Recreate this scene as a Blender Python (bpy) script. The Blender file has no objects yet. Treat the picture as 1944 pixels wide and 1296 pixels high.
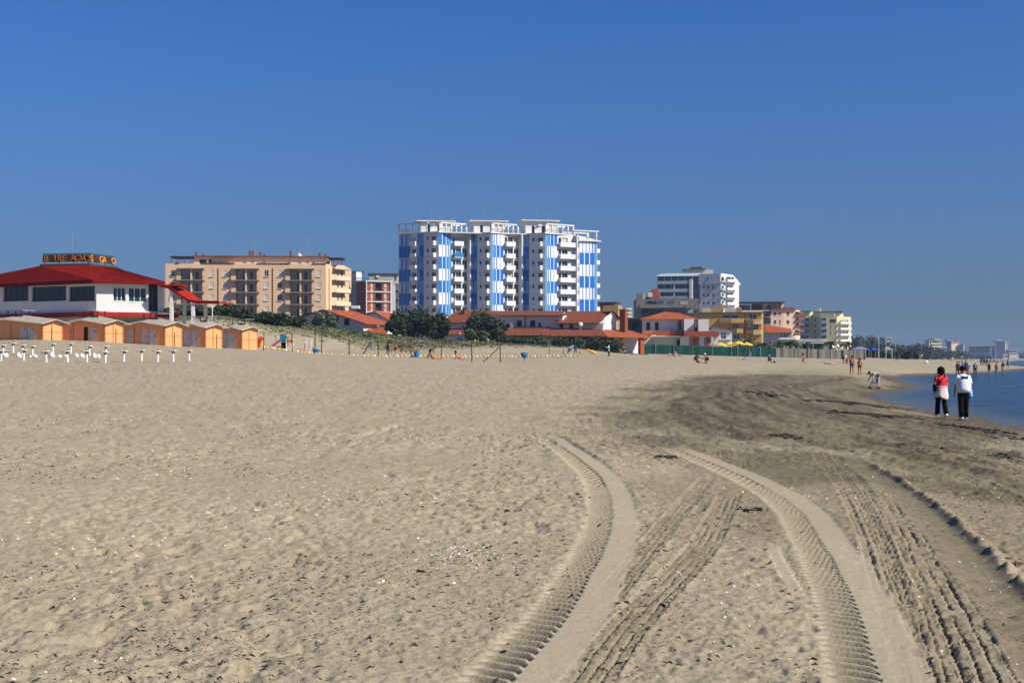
import bpy, math, random
import numpy as np
from mathutils import Vector, Matrix
random.seed(7)
rng = np.random.default_rng(11)
R = math.radians
sc = bpy.context.scene
col = sc.collection

# ------------------------------------------------------------------ camera
# photo pixels (1944 x 1296): horizon at row 680, 28 mm lens on an APS-C sensor, camera 2.05 m above the sea
F, CX, HY, ZC = 2450.0, 972.0, 680.0, 2.05
cam = bpy.data.cameras.new('camera')
cam.sensor_fit = 'HORIZONTAL'
cam.sensor_width = 22.2
cam.lens = 22.2 * F / 1944.0
cam.shift_y = 32.0 / 1944.0
cam.clip_start, cam.clip_end = 0.1, 20000
co = bpy.data.objects.new('camera', cam)
co.location = (0, 0, ZC)
co.rotation_euler = (R(90), 0, 0)
col.objects.link(co)
sc.camera = co

# ------------------------------------------------------------------ sky and sun
SUN_EL, SUN_BEHIND = 41.0, 25.0          # sun to the right and a little behind the camera
sdir = Vector((math.cos(R(SUN_EL)) * math.cos(R(SUN_BEHIND)), -math.cos(R(SUN_EL)) * math.sin(R(SUN_BEHIND)), math.sin(R(SUN_EL))))
w = bpy.data.worlds.new('World')
sc.world = w
w.use_nodes = True
nt = w.node_tree
nt.nodes.clear()
sky = nt.nodes.new('ShaderNodeTexSky')
sky.sky_type = 'NISHITA'
sky.sun_disc = False
sky.sun_elevation = R(SUN_EL)
sky.sun_rotation = math.atan2(sdir.x, sdir.y)
sky.altitude = 0
sky.air_density = 1.0
sky.dust_density = 0.3
sky.ozone_density = 3.0
tint = nt.nodes.new('ShaderNodeMix')
tint.data_type = 'RGBA'
tint.blend_type = 'MULTIPLY'
tint.inputs[0].default_value = 1.0
tint.inputs[7].default_value = (0.325, 0.66, 1.20, 1)
# the grey-blue haze layer that dulls the lower sky, the same all the way round
geo = nt.nodes.new('ShaderNodeNewGeometry')
sep = nt.nodes.new('ShaderNodeSeparateXYZ')
hz = nt.nodes.new('ShaderNodeMapRange')
hz.interpolation_type = 'SMOOTHERSTEP'
hz.inputs[1].default_value, hz.inputs[2].default_value = -0.20, 0.34
hz.inputs[3].default_value, hz.inputs[4].default_value = 0.97, 0.0
hmix = nt.nodes.new('ShaderNodeMix')
hmix.data_type = 'RGBA'
hmix.inputs[7].default_value = (1.28, 1.36, 1.78, 1)
bg = nt.nodes.new('ShaderNodeBackground')
bg.inputs[1].default_value = 0.062
out = nt.nodes.new('ShaderNodeOutputWorld')
nt.links.new(sky.outputs[0], tint.inputs[6])
nt.links.new(geo.outputs['Incoming'], sep.inputs[0])
neg = nt.nodes.new('ShaderNodeMath')
neg.operation = 'MULTIPLY'
neg.inputs[1].default_value = -1.0
nt.links.new(sep.outputs[2], neg.inputs[0])
nt.links.new(neg.outputs[0], hz.inputs[0])
nt.links.new(hz.outputs[0], hmix.inputs[0])
nt.links.new(tint.outputs[2], hmix.inputs[6])
nt.links.new(hmix.outputs[2], bg.inputs[0])
nt.links.new(bg.outputs[0], out.inputs[0])
sun = bpy.data.lights.new('sun', 'SUN')
sun.energy = 5.0
sun.angle = R(0.53)
sun.color = (1.0, 0.93, 0.82)
so = bpy.data.objects.new('sun', sun)
so.rotation_euler = sdir.to_track_quat('Z', 'Y').to_euler()
so.location = (60, -30, 80)
col.objects.link(so)
sc.view_settings.view_transform = 'Standard'
sc.view_settings.look = 'None'
sc.view_settings.exposure = 0.45
sc.view_settings.gamma = 1.0
sc.view_settings.use_curve_mapping = False
HAZE = 0.00019
sc.render.engine = 'CYCLES'
sc.cycles.max_bounces = 5
sc.cycles.diffuse_bounces = 2
sc.cycles.glossy_bounces = 2
sc.cycles.transmission_bounces = 2
sc.cycles.volume_bounces = 0
sc.cycles.transparent_max_bounces = 6
sc.cycles.use_denoising = True
try:
    sc.cycles.denoiser = 'OPENIMAGEDENOISE'
    sc.cycles.denoising_input_passes = 'RGB_ALBEDO_NORMAL'
    sc.cycles.denoising_prefilter = 'ACCURATE'
except Exception:
    pass

def XP(px, Y): return (px - CX) / F * Y
def ZP(py, Y): return ZC + (HY - py) / F * Y

# ------------------------------------------------------------------ materials
def C(h, k=0.8):
    o = []
    for i in (0, 2, 4):
        c = int(h[i:i + 2], 16) / 255.0
        o.append((c / 12.92 if c <= 0.04045 else ((c + 0.055) / 1.055) ** 2.4) * k)
    return tuple(o)
MATS = {}
def mat(name, color, rough=0.8, var=0.12, scale=1.5, spec=0.3, bump=0.0, streak=0.0, metal=0.0, color2=None):
    """plain procedural paint / plaster: the colour broken up by two scales of noise and, on walls, faint vertical streaks"""
    if name in MATS: return MATS[name]
    m = bpy.data.materials.new(name)
    m.use_nodes = True
    t = m.node_tree
    b = t.nodes['Principled BSDF']
    b.inputs['Roughness'].default_value = rough
    b.inputs['Specular IOR Level'].default_value = spec
    b.inputs['Metallic'].default_value = metal
    tc = t.nodes.new('ShaderNodeTexCoord')
    n = t.nodes.new('ShaderNodeTexNoise')
    n.inputs['Scale'].default_value = scale
    n.inputs['Detail'].default_value = 5
    n.inputs['Roughness'].default_value = 0.65
    t.links.new(tc.outputs['Object'], n.inputs['Vector'])
    fac = n.outputs['Fac']
    if streak:
        mp = t.nodes.new('ShaderNodeMapping')
        mp.inputs['Scale'].default_value = (1.6, 1.6, 0.12)
        n2 = t.nodes.new('ShaderNodeTexNoise')
        n2.inputs['Scale'].default_value = 1.0
        n2.inputs['Detail'].default_value = 4
        t.links.new(tc.outputs['Object'], mp.inputs['Vector'])
        t.links.new(mp.outputs[0], n2.inputs['Vector'])
        ad = t.nodes.new('ShaderNodeMix')
        ad.inputs[0].default_value = streak
        t.links.new(n.outputs['Fac'], ad.inputs[2])
        t.links.new(n2.outputs['Fac'], ad.inputs[3])
        fac = ad.outputs[0]
    mr = t.nodes.new('ShaderNodeMapRange')
    mr.inputs[1].default_value = 0.3
    mr.inputs[2].default_value = 0.7
    t.links.new(fac, mr.inputs[0])
    mx = t.nodes.new('ShaderNodeMix')
    mx.data_type = 'RGBA'
    c2 = color2 if color2 else tuple(min(1, c * (1 + var)) for c in color)
    mx.inputs[6].default_value = (*[c * (1 - var) for c in color], 1)
    mx.inputs[7].default_value = (*c2, 1)
    t.links.new(mr.outputs[0], mx.inputs[0])
    t.links.new(mx.outputs[2], b.inputs['Base Color'])
    if bump:
        bp = t.nodes.new('ShaderNodeBump')
        bp.inputs['Strength'].default_value = bump
        bp.inputs['Distance'].default_value = 0.05
        n3 = t.nodes.new('ShaderNodeTexNoise')
        n3.inputs['Scale'].default_value = scale * 6
        n3.inputs['Detail'].default_value = 4
        t.links.new(tc.outputs['Object'], n3.inputs['Vector'])
        t.links.new(n3.outputs['Fac'], bp.inputs['Height'])
        t.links.new(bp.outputs[0], b.inputs['Normal'])
    MATS[name] = m
    return m
def tilemat(name, c1, c2, ang=0.0):
    """pantile roofing seen from afar: courses and rolls as relief, weathered patches as colour"""
    if name in MATS: return MATS[name]
    m = mat(name, c1, 0.85, 0.18, 0.8, 0.2, color2=c2)
    t = m.node_tree
    b = t.nodes['Principled BSDF']
    tc = [n for n in t.nodes if n.type == 'TEX_COORD'][0]
    mp = t.nodes.new('ShaderNodeMapping')
    mp.inputs['Rotation'].default_value = (0, 0, -ang)
    t.links.new(tc.outputs['Object'], mp.inputs['Vector'])
    wv = t.nodes.new('ShaderNodeTexWave')
    wv.bands_direction = 'X'
    wv.inputs['Scale'].default_value = 1.3
    wv.inputs['Distortion'].default_value = 0.4
    t.links.new(mp.outputs[0], wv.inputs['Vector'])
    bp = t.nodes.new('ShaderNodeBump')
    bp.inputs['Strength'].default_value = 0.7
    bp.inputs['Distance'].default_value = 0.08
    t.links.new(wv.outputs['Fac'], bp.inputs['Height'])
    t.links.new(bp.outputs[0], b.inputs['Normal'])
    return m
def brickmat(name, c1, c2):
    if name in MATS: return MATS[name]
    m = mat(name, c1, 0.9, 0.12, 2.5, 0.2, color2=c2, bump=0.3)
    return m

M = {}
M['white'] = mat('white_plaster', C('f4f2ee', .76), .75, .09, .7, streak=.4)
M['white2'] = mat('white_paint', C('f6f6f6', .80), .5, .06, 2)
M['offwhite'] = mat('offwhite_render', C('e8e2d2', .66), .85, .08, .6, streak=.5)
M['grey'] = mat('grey_plaster', C('c4c4c6', .66), .85, .09, .6, streak=.5)
M['greyblue'] = mat('greyblue_metal_cladding', C('b9c4d0', .75), .5, .06, .5, streak=.4)
M['dgrey'] = mat('dark_grey', C('4a4a4c', .8), .7, .15, 2)
M['concrete'] = mat('concrete', C('a39d92', .7), .9, .15, .8, streak=.5, bump=.2)
M['taupe'] = mat('taupe_render', C('a2978c', .7), .9, .12, .5, streak=.6)
M['beige'] = mat('beige_render', C('e6c09c', .88), .9, .07, .5, streak=.5)
M['beige2'] = mat('pale_beige_render', C('f0ceb0', .88), .9, .07, .5, streak=.5)
M['loggia'] = mat('loggia_render', C('c2a284', .7), .9, .1, .8, streak=.4)
M['yellow'] = mat('ochre_render', C('d2aa66', .66), .9, .09, .4, streak=.6)
M['cream'] = mat('cream_render', C('f0e2b4', .8), .9, .07, .4, streak=.5)
M['brick'] = brickmat('red_brick', C('c4673f', .75), C('b0583a', .75))
M['brickd'] = brickmat('brown_brick', C('a86a48', .7), C('8c5438', .7))
M['tile'] = tilemat('terracotta_tile', C('d4713f', .72), C('a9593c', .7))
M['tile2'] = tilemat('dull_shaded_tile', C('b4603f', .68), C('86523c', .65))  # darker tile: duller roofs, and shade painted onto slopes off the sun
M['orange'] = mat('orange_planks', C('f8ac74', .90), .75, .1, 1.5, streak=.6)
M['orange2'] = mat('orange_trim', C('d08840', .8), .7, .08, 2)
M['door'] = mat('door_white', C('e6e2dc', .8), .6, .07, 2, streak=.4)
M['rooff'] = mat('grey_roof_felt', C('b3aa9b', .72), .9, .14, 1.2, bump=.3, streak=.2)
M['red'] = mat('red_sheet_metal', C('8a1c12', .62), .9, .3, .6, spec=.05, streak=.3)
M['redb'] = mat('bright_red', C('b02a1c', .7), .8, .12, .8, spec=.1)
M['glass'] = mat('window_glass', (.012, .018, .022), .12, .3, .8, spec=.6)
M['glassg'] = mat('green_glass', (.012, .05, .052), .15, .3, .8, spec=.6)
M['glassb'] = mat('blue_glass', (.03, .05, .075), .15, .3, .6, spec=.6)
M['shutter'] = mat('roller_shutter', C('dad6cc', .75), .7, .06, 3)
M['shutterd'] = mat('dark_shutter', C('2c2a2c', .7), .7, .2, 3)
M['shutterr'] = mat('oxblood_shutter', C('6e3128', .7), .7, .15, 3)
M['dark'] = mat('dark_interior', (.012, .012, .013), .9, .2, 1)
M['wood'] = mat('weathered_wood', C('6b5238', .6), .9, .25, 4, bump=.4)
M['iron'] = mat('dark_iron', C('3a3634', .7), .6, .2, 3)
M['steel'] = mat('galvanised_steel', C('b4b6b8', .7), .45, .1, 3, metal=.3)
M['plastic'] = mat('white_plastic', C('f6f5f0', .85), .45, .04, 4, spec=.4)
M['blue'] = mat('blue_cladding', C('1478dc', .74), .45, .08, .6)
M['blue2'] = mat('light_blue_cladding', C('6aaee6', .66), .45, .05, 1)
M['pblue'] = mat('blue_plastic', C('2a86c8', .75), .45, .08, 3)
M['teal'] = mat('teal_plastic', C('1590a8', .7), .5, .08, 2)
M['pink'] = mat('pink_plastic', C('d8507e', .75), .45, .08, 2)
M['pred'] = mat('red_plastic', C('d83428', .75), .45, .08, 2)
M['pyel'] = mat('yellow_plastic', C('f2c23c', .8), .45, .08, 2)
M['porange'] = mat('orange_plastic', C('ee6a34', .75), .45, .08, 2)
M['canvasy'] = mat('yellow_canvas', C('f0cf58', .8), .85, .08, 1)
M['canvasw'] = mat('white_canvas', C('f4f2ec', .82), .85, .05, 1)
M['canvasp'] = mat('mauve_canvas', C('8f8ab4', .6), .85, .08, 1)
M['canvasb'] = mat('blue_canvas', C('2a50b4', .7), .85, .08, 1)
M['netg'] = mat('green_shade_net', C('1a5e54', .6), .9, .16, .5, streak=.5)
M['netgrey'] = mat('grey_reed_screen', C('a09c8e', .65), .9, .12, .6, streak=.6)
M['awnblue'] = mat('blue_awning', C('3f72b8', .7), .8, .08, 1)
M['trunk'] = mat('bark', (.09, .065, .045), .95, .3, 5, bump=.5)
M['weed'] = mat('dry_seaweed', (.030, .024, .016), .9, .5, 8)
M['shell'] = mat('shell', C('e8e2d8', .8), .5, .12, 20)
M['signo'] = mat('orange_letter', C('f0a04a', .85), .5, .06, 3)
M['signd'] = mat('dull_letter', C('c07432', .8), .6, .2, 3)  # duller orange for the left board's letters
M['signb'] = mat('brown_signboard', C('4e3520', .7), .8, .35, 1.2)
def foliage(name, c1, c2, rough=.7):
    if name in MATS: return MATS[name]
    m = mat(name, c1, rough, .25, 1.1, .25, color2=c2)
    t = m.node_tree
    b = t.nodes['Principled BSDF']
    mx = [n for n in t.nodes if n.type == 'MIX' and n.data_type == 'RGBA'][0]
    at = t.nodes.new('ShaderNodeAttribute'); at.attribute_name = 'tone'
    mu = t.nodes.new('ShaderNodeMix'); mu.data_type = 'RGBA'; mu.blend_type = 'MULTIPLY'; mu.inputs[0].default_value = 1
    t.links.new(mx.outputs[2], mu.inputs[6]); t.links.new(at.outputs['Color'], mu.inputs[7])
    t.links.new(mu.outputs[2], b.inputs['Base Color'])
    return m
M['leafd'] = foliage('dark_evergreen_leaves', (.02, .036, .014), (.055, .075, .03))
M['leafm'] = foliage('green_leaves', (.05, .085, .03), (.09, .13, .05))
M['leafo'] = foliage('olive_leaves', (.10, .12, .065), (.17, .19, .11))
M['leafp'] = foliage('palm_leaves', (.045, .062, .03), (.09, .11, .055))
M['leaff'] = foliage('far_wood_leaves', (.03, .05, .024), (.06, .085, .04))
M['grass'] = foliage('dune_grass_leaves', (.07, .095, .03), (.165, .17, .075), .85)

# ------------------------------------------------------------------ mesh and object helpers
class MB:
    def __init__(s): s.v, s.f, s.m, s.mi = [], [], [], 0
    def poly(s, pts):
        n = len(s.v); s.v += [tuple(p) for p in pts]; s.f.append(tuple(range(n, n + len(pts)))); s.m.append(s.mi)
    def hexa(s, b, t):
        """solid from a bottom and a top ring of equal length (counter-clockwise from above)"""
        n = len(s.v); k = len(b)
        s.v += [tuple(p) for p in b] + [tuple(p) for p in t]
        s.f.append(tuple(range(n + k - 1, n - 1, -1))); s.f.append(tuple(range(n + k, n + 2 * k)))
        for i in range(k):
            j = (i + 1) % k
            s.f.append((n + i, n + j, n + k + j, n + k + i))
        s.m += [s.mi] * (k + 2)
    def box(s, x0, x1, y0, y1, z0, z1):
        s.hexa([(x0, y0, z0), (x1, y0, z0), (x1, y1, z0), (x0, y1, z0)], [(x0, y0, z1), (x1, y0, z1), (x1, y1, z1), (x0, y1, z1)])
    def slab(s, pts, th):
        s.hexa([(p[0], p[1], p[2] - th) for p in pts], pts)
    def tube(s, p, q, r0, r1=None, n=8, cap=True):
        r1 = r0 if r1 is None else r1
        p, q = Vector(p), Vector(q)
        d = (q - p).normalized()
        a = d.orthogonal().normalized(); b = d.cross(a)
        A = [p + (a * math.cos(2 * math.pi * i / n) + b * math.sin(2 * math.pi * i / n)) * r0 for i in range(n)]
        B = [q + (a * math.cos(2 * math.pi * i / n) + b * math.sin(2 * math.pi * i / n)) * r1 for i in range(n)]
        s.hexa(A, B)
    def loft(s, rings, close=True):
        """rings: lists of points of equal length"""
        n = len(s.v); k = len(rings[0])
        for r in rings: s.v += [tuple(p) for p in r]
        for a in range(len(rings) - 1):
            for i in range(k):
                j = (i + 1) % k
                s.f.append((n + a * k + i, n + a * k + j, n + (a + 1) * k + j, n + (a + 1) * k + i)); s.m.append(s.mi)
        if close:
            s.f.append(tuple(range(n + k - 1, n - 1, -1))); s.m.append(s.mi)
            e = n + (len(rings) - 1) * k
            s.f.append(tuple(range(e, e + k))); s.m.append(s.mi)
    def lathe(s, prof, c=(0, 0, 0), n=14, sx=1, sy=1):
        s.loft([[(c[0] + r * sx * math.cos(2 * math.pi * i / n), c[1] + r * sy * math.sin(2 * math.pi * i / n), c[2] + z) for i in range(n)] for r, z in prof])
    def mesh(s, name, mats, off=(0, 0, 0), smooth=False):
        me = bpy.data.meshes.new(name)
        me.from_pydata([(x - off[0], y - off[1], z - off[2]) for x, y, z in s.v], [], s.f)
        for m in (mats if isinstance(mats, (list, tuple)) else [mats]): me.materials.append(m)
        if any(s.m): me.polygons.foreach_set('material_index', s.m)
        if smooth: me.polygons.foreach_set('use_smooth', [True] * len(me.polygons))
        me.update()
        return me
ORG = {}
def put(name, me, parent=None, loc=(0, 0, 0), rz=0.0):
    o = bpy.data.objects.new(name, me)
    col.objects.link(o)
    if parent is not None: o.parent = parent
    o.location = loc
    if rz: o.rotation_euler = (0, 0, rz)
    ORG[o.name] = ORG[parent.name] if parent is not None else tuple(loc)
    return o
def part(mb, name, mats, parent, smooth=False):
    """links the mesh (built in world coordinates) under its thing or part, in the thing's own frame"""
    return put(name, mb.mesh(name, mats, ORG[parent.name], smooth), parent)
def tag(o, label, cat, group=None):
    o['label'] = label; o['category'] = cat; o['kind'] = 'thing'
    if group: o['group'] = group
    return o
def thing(name, label, cat, loc=(0, 0, 0), group=None):
    o = put(name, None, None, loc)
    o.empty_display_size = 0.2
    return tag(o, label, cat, group)
def solo(mb, name, mats, label, cat, loc, group=None, smooth=False):
    """a thing that is one mesh; mesh in world coordinates, origin at loc"""
    o = put(name, mb.mesh(name, mats, loc, smooth), None, loc)
    return tag(o, label, cat, group)
def copy_tree(o, loc, rz=None, label=None):
    c = o.copy(); col.objects.link(c); c.location = loc
    if rz is not None: c.rotation_euler = (0, 0, rz)
    if label: c['label'] = label
    for ch in list(o.children):
        k = ch.copy(); col.objects.link(k); k.parent = c
        for g in list(ch.children):
            q = g.copy(); col.objects.link(q); q.parent = k
    return c
ORD = ['first', 'second', 'third', 'fourth', 'fifth', 'sixth', 'seventh', 'eighth', 'ninth', 'tenth', 'eleventh', 'twelfth', 'thirteenth', 'fourteenth']

class Fac:
    """a facade: starts at photo column px0 at distance Y0, runs to the right at angle ang (0 = square to the camera, + = receding)"""
    def __init__(s, px0=None, Y0=None, ang=0.0, P=None):
        s.ang = R(ang)
        s.x, s.y = P if P is not None else (XP(px0, Y0), Y0)
        s.t = (math.cos(s.ang), math.sin(s.ang)); s.n = (math.sin(s.ang), -math.cos(s.ang))
    def s(s, px):
        k = (px - CX) / F
        return (k * s.y - s.x) / (s.t[0] - k * s.t[1])
    def Y(s, u): return s.y + u * s.t[1]
    def z(s, py, u=0): return ZP(py, s.Y(u))
    def p(s, u, o, z): return (s.x + u * s.t[0] + o * s.n[0], s.y + u * s.t[1] + o * s.n[1], z)
    def box(s, mb, u0, u1, o0, o1, z0, z1):
        """o0 < o1: distances outwards from the facade"""
        mb.hexa([s.p(u0, o1, z0), s.p(u1, o1, z0), s.p(u1, o0, z0), s.p(u0, o0, z0)], [s.p(u0, o1, z1), s.p(u1, o1, z1), s.p(u1, o0, z1), s.p(u0, o0, z1)])
    def pbox(s, mb, px0, px1, o0, o1, py0, py1):
        """the same by photo columns and rows (py0 = upper row)"""
        u0, u1 = s.s(px0), s.s(px1); m = (u0 + u1) / 2
        s.box(mb, u0, u1, o0, o1, s.z(py1, m), s.z(py0, m))
    def rect(s, px0, px1, py0, py1):
        u0, u1 = s.s(px0), s.s(px1); m = (u0 + u1) / 2
        return (u0, u1, s.z(py1, m), s.z(py0, m))
    def wall(s, mb, u0, u1, z0, z1, holes=(), d=0.22):
        us = sorted({u0, u1, *[min(max(h[i], u0), u1) for h in holes for i in (0, 1)]})
        zs = sorted({z0, z1, *[min(max(h[i], z0), z1) for h in holes for i in (2, 3)]})
        def inside(u, z): return any(h[0] < u < h[1] and h[2] < z < h[3] for h in holes)
        for a, b in zip(us, us[1:]):
            run = None
            for c, e in list(zip(zs, zs[1:])) + [(None, None)]:
                solid = c is not None and not inside((a + b) / 2, (c + e) / 2)
                if solid and run is None: run = [c, e]
                elif solid: run[1] = e
                elif run is not None:
                    mb.poly([s.p(a, 0, run[0]), s.p(b, 0, run[0]), s.p(b, 0, run[1]), s.p(a, 0, run[1])]); run = None
        for h in holes:
            a, b, c, e = max(h[0], u0), min(h[1], u1), max(h[2], z0), min(h[3], z1)
            if b <= a or e <= c: continue
            mb.poly([s.p(a, 0, c), s.p(a, -d, c), s.p(b, -d, c), s.p(b, 0, c)])
            mb.poly([s.p(a, 0, e), s.p(b, 0, e), s.p(b, -d, e), s.p(a, -d, e)])
            mb.poly([s.p(a, 0, c), s.p(a, 0, e), s.p(a, -d, e), s.p(a, -d, c)])
            mb.poly([s.p(b, 0, c), s.p(b, -d, c), s.p(b, -d, e), s.p(b, 0, e)])
            mb.poly([s.p(a, -d, c), s.p(b, -d, c), s.p(b, -d, e), s.p(a, -d, e)])
def chain(px0, Y0, segs):
    """walk along a building's visible faces; segs = [(px_end, angle)...]; returns facades (with .L) and the corner points"""
    fs, P = [], (XP(px0, Y0), Y0)
    pts = [P]
    for px, a in segs:
        f = Fac(ang=a, P=P); f.L = f.s(px)
        P = f.p(f.L, 0, 0)[:2]; fs.append(f); pts.append(P)
    return fs, pts
WIN = {}
def window(f, rect, parent, kind='glass', frame='white2', d=0.2, bars=1, name='window'):
    """a framed window set back in its opening: the frame is a part, the glass or shutter a sub-part"""
    u0, u1, z0, z1 = rect
    w_, h_ = max(.15, round((u1 - u0) * 20) / 20), max(.15, round((z1 - z0) * 20) / 20)
    key = (w_, h_, kind, frame, bars)
    if key not in WIN:
        a, b = MB(), MB(); t = min(.07, w_ * .12)
        hw = w_ / 2
        for x0, x1, q0, q1 in ((-hw, -hw + t, 0, h_), (hw - t, hw, 0, h_), (-hw + t, hw - t, 0, t), (-hw + t, hw - t, h_ - t, h_)): a.box(x0, x1, -.06, 0, q0, q1)
        for i in range(1, bars + 1):
            x = -hw + w_ * i / (bars + 1); a.box(x - t / 2, x + t / 2, -.058, 0, t, h_ - t)
        a.box(-hw - .06, hw + .06, -.3, -.061, -.07, .0)
        if kind.startswith('shutter'):
            b.box(-hw + t, hw - t, -.045, -.005, t, h_ - t)
            for i in range(1, int(h_ / .3)): b.box(-hw + t, hw - t, -.055, -.0455, t + i * .3, t + i * .3 + .02)
        else: b.box(-hw + t, hw - t, -.03, -.01, t, h_ - t)
        WIN[key] = (a.mesh('window_frame', M[frame]), b.mesh('pane', M[kind]))
    A, B = WIN[key]
    g = ORG[parent.name]
    q = f.p((u0 + u1) / 2, -d + .01, z0)
    o = put(name, A, parent, (q[0] - g[0], q[1] - g[1], q[2] - g[2]), f.ang)
    put('shutter' if kind.startswith('shutter') else 'pane', B, o)
    return o
def railing(mb, f, u0, u1, o, z, h=1.0, step=.35, r=.015):
    mb.tube(f.p(u0, o, z + h), f.p(u1, o, z + h), r * 1.6, n=4); mb.tube(f.p(u0, o, z + .08), f.p(u1, o, z + .08), r, n=4)
    k = max(1, int((u1 - u0) / step))
    for i in range(k + 1):
        u = u0 + (u1 - u0) * i / k; mb.tube(f.p(u, o, z), f.p(u, o, z + h), r, n=4)
def shell(parent, fs, pts, z0, z1, depth, mats, holes=None, name='wall', back=None, hd=.22):
    """outer walls of a building: the visible faces with their openings, the hidden back and a flat top"""
    mb = MB(); holes = holes or {}
    for i, f in enumerate(fs): f.wall(mb, 0, f.L, z0, z1, holes.get(i, ()), hd)
    bk = back if back else [(p[0] + p[0] / p[1] * depth * .0 + 0, p[1] + depth) for p in (pts[-1], pts[0])]
    ring = list(pts) + bk
    n = len(pts)
    for i in range(n - 1, len(ring)):
        a, b = ring[i], ring[(i + 1) % len(ring)]
        mb.poly([(a[0], a[1], z0), (b[0], b[1], z0), (b[0], b[1], z1), (a[0], a[1], z1)])
    mb.poly([(p[0], p[1], z1) for p in ring])
    return part(mb, name, mats, parent)

# ------------------------------------------------------------------ terrain: height from the shore line plus levels read off the photograph
SH = np.array([(-60, 15.5), (0, 15.5), (20, 15.4), (39, 15.6), (45, 16.0), (50, 16.6), (58, 17.8), (66, 19.0), (72, 20.2), (77, 22.4), (85, 26), (96, 30.3), (110, 33.5), (139, 41), (162, 53),
               (179, 65), (215, 84), (251, 99.7), (280, 116), (300, 124), (330, 130), (418, 159), (600, 232), (837, 322), (1200, 470), (1600, 690), (2200, 1150), (3000, 1900), (9000, 7000)], float)
def shore(y): return np.interp(y, SH[:, 0], SH[:, 1])
def zbase(x, y):
    d = shore(y) - x
    dp = np.maximum(d, 0)
    return np.where(d > 0, 3.0 * (1 - np.exp(-(dp / 55.0) ** 1.25)), np.maximum(0.05 * d, -2.5))
CTL = [(45, 685, 80), (200, 685.5, 80), (359, 686.5, 80), (25, 676, 88), (200, 676, 88), (330, 675, 95),
       (0, 648, 97), (75, 646, 97), (150, 649, 98), (230, 652, 101), (300, 655.5, 107), (345, 658, 111), (420, 661, 121), (490, 664, 130), (-200, 648, 100),
       (0, 650, 112), (150, 651, 112), (300, 656, 118),
       (500, 666.5, 140), (610, 671, 140), (720, 677, 140), (838, 681, 140), (896, 686.5, 128), (950, 688, 128), (820, 683, 116), (865, 686, 116), (1155, 676.5, 175), (1330, 688.5, 135),
       (1425, 684, 225), (1463, 688.5, 170), (1525, 690, 160), (1570, 691, 165), (1617, 710, 122), (1600, 690, 180), (1190, 670.5, 245), (1300, 673, 245), (1440, 677, 245), (1550, 680, 245),
       (1640, 682.5, 245), (1702, 683, 245), (1668, 731, 82), (1790, 790, 43), (1828, 795, 42), (1830, 686, 350), (1000, 684.5, 150), (740, 667, 190), (560, 666, 158), (1090, 673, 185), (1280, 680, 200),
       (560, 625, 186), (500, 613, 188), (650, 633, 195), (720, 641, 200), (800, 648, 205), (900, 652, 206), (1000, 655, 212), (1080, 660, 216), (440, 605, 178), (350, 604, 175),
       (600, 665, 168), (700, 667, 172), (800, 668, 182), (900, 668, 188), (1000, 669, 198), (620, 640, 240), (750, 645, 240), (900, 655, 235), (1050, 660, 232), (1130, 668, 230),
       (972, 1296, 6.4), (300, 1296, 6.6), (1700, 1296, 6.4), (972, 1000, 12.3), (972, 790, 34), (100, 800, 29), (1600, 850, 23), (1500, 760, 48), (1100, 720, 72), (600, 720, 64), (100, 720, 58)]
CP = [(XP(a, Y), Y, ZP(b, Y)) for a, b, Y in CTL]
CP += [(-60, 330, 3.5), (0, 330, 3.2), (-120, 330, 4), (60, 330, 2.8), (100, 400, 2.5), (30, 450, 2.6), (-80, 500, 3), (150, 700, 2.2), (0, 800, 2.5), (250, 1200, 2.0), (-200, 1200, 3), (0, 3000, 2.5), (800, 3000, 2), (-60, 150, 3.4), (-55, 60, 2.3),
       (-25, 20, 1.2), (-12, 2, .7), (15, 5, .05), (12.5, 20, .12), (13.5, 30, .1), (90, 245, .35), (55, 170, .1), (110, 300, .5)]
CP = np.array(CP)
def tps_uv(x, y): return np.stack([4 * x / (y + 30), 2 * np.log(y + 30)], -1)
_uv = tps_uv(CP[:, 0], CP[:, 1])
_rs = CP[:, 2] - zbase(CP[:, 0], CP[:, 1])
def _k(r2): return np.where(r2 > 0, r2 * np.log(np.maximum(r2, 1e-12)), 0)
_n = len(CP)
_A = np.zeros((_n + 3, _n + 3))
_A[:_n, :_n] = _k(((_uv[:, None] - _uv[None]) ** 2).sum(-1)) + np.eye(_n) * 0.01
_A[:_n, _n:] = np.c_[np.ones(_n), _uv]; _A[_n:, :_n] = _A[:_n, _n:].T
_W = np.linalg.solve(_A, np.r_[_rs, 0, 0, 0])
def zres(x, y):
    uv = tps_uv(x, y); o = _W[_n] + uv[..., 0] * _W[_n + 1] + uv[..., 1] * _W[_n + 2]
    for i in range(_n): o = o + _W[i] * _k((uv[..., 0] - _uv[i, 0]) ** 2 + (uv[..., 1] - _uv[i, 1]) ** 2)
    return o
def terrain(x, y):
    x = np.asarray(x, float); y = np.asarray(y, float)
    d = shore(y) - x
    m = np.clip(d / (3.0 + y * .02), 0, 1); m = m * m * (3 - 2 * m)
    fade = np.clip((3500 - y) / 1500, 0, 1)
    return zbase(x, y) + np.clip(zres(x, y), -3, 6) * m * fade
def zt(x, y): return float(terrain(np.array([x]), np.array([y]))[0])
def ground(px, Y):
    X = XP(px, Y); return (X, Y, zt(X, Y))
def unproject(px, py):
    """ground point under a photo pixel (nearest hit)"""
    Y = np.geomspace(4, 400, 1500); X = XP(px, Y); z = terrain(X, Y)
    row = HY - (z - ZC) * F / Y
    i = np.argmax(row <= py)
    return float(X[i]), float(Y[i])

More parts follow.
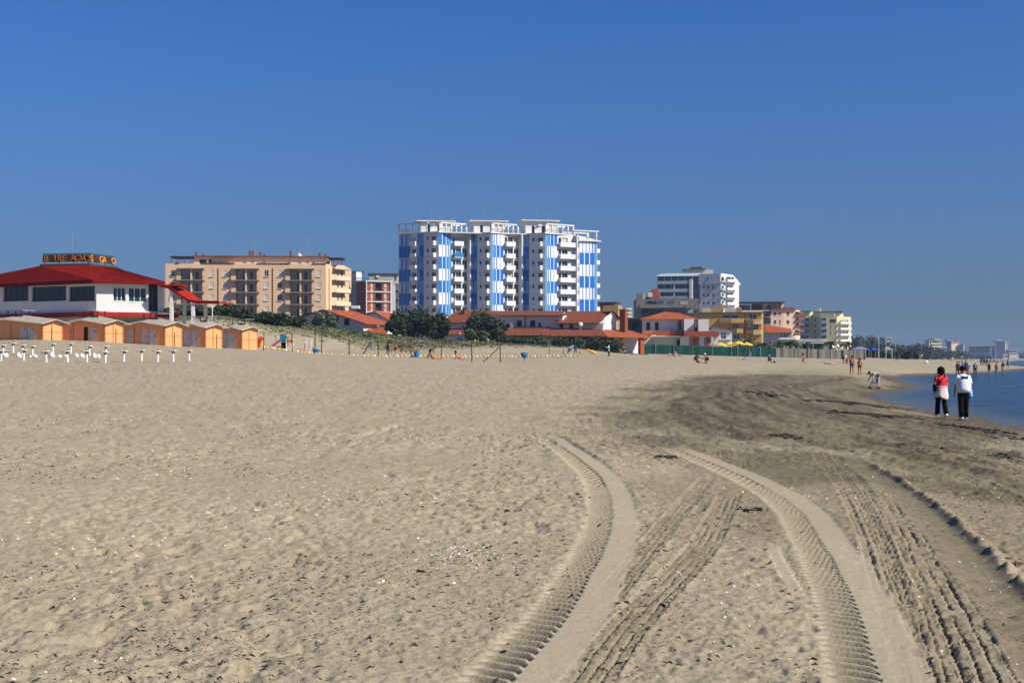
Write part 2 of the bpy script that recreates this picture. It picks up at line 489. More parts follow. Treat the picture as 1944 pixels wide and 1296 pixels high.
# vectorised lattice noise
def _h(ix, iy, s):
    n = (ix.astype(np.int64) * 374761393 + iy.astype(np.int64) * 668265263 + s * 974634777) & 0xffffffff
    n = ((n ^ (n >> 13)) * 1274126177) & 0xffffffff
    return ((n ^ (n >> 16)) & 0xffff) / 65535.0
def vnoise(x, y, s=0):
    ix, iy = np.floor(x), np.floor(y); fx, fy = x - ix, y - iy
    fx, fy = fx * fx * fx * (fx * (fx * 6 - 15) + 10), fy * fy * fy * (fy * (fy * 6 - 15) + 10)
    a, b, c, d = _h(ix, iy, s), _h(ix + 1, iy, s), _h(ix, iy + 1, s), _h(ix + 1, iy + 1, s)
    return (a + (b - a) * fx) * (1 - fy) + (c + (d - c) * fx) * fy - .5
def fbm(x, y, s=0, o=4, g=.5):
    r = 0; a = 1
    for i in range(o):
        r = r + a * vnoise(x, y, s + i * 17); x, y = x * 2.03 + 11.3 * y * .0 + 3.1, y * 2.03 + 7.7; a *= g
    return r
def sstep(a, b, x):
    t = np.clip((x - a) / (b - a), 0, 1); return t * t * (3 - 2 * t)

# fan-shaped grid: fine near the camera, coarser with distance, one sheet from under the camera to the horizon
rows = [2.2]
while rows[-1] < 170:
    y = rows[-1]; rows.append(y + (.05 if y < 5.7 else max(.013, min(y * y / 2064 * .62, y * .012, .026 if y < 16 else (.042 if y < 23 else 9)))))
while rows[-1] < 9000: rows.append(rows[-1] * 1.03)
rows = np.array(rows)
u = np.concatenate([np.linspace(-1.6, -.5, 60)[:-1], np.linspace(-.5, .5, 860), np.linspace(.5, 1.6, 60)[1:]])
GY, GU = np.meshgrid(rows, u, indexing='ij')
GX = GU * (GY + 0.6)
NR, NC = GX.shape
Z0 = terrain(GX, GY)
Z = Z0.copy()
near = sstep(170, 60, GY)
dsh = shore(GY) - GX
dry = sstep(4, 9, dsh)                      # loose dry sand away from the water
# trampled, wind-worn surface of the dry beach
lump = fbm(GX * 1.6, GY * 1.2, 1, 4) * .020 + fbm(GX * 8, GY * 6.5, 5, 3) * .019
pit = np.maximum(0, vnoise(GX * 4.2, GY * 3.4, 9) - .22) + np.maximum(0, vnoise(GX * 9.5, GY * 8.5, 19) - .20)
trod = sstep(-.15, .25, fbm(GX * .35, GY * .3, 23, 3))
relief = (lump * (.55 + .7 * trod) - pit * .11 * (.2 + trod))
crumb = fbm(GX * 22, GY * 20, 31, 2) * .016 * sstep(34, 12, GY) + fbm(GX * 4.5, GY * 2.6, 33, 3) * .045 * sstep(12, 26, GY)
Z += near * (relief * (.25 + .75 * dry) + crumb)
Z += (fbm(GX * .16, GY * .12, 40, 3) * .10 + fbm(GX * .9, GY * .45, 41, 3) * .055) * near * dry * sstep(10, 32, GY)
Z += fbm(GX * .22, GY * .16, 43, 4) * .55 * sstep(150, 175, GY) * sstep(60, 100, dsh) * sstep(330, 250, GY)     # hummocky dune
wet = np.zeros_like(Z)
smooth_col = np.zeros_like(Z)
# damp ground: a strip along the water, and the churned dark sand where the machines worked
wn = fbm(GX * .5, GY * .22, 51, 4)
wet = np.maximum(wet, sstep(4.2, .6, dsh + wn * 3.0) * sstep(400, 200, GY))
poly_px = [(1990, 950), (1760, 886), (1600, 858), (1470, 845), (1300, 824), (1170, 818), (1120, 800), (1180, 770), (1225, 738), (1290, 716), (1420, 709), (1560, 711), (1640, 716), (1690, 740), (1800, 800), (1990, 830)]
PG = np.array([unproject(a, b) for a, b in poly_px])
def inpoly(x, y, P):
    r = np.zeros(x.shape, bool); n = len(P)
    for i in range(n):
        x0, y0 = P[i]; x1, y1 = P[(i + 1) % n]
        if y0 == y1: continue
        c = ((y0 > y) != (y1 > y)) & (x < (x1 - x0) * (y - y0) / (y1 - y0) + x0)
        r ^= c
    return r
def polydist(x, y, P, closed=True):
    d = np.full(x.shape, 1e9); s = np.zeros(x.shape); side = np.zeros(x.shape); acc = 0.0
    n = len(P)
    for i in range(n if closed else n - 1):
        a, b = P[i], P[(i + 1) % n]; e = b - a; L = math.hypot(*e)
        t = np.clip(((x - a[0]) * e[0] + (y - a[1]) * e[1]) / (L * L), 0, 1)
        px_, py_ = x - a[0] - t * e[0], y - a[1] - t * e[1]
        dd = np.hypot(px_, py_); k = dd < d
        d = np.where(k, dd, d); s = np.where(k, acc + t * L, s); side = np.where(k, np.sign(e[0] * py_ - e[1] * px_), side)
        acc += L
    return d, s, side, acc
wm = (GY > 15) & (GY < 110) & (np.abs(GU) < .9)
xx, yy = GX[wm], GY[wm]
ins = inpoly(xx, yy, PG); dd = polydist(xx, yy, PG)[0] * np.where(ins, 1, -1)
edge = sstep(-1.2, 1.6, dd + 2.2 * fbm(xx * .5, yy * .28, 61, 4))
sd = dsh[wm] + 1.2 * fbm(xx * .12, yy * .08, 73, 2)
churn = .78 + .22 * sstep(-.22, .16, fbm(sd * 1.5, yy * .10, 71, 4))
wet[wm] = np.maximum(wet[wm], edge * churn)
# damp tint on the low side of the foreground
wet = np.maximum(wet, .60 * sstep(14.4, 10.8, dsh + wn * 3) * near * (.7 + .6 * sstep(-.2, .3, fbm(GX * .7, GY * .4, 55, 3))))
# furrows left by the machines on the damp flat
arc = np.sin((np.hypot(xx - 30, (yy - 30) * .55) + .25 * fbm(xx * .4, yy * .3, 77, 2)) * 7.5)
Z[wm] += edge * (.022 * np.sin(sd * 11 + 2.5 * fbm(xx * .5, yy * .2, 74, 2)) * sstep(-.15, .2, fbm(sd * .6, yy * .07, 75, 3)) + arc * .032 * sstep(-.1, .25, fbm(xx * .2, yy * .1, 78, 2)) + fbm(xx * 2.4, yy * 1.2, 79, 4) * .06) * sstep(1.0, 3.0, dsh[wm])

def spline(pts, step=.12):
    P = np.array([unproject(a, b) for a, b in pts]); P = np.vstack([2 * P[0] - P[1], P, 2 * P[-1] - P[-2]]); o = []
    for i in range(1, len(P) - 2):
        n = max(2, int(np.hypot(*(P[i + 1] - P[i])) / .45))
        for t in np.arange(n) / n:
            o.append(.5 * (2 * P[i] + (P[i + 1] - P[i - 1]) * t + (2 * P[i - 1] - 5 * P[i] + 4 * P[i + 1] - P[i + 2]) * t * t + (3 * P[i] - P[i - 1] - 3 * P[i + 1] + P[i + 2]) * t ** 3))
    o.append(P[-2]); return np.array(o)
def track(pts, width, kind, depth=.03, fade0=.0, fade1=.0, lug=.145):
    """presses a tyre track into the sheet. kind: 'lug' = tractor tyre, ribs across one half; 'rib' = lines along the path"""
    global Z
    P = spline(pts)
    lo, hi = P.min(0) - width * 2, P.max(0) + width * 2
    m = (GX > lo[0]) & (GX < hi[0]) & (GY > lo[1]) & (GY < hi[1])
    x, y = GX[m], GY[m]
    d, s, side, L = polydist(x, y, P, False)
    wob = fbm(s * 1.3, s * 0 + 3, 90, 2) * .035
    o = d * side + wob * width                      # signed offset, + = left of the travel direction
    h = width / 2
    inside = sstep(h * 1.08, h * .88, np.abs(o))
    env = sstep(0, max(fade0, .01), s) * sstep(0, max(fade1, .01), L - s)
    k = inside * env
    zz = Z[m]; base = Z0[m]
    flat = base + (zz - base) * (1 - .88 * k)
    if kind == 'lug':
        ph = (s - .5 * o + .5 * o * o) / lug + .12 * vnoise(s * 2, o * 3, 93)
        r = np.abs(((ph % 1) - .5) * 2)
        groove = sstep(.80, .35, r)
        half = sstep(-.015, .012, o) * sstep(h, h * .6, o)
        flat += k * (-.006 - half * groove * depth * 2.4 * (1 - .78 * np.clip(o / h, 0, 1)) + half * (1 - groove) * .012)
        flat += k * (1 - half) * np.sin(s / lug * 2 * np.pi) * .0022
        smooth_col[m] = np.maximum(smooth_col[m], k * (1 - .65 * half))
    elif kind == 'smooth':
        flat += k * (-depth * .5 * (1 - (o / h) ** 2) + fbm(x * 9, y * 9, 98, 3) * .012)
        flat += np.exp(-((o - h * 1.05) / (width * .15)) ** 2) * env * depth * (.95 + 1.0 * vnoise(s * 7, o * 5, 96))
        wet[m] = np.maximum(wet[m], k * .55)
    else:
        nr = 4 if kind == 'rib' else 5
        q = (o / width + .5) * nr
        r = np.abs((q % 1) - .5) * 2
        seg = .55 + .45 * np.sin(s / .075 * 2 * np.pi + np.floor(q) * 2.1 + 3 * vnoise(s * 3, np.floor(q) * 3.3, 94))
        brk = sstep(-.22, .08, fbm(s * 1.6, np.floor(q) * 5.3, 97, 3))
        flat += k * (-depth * .25 - sstep(.66, .93, r) * depth * 1.25 * seg * brk + fbm(x * 18, y * 18, 99, 3) * .012 + (zz - base) * .5)
        wet[m] = np.maximum(wet[m], k * (.38 + .25 * vnoise(s * 2, o * 8, 92)))
    berm = np.exp(-((np.abs(o) - h * 1.12) / (width * .10)) ** 2) * env
    flat += berm * min(depth, .02) * (.25 + 1.1 * vnoise(s * 6, o * 9, 101)) * (.5 if kind == 'lug' else 1)
    Z[m] = flat
    if kind == 'lug': wet[m] = wet[m] * (1 - .8 * k)
    return P
track([(1345, 906), (1290, 968), (1240, 1028), (1190, 1088), (1135, 1155)], .22, 'rib', .030, .3, 1.0)
track([(1385, 938), (1355, 1000), (1322, 1052), (1274, 1102), (1222, 1152), (1165, 1220), (1108, 1300)], .27, 'rib', .036, .2, 0)
track([(1358, 852), (1362, 870), (1362, 893)], .30, 'rib', .03, 1, .6)
track([(1404, 852), (1410, 872), (1404, 905)], .24, 'rib', .03, 1, .6)
track([(1547, 856), (1592, 905), (1628, 960), (1660, 1030), (1684, 1100), (1715, 1180), (1755, 1300)], .26, 'rib', .04, 2, 0)
track([(1572, 860), (1622, 915), (1655, 970), (1690, 1040), (1716, 1100), (1752, 1180), (1795, 1300)], .26, 'rib7', .036, 2, 0)
track([(1690, 940), (1728, 1005), (1765, 1080), (1806, 1160), (1868, 1300)], .34, 'rib', .045, 1.5, 0)
track([(1597, 866), (1660, 900), (1722, 945), (1775, 995), (1825, 1048), (1880, 1110), (1935, 1180), (2010, 1290)], .42, 'smooth', .045, 2.5, 0)
track([(1760, 868), (1840, 905), (1900, 935), (1990, 975)], .3, 'rib', .05, 3, 0)
track([(1475, 1030), (1500, 1080), (1540, 1140)], .22, 'lug', .022, .5, .5)
track([(620, 838), (700, 826), (790, 800)], .35, 'lug', .02, 3, 2, .2)
track([(1010, 818), (1035, 829), (1080, 857), (1131, 896), (1154, 934), (1161, 991), (1131, 1068), (1062, 1183), (968, 1293), (900, 1370)][::-1], .55, 'lug', .042, .0, 5.0)
track([(1240, 838), (1270, 847), (1300, 859), (1370, 886), (1455, 925), (1521, 972), (1559, 1030), (1603, 1106), (1633, 1183), (1672, 1296), (1690, 1370)][::-1], .55, 'lug', .036, .0, 4.0)
# low ridges thrown up along the damp flat
for pts, hgt in (([(1790, 695), (1740, 691), (1690, 688), (1640, 685)], .30),):
    P = spline(pts); m = (GY > 80) & (GY < 330) & (np.abs(GU) < .6)
    d = polydist(GX[m], GY[m], P, False)[0]; Z[m] -= hgt * np.exp(-(d / 1.6) ** 2)

vegm = sstep(0, 14, GY - np.interp((GX / GY) * F + CX, [300, 500, 600, 700, 800, 900, 1000, 1080, 1200], [168, 170, 177, 181, 189, 195, 203, 215, 262])) * sstep(1260, 1120, (GX / GY) * F + CX) * (GX < 20)
vegm = np.clip(vegm + .5 * fbm(GX * .3, GY * .12, 81, 4) - .06, 0, 1) * (GY > 150)
inland = sstep(285, 330, GY) * sstep(70, 110, dsh)
vegm = np.maximum(vegm, inland)
me = bpy.data.meshes.new('beach')
idx = np.arange(NR * NC).reshape(NR, NC)
quads = np.stack([idx[:-1, :-1], idx[:-1, 1:], idx[1:, 1:], idx[1:, :-1]], -1).reshape(-1, 4)
me.vertices.add(NR * NC)
me.vertices.foreach_set('co', np.stack([GX, GY, Z], -1).astype(np.float32).ravel())
me.loops.add(quads.size); me.loops.foreach_set('vertex_index', quads.astype(np.int32).ravel())
me.polygons.add(len(quads)); me.polygons.foreach_set('loop_start', np.arange(0, quads.size, 4, dtype=np.int32))
me.polygons.foreach_set('use_smooth', np.ones(len(quads), bool))
me.update()
for nm, arr in (('wet', wet), ('veg', vegm), ('fine', smooth_col)):
    at = me.attributes.new(nm, 'FLOAT', 'POINT'); at.data.foreach_set('value', np.clip(arr, 0, 1).astype(np.float32).ravel())
beach = put('beach', me); beach['kind'] = 'structure'

ms = bpy.data.materials.new('beach_sand'); ms.use_nodes = True
t = ms.node_tree; b = t.nodes['Principled BSDF']
def N(tp, **kw):
    n = t.nodes.new(tp)
    for k, v in kw.items(): setattr(n, k, v)
    return n
def noise(scale, detail=4, rough=.6, vec=None):
    n = N('ShaderNodeTexNoise'); n.inputs['Scale'].default_value = scale; n.inputs['Detail'].default_value = detail; n.inputs['Roughness'].default_value = rough
    t.links.new(vec if vec else tc.outputs['Object'], n.inputs['Vector']); return n.outputs['Fac']
def mrange(v, a, bb, c=0., d=1.):
    n = N('ShaderNodeMapRange'); n.inputs[1].default_value = a; n.inputs[2].default_value = bb; n.inputs[3].default_value = c; n.inputs[4].default_value = d
    t.links.new(v, n.inputs[0]); return n.outputs[0]
def cmix(f, a, bb, mode='MIX'):
    n = N('ShaderNodeMix'); n.data_type = 'RGBA'; n.blend_type = mode
    for sock, v in ((n.inputs[0], f), (n.inputs[6], a), (n.inputs[7], bb)):
        if isinstance(v, (int, float)): sock.default_value = v
        elif isinstance(v, tuple): sock.default_value = (*v, 1)
        else: t.links.new(v, sock)
    return n.outputs[2]
def attr(nm):
    n = N('ShaderNodeAttribute'); n.attribute_name = nm; return n.outputs['Fac']
def mul(a, bb):
    n = N('ShaderNodeMath', operation='MULTIPLY'); t.links.new(a, n.inputs[0])
    if isinstance(bb, float): n.inputs[1].default_value = bb
    else: t.links.new(bb, n.inputs[1])
    return n.outputs[0]
tc = N('ShaderNodeTexCoord')
inv = N('ShaderNodeMath', operation='SUBTRACT'); inv.inputs[0].default_value = 1.0; t.links.new(attr('fine'), inv.inputs[1])
SAND_A, SAND_B = (.385, .330, .225), (.345, .290, .190)
c = cmix(mrange(noise(.35, 5), .3, .7), SAND_A, SAND_B)
c = cmix(mul(mrange(noise(2.2, 5, .7), .45, .72), .30), c, (.23, .185, .13))
c = cmix(mul(mrange(noise(.8, 5, .7), .5, .75), .35), c, (.39, .345, .265))
c = cmix(mul(mrange(noise(90, 2, .8), .25, .75), .45), c, (.19, .15, .11))
c = cmix(mul(mul(mrange(noise(7.5, 4, .75), .52, .68), .42), inv.outputs[0]), c, (.165, .132, .088))
c = cmix(mul(attr('fine'), .55), c, (.40, .345, .245))
speck = N('ShaderNodeTexVoronoi'); speck.inputs['Scale'].default_value = 13
t.links.new(tc.outputs['Object'], speck.inputs['Vector'])
sp = mul(mul(mrange(speck.outputs['Distance'], .16, .10), mrange(noise(1.3, 3), .46, .62)), inv.outputs[0])
c = cmix(sp, c, (.055, .046, .036))
c = cmix(mul(attr('wet'), .96), c, cmix(mrange(noise(1.6, 5, .7), .35, .65), (.080, .060, .027), (.125, .096, .050)))
c = cmix(mul(mul(attr('wet'), .7), mrange(noise(4.5, 5, .75), .55, .68)), c, (.045, .036, .022))
vg = cmix(mrange(noise(.55, 5, .7), .35, .65), (.068, .078, .03), (.185, .16, .092))
c = cmix(attr('veg'), c, vg)
t.links.new(c, b.inputs['Base Color'])
t.links.new(mrange(attr('wet'), 0, 1, .92, .62), b.inputs['Roughness'])
b.inputs['Specular IOR Level'].default_value = .18
bp = N('ShaderNodeBump'); bp.inputs['Strength'].default_value = .55; bp.inputs['Distance'].default_value = .02
nb = N('ShaderNodeMath', operation='ADD'); t.links.new(noise(38, 5, .75), nb.inputs[0]); t.links.new(noise(9, 4, .7), nb.inputs[1])
t.links.new(nb.outputs[0], bp.inputs['Height']); t.links.new(bp.outputs[0], b.inputs['Normal'])
me.materials.append(ms)
def zsurf(x, y):
    """height of the finished sheet"""
    r = np.clip(np.searchsorted(rows, y) - 1, 0, NR - 2)
    a = (y - rows[r]) / (rows[r + 1] - rows[r])
    uu = x / (y + .6); cc = int(np.clip(np.searchsorted(u, uu) - 1, 0, NC - 2)); e = (uu - u[cc]) / (u[cc + 1] - u[cc])
    q = Z[r:r + 2, cc:cc + 2]
    return float((q[0, 0] * (1 - e) + q[0, 1] * e) * (1 - a) + (q[1, 0] * (1 - e) + q[1, 1] * e) * a)
def zsurf_v(x, y):
    r = np.clip(np.searchsorted(rows, y) - 1, 0, NR - 2); a = (y - rows[r]) / (rows[r + 1] - rows[r])
    uu = x / (y + .6); c_ = np.clip(np.searchsorted(u, uu) - 1, 0, NC - 2); e = (uu - u[c_]) / (u[c_ + 1] - u[c_])
    return (Z[r, c_] * (1 - e) + Z[r, c_ + 1] * e) * (1 - a) + (Z[r + 1, c_] * (1 - e) + Z[r + 1, c_ + 1] * e) * a
def gpos(px, Y):
    X = XP(px, Y); return (X, Y, zsurf(X, Y))

# ------------------------------------------------------------------ sea
sr = np.concatenate([np.geomspace(12, 260, 420), np.geomspace(264, 15000, 90)])
su = np.linspace(.05, 1.9, 330)
SY, SU = np.meshgrid(sr, su, indexing='ij'); SX = SU * SY
k = sstep(300, 120, SY)
ds = SX - shore(SY)
SZ = k * (fbm(SX * .35, SY * .22, 201, 3) * .05 + fbm(SX * 1.1, SY * .5, 205, 3) * .022)
for off, amp in ((3.2, .05), (7.5, .04), (12, .05)):
    SZ += k * amp * np.exp(-((ds - off - 1.6 * fbm(SY * .12, SX * 0, 210 + int(off), 2)) / .55) ** 2) * sstep(-.2, .2, fbm(SY * .08, SX * .05, 220 + int(off), 2))
ms2 = bpy.data.meshes.new('sea')
n1, n2 = SX.shape; idx = np.arange(n1 * n2).reshape(n1, n2)
quads = np.stack([idx[:-1, :-1], idx[:-1, 1:], idx[1:, 1:], idx[1:, :-1]], -1).reshape(-1, 4)
ms2.vertices.add(n1 * n2); ms2.vertices.foreach_set('co', np.stack([SX, SY, SZ], -1).astype(np.float32).ravel())
ms2.loops.add(quads.size); ms2.loops.foreach_set('vertex_index', quads.astype(np.int32).ravel())
ms2.polygons.add(len(quads)); ms2.polygons.foreach_set('loop_start', np.arange(0, quads.size, 4, dtype=np.int32))
ms2.polygons.foreach_set('use_smooth', np.ones(len(quads), bool)); ms2.update()
at = ms2.attributes.new('deep', 'FLOAT', 'POINT'); at.data.foreach_set('value', sstep(-.3, 3.5, ds).astype(np.float32).ravel())
sea = put('sea', ms2); sea['kind'] = 'structure'
mw = bpy.data.materials.new('sea_water'); mw.use_nodes = True
t = mw.node_tree; b = t.nodes['Principled BSDF']; tc = N('ShaderNodeTexCoord')
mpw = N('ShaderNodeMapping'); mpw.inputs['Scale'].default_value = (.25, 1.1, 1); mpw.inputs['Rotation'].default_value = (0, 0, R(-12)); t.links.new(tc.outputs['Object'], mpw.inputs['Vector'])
c = cmix(mrange(noise(.5, 5, .65, mpw.outputs[0]), .36, .64), (.006, .022, .058), (.026, .062, .118))  # ripple lights and darks put into the water colour
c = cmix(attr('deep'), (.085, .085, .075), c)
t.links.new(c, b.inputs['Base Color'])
b.inputs['Roughness'].default_value = .16; b.inputs['IOR'].default_value = 1.33; b.inputs['Specular IOR Level'].default_value = .5
mp = N('ShaderNodeMapping'); mp.inputs['Scale'].default_value = (.8, 2.2, 1); mp.inputs['Rotation'].default_value = (0, 0, R(28)); t.links.new(tc.outputs['Object'], mp.inputs['Vector'])
bp = N('ShaderNodeBump'); bp.inputs['Strength'].default_value = .9; bp.inputs['Distance'].default_value = .35
nb = N('ShaderNodeMath', operation='ADD'); t.links.new(noise(.9, 4, .6, mp.outputs[0]), nb.inputs[0]); t.links.new(mul(noise(4.5, 3, .6, mp.outputs[0]), .35), nb.inputs[1])
t.links.new(nb.outputs[0], bp.inputs['Height']); t.links.new(bp.outputs[0], b.inputs['Normal'])
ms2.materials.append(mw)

# ------------------------------------------------------------------ buildings
def base_of(pts): 
    x = sum(p[0] for p in pts) / len(pts); y = min(p[1] for p in pts)
    return (x, y, zt(x, y))

# --- beach pavilion with the red hipped roof
def pavilion():
    Yc = 140.0
    c = (XP(183, Yc), Yc)
    f2 = Fac(ang=24, P=c); f2.L = f2.s(282)
    f1 = Fac(ang=-30, P=(c[0] - 26 * math.cos(R(-30)), c[1] - 26 * math.sin(R(-30)))); f1.L = 26.0
    f3 = Fac(ang=24, P=f2.p(f2.L, 0, 0)[:2]); f3.L = f3.s(309)
    root = thing('beach_pavilion', 'two-storey white beach pavilion with red hipped roof and rooftop lettering', 'pavilion', (c[0] - 8, c[1] + 4, zt(c[0] - 8, c[1] + 4)))
    gz = zt(*c) - 1.0; zf = f1.z(590, 26); ze = f1.z(533, 26)
    h1 = [f1.rect(a, b, 543.5, 570.5) for a, b in ((6, 54), (60, 125.5), (131, 180))]
    h2 = [f2.rect(215, 238.5, 545, 571.5), f2.rect(244, 278, 546, 573)]
    back = [(f3.p(f3.L, -14, 0)[0], f3.p(f3.L, -14, 0)[1]), (f1.p(0, -22, 0)[0], f1.p(0, -22, 0)[1])]
    mb = MB()
    f1.wall(mb, 0, f1.L, zf, ze, h1, .3); f2.wall(mb, 0, f2.L, zf, ze, h2, .3)
    ring = [f1.p(0, 0, 0)[:2], c, f2.p(f2.L, 0, 0)[:2]] + back
    for i in range(2, 5):
        a, b = ring[i], ring[(i + 1) % 5]; mb.poly([(*a, zf), (*b, zf), (*b, ze), (*a, ze)])
    part(mb, 'upper_wall', M['white'], root)
    for h in h1: window(f1, h, root, 'glass', 'dgrey', .28, 3)
    for h in h2: window(f2, h, root, 'glassg', 'white2', .28, 2)
    mb = MB(); f3.box(mb, .05, f3.L, -9, -1.2, zf, ze - .1); gl = part(mb, 'glazed_corner', M['glassg'], root)
    mb = MB()
    for q in np.linspace(.05, f3.L, 5): f3.box(mb, q - .06, q + .06, -1.2, -1.1, zf, ze - .1)
    part(mb, 'mullion', M['dgrey'], gl)
    mb = MB(); f3.box(mb, f3.L - .5, f3.L + .1, -.6, -.1, zf - 4, ze); part(mb, 'corner_column', M['white'], root)
    # ground floor, set back
    mb = MB()
    g1 = f1.rect(5, 42, 602, 612)
    f1.wall(mb, 0, f1.L - .6, gz, zf - .6, [g1], .6)
    f2b = Fac(ang=24, P=f2.p(.2, -.6, 0)[:2]); f2b.wall(mb, 0, f2.L + 3, gz, zf - .6, [f2b.rect(212, 284, 603, 613)], .6)
    part(mb, 'lower_wall', M['offwhite'], root)
    mb = MB(); f1.box(mb, g1[0], g1[1], -.62, -.5, g1[2], g1[3]); part(mb, 'opening', M['dark'], root)
    # red fascia between the floors
    mb = MB()
    def ringo(o, z): return [f1.p(0, o, z), f1.p(f1.L + o * .5, o, z), f2.p(f2.L + 4, o, z), (back[0][0], back[0][1], z), (back[1][0], back[1][1], z)]
    def corner(o, z):
        # mitred corner of the two offset faces
        a, b = f1.p(0, o, z), f2.p(0, o, z); d = f1.t; e = f2.t
        det = d[0] * (-e[1]) + e[0] * d[1]; dx, dy = b[0] - a[0], b[1] - a[1]
        s = (dx * (-e[1]) + e[0] * dy) / det
        return (a[0] + s * d[0], a[1] + s * d[1], z)
    def ring5(o, z): return [f1.p(0, o, z), corner(o, z), f2.p(f2.L + 3.2, o, z), (*back[0], z), (*back[1], z)]
    mb.hexa(ring5(.55, zf - .62), ring5(.45, zf - .12)); part(mb, 'red_fascia', M['redb'], root)
    mb = MB(); mb.hexa(ring5(.2, zf - .118), ring5(.2, zf + .02)); part(mb, 'floor_slab', M['white'], root)
    # roof
    zt_ = ZP(506, Yc + 6)
    tl, tr = XP(88, Yc + 7), XP(176, Yc + 5); tr2 = XP(222, Yc + 9)
    top = [(tl, Yc + 5, zt_), (tr, Yc + 4, zt_), (tr2, Yc + 9, zt_), (tr2 - 1, Yc + 15, zt_), (tl, Yc + 16, zt_)]
    ev = [f1.p(0, 1.0, ze + .05), corner(1.0, ze + .05), f3.p(f3.L + .1, 1.0, ze + .05), (back[0][0] + 1, back[0][1] + 1, ze + .05), (back[1][0], back[1][1] + 1, ze + .05)]
    mb = MB(); mb.hexa(ev, top); rf = part(mb, 'roof', M['red'], root)
    mb = MB(); n = 5
    for i in range(2):
        for kx in np.linspace(.06, .94, 18 if i == 0 else 12):
            a = Vector(ev[i]).lerp(Vector(ev[i + 1]), kx); b = Vector(top[i]).lerp(Vector(top[i + 1]), kx); mb.tube(a + Vector((0, 0, .05)), b + Vector((0, 0, .04)), .035, n=4)
    part(mb, 'seam', M['red'], rf)
    mb = MB()
    ev2 = [(p[0], p[1], p[2] - .32) for p in ev]
    mb.hexa(ev2, [(p[0], p[1], p[2] - .002) for p in ev]); part(mb, 'eave_fascia', M['red'], rf)
    mb = MB(); mb.hexa([(p[0], p[1], zt_ - .1) for p in top], [(p[0], p[1], zt_ + .22) for p in top]); part(mb, 'roof_cap', M['dgrey'], rf)
    # signboards with letters
    fs1 = Fac(ang=math.degrees(math.atan2(top[1][1] - top[0][1], top[1][0] - top[0][0])), P=top[0][:2])
    fs2 = Fac(ang=math.degrees(math.atan2(top[2][1] - top[1][1], top[2][0] - top[1][0])), P=top[1][:2])
    L1 = math.dist(top[0][:2], top[1][:2]); L2 = math.dist(top[1][:2], top[2][:2])
    zb = zt_ + .42; hh = .85
    for f, L, txt in ((fs1, L1, 'B IRE AGVO'), (fs2, L2, 'S  GA  O')):
        mb = MB(); f.box(mb, .2, L - .1, -.3, -.22, zb, zb + hh)
        sb = part(mb, 'signboard', M['signb'], root)
        mb = MB(); railing(mb, f, .2, L - .1, -.26, zb + hh - .02, .12, 1.2, .02)
        for q in np.linspace(.4, L - .4, 4): mb.tube(f.p(q, -.35, zt_ + .1), f.p(q, -.32, zb + hh), .04, n=5)
        part(mb, 'sign_frame', M['iron'], sb)
        n = len(txt); stp = (L - .5) / n
        for i, ch in enumerate(txt):
            if ch == ' ': continue
            cu = bpy.data.curves.new('letter', 'FONT'); cu.body = ch; cu.size = 1.02; cu.extrude = .04; cu.align_x = 'CENTER'
            ob = bpy.data.objects.new('tmp', cu); col.objects.link(ob)
            dg = bpy.context.evaluated_depsgraph_get(); lm = bpy.data.meshes.new_from_object(ob.evaluated_get(dg)); bpy.data.objects.remove(ob)
            lm.transform(Matrix.Rotation(R(90), 4, 'X')); lm.materials.clear(); lm.materials.append(M['signo'] if f is fs2 else M['signd'])
            p = f.p(.35 + stp * (i + .5), -.17, zb + .06); g = ORG[root.name]
            put('letter', lm, sb, (p[0] - g[0], p[1] - g[1], p[2] - g[2]), f.ang)
    mb = MB(); p = (XP(137.5, Yc + 9), Yc + 9)
    mb.tube((*p, zt_), (*p, ZP(440, Yc + 9)), .045, .025, 6)
    for i, py in enumerate((442, 456, 466, 478)): mb.tube((p[0] - .35 + .07 * i, p[1], ZP(py, Yc + 9)), (p[0] + .35 - .07 * i, p[1], ZP(py, Yc + 9)), .03, n=5)
    part(mb, 'antenna_mast', M['steel'], root)
    return root
pav = pavilion()

# --- red canopy of the stair beside it
def canopy():
    Y = 141.0
    root = thing('stair_canopy', 'red sheet canopy sloping down on white posts beside the pavilion', 'canopy', ground(345, Y))
    pr = [(304, 541), (318, 545), (332, 553), (346, 563), (358, 570), (372, 572.5), (416, 573)]
    mb = MB(); a = [(XP(x, Y), Y, ZP(y, Y)) for x, y in pr]; b = [(p[0] + .9, p[1] + 3.2, p[2] + .05) for p in a]
    for i in range(len(a) - 1): mb.slab([a[i], a[i + 1], b[i + 1], b[i]], .16)
    cs = part(mb, 'canopy_sheet', M['redb'], root)
    mb = MB()
    for i in range(len(a) - 1): mb.tube(Vector(a[i]) + Vector((0, -.05, .05)), Vector(a[i + 1]) + Vector((0, -.05, .05)), .09, n=5)
    part(mb, 'edge_trim', M['red'], cs)
    for px, py in ((323, 549), (364, 572.5)):
        for dy in (.3, 2.9):
            x = XP(px, Y) + dy * .28; mb = MB(); mb.box(x - .17, x + .17, Y + dy - .17, Y + dy + .17, zt(x, Y + dy) - .3, ZP(py, Y) - .1); part(mb, 'post', M['white'], root)
    mb = MB(); mb.box(XP(300, Y), XP(345, Y), Y + .1, Y + 2.6, ZP(542.5, Y), ZP(539.5, Y)); part(mb, 'landing_roof', M['redb'], root)
canopy()

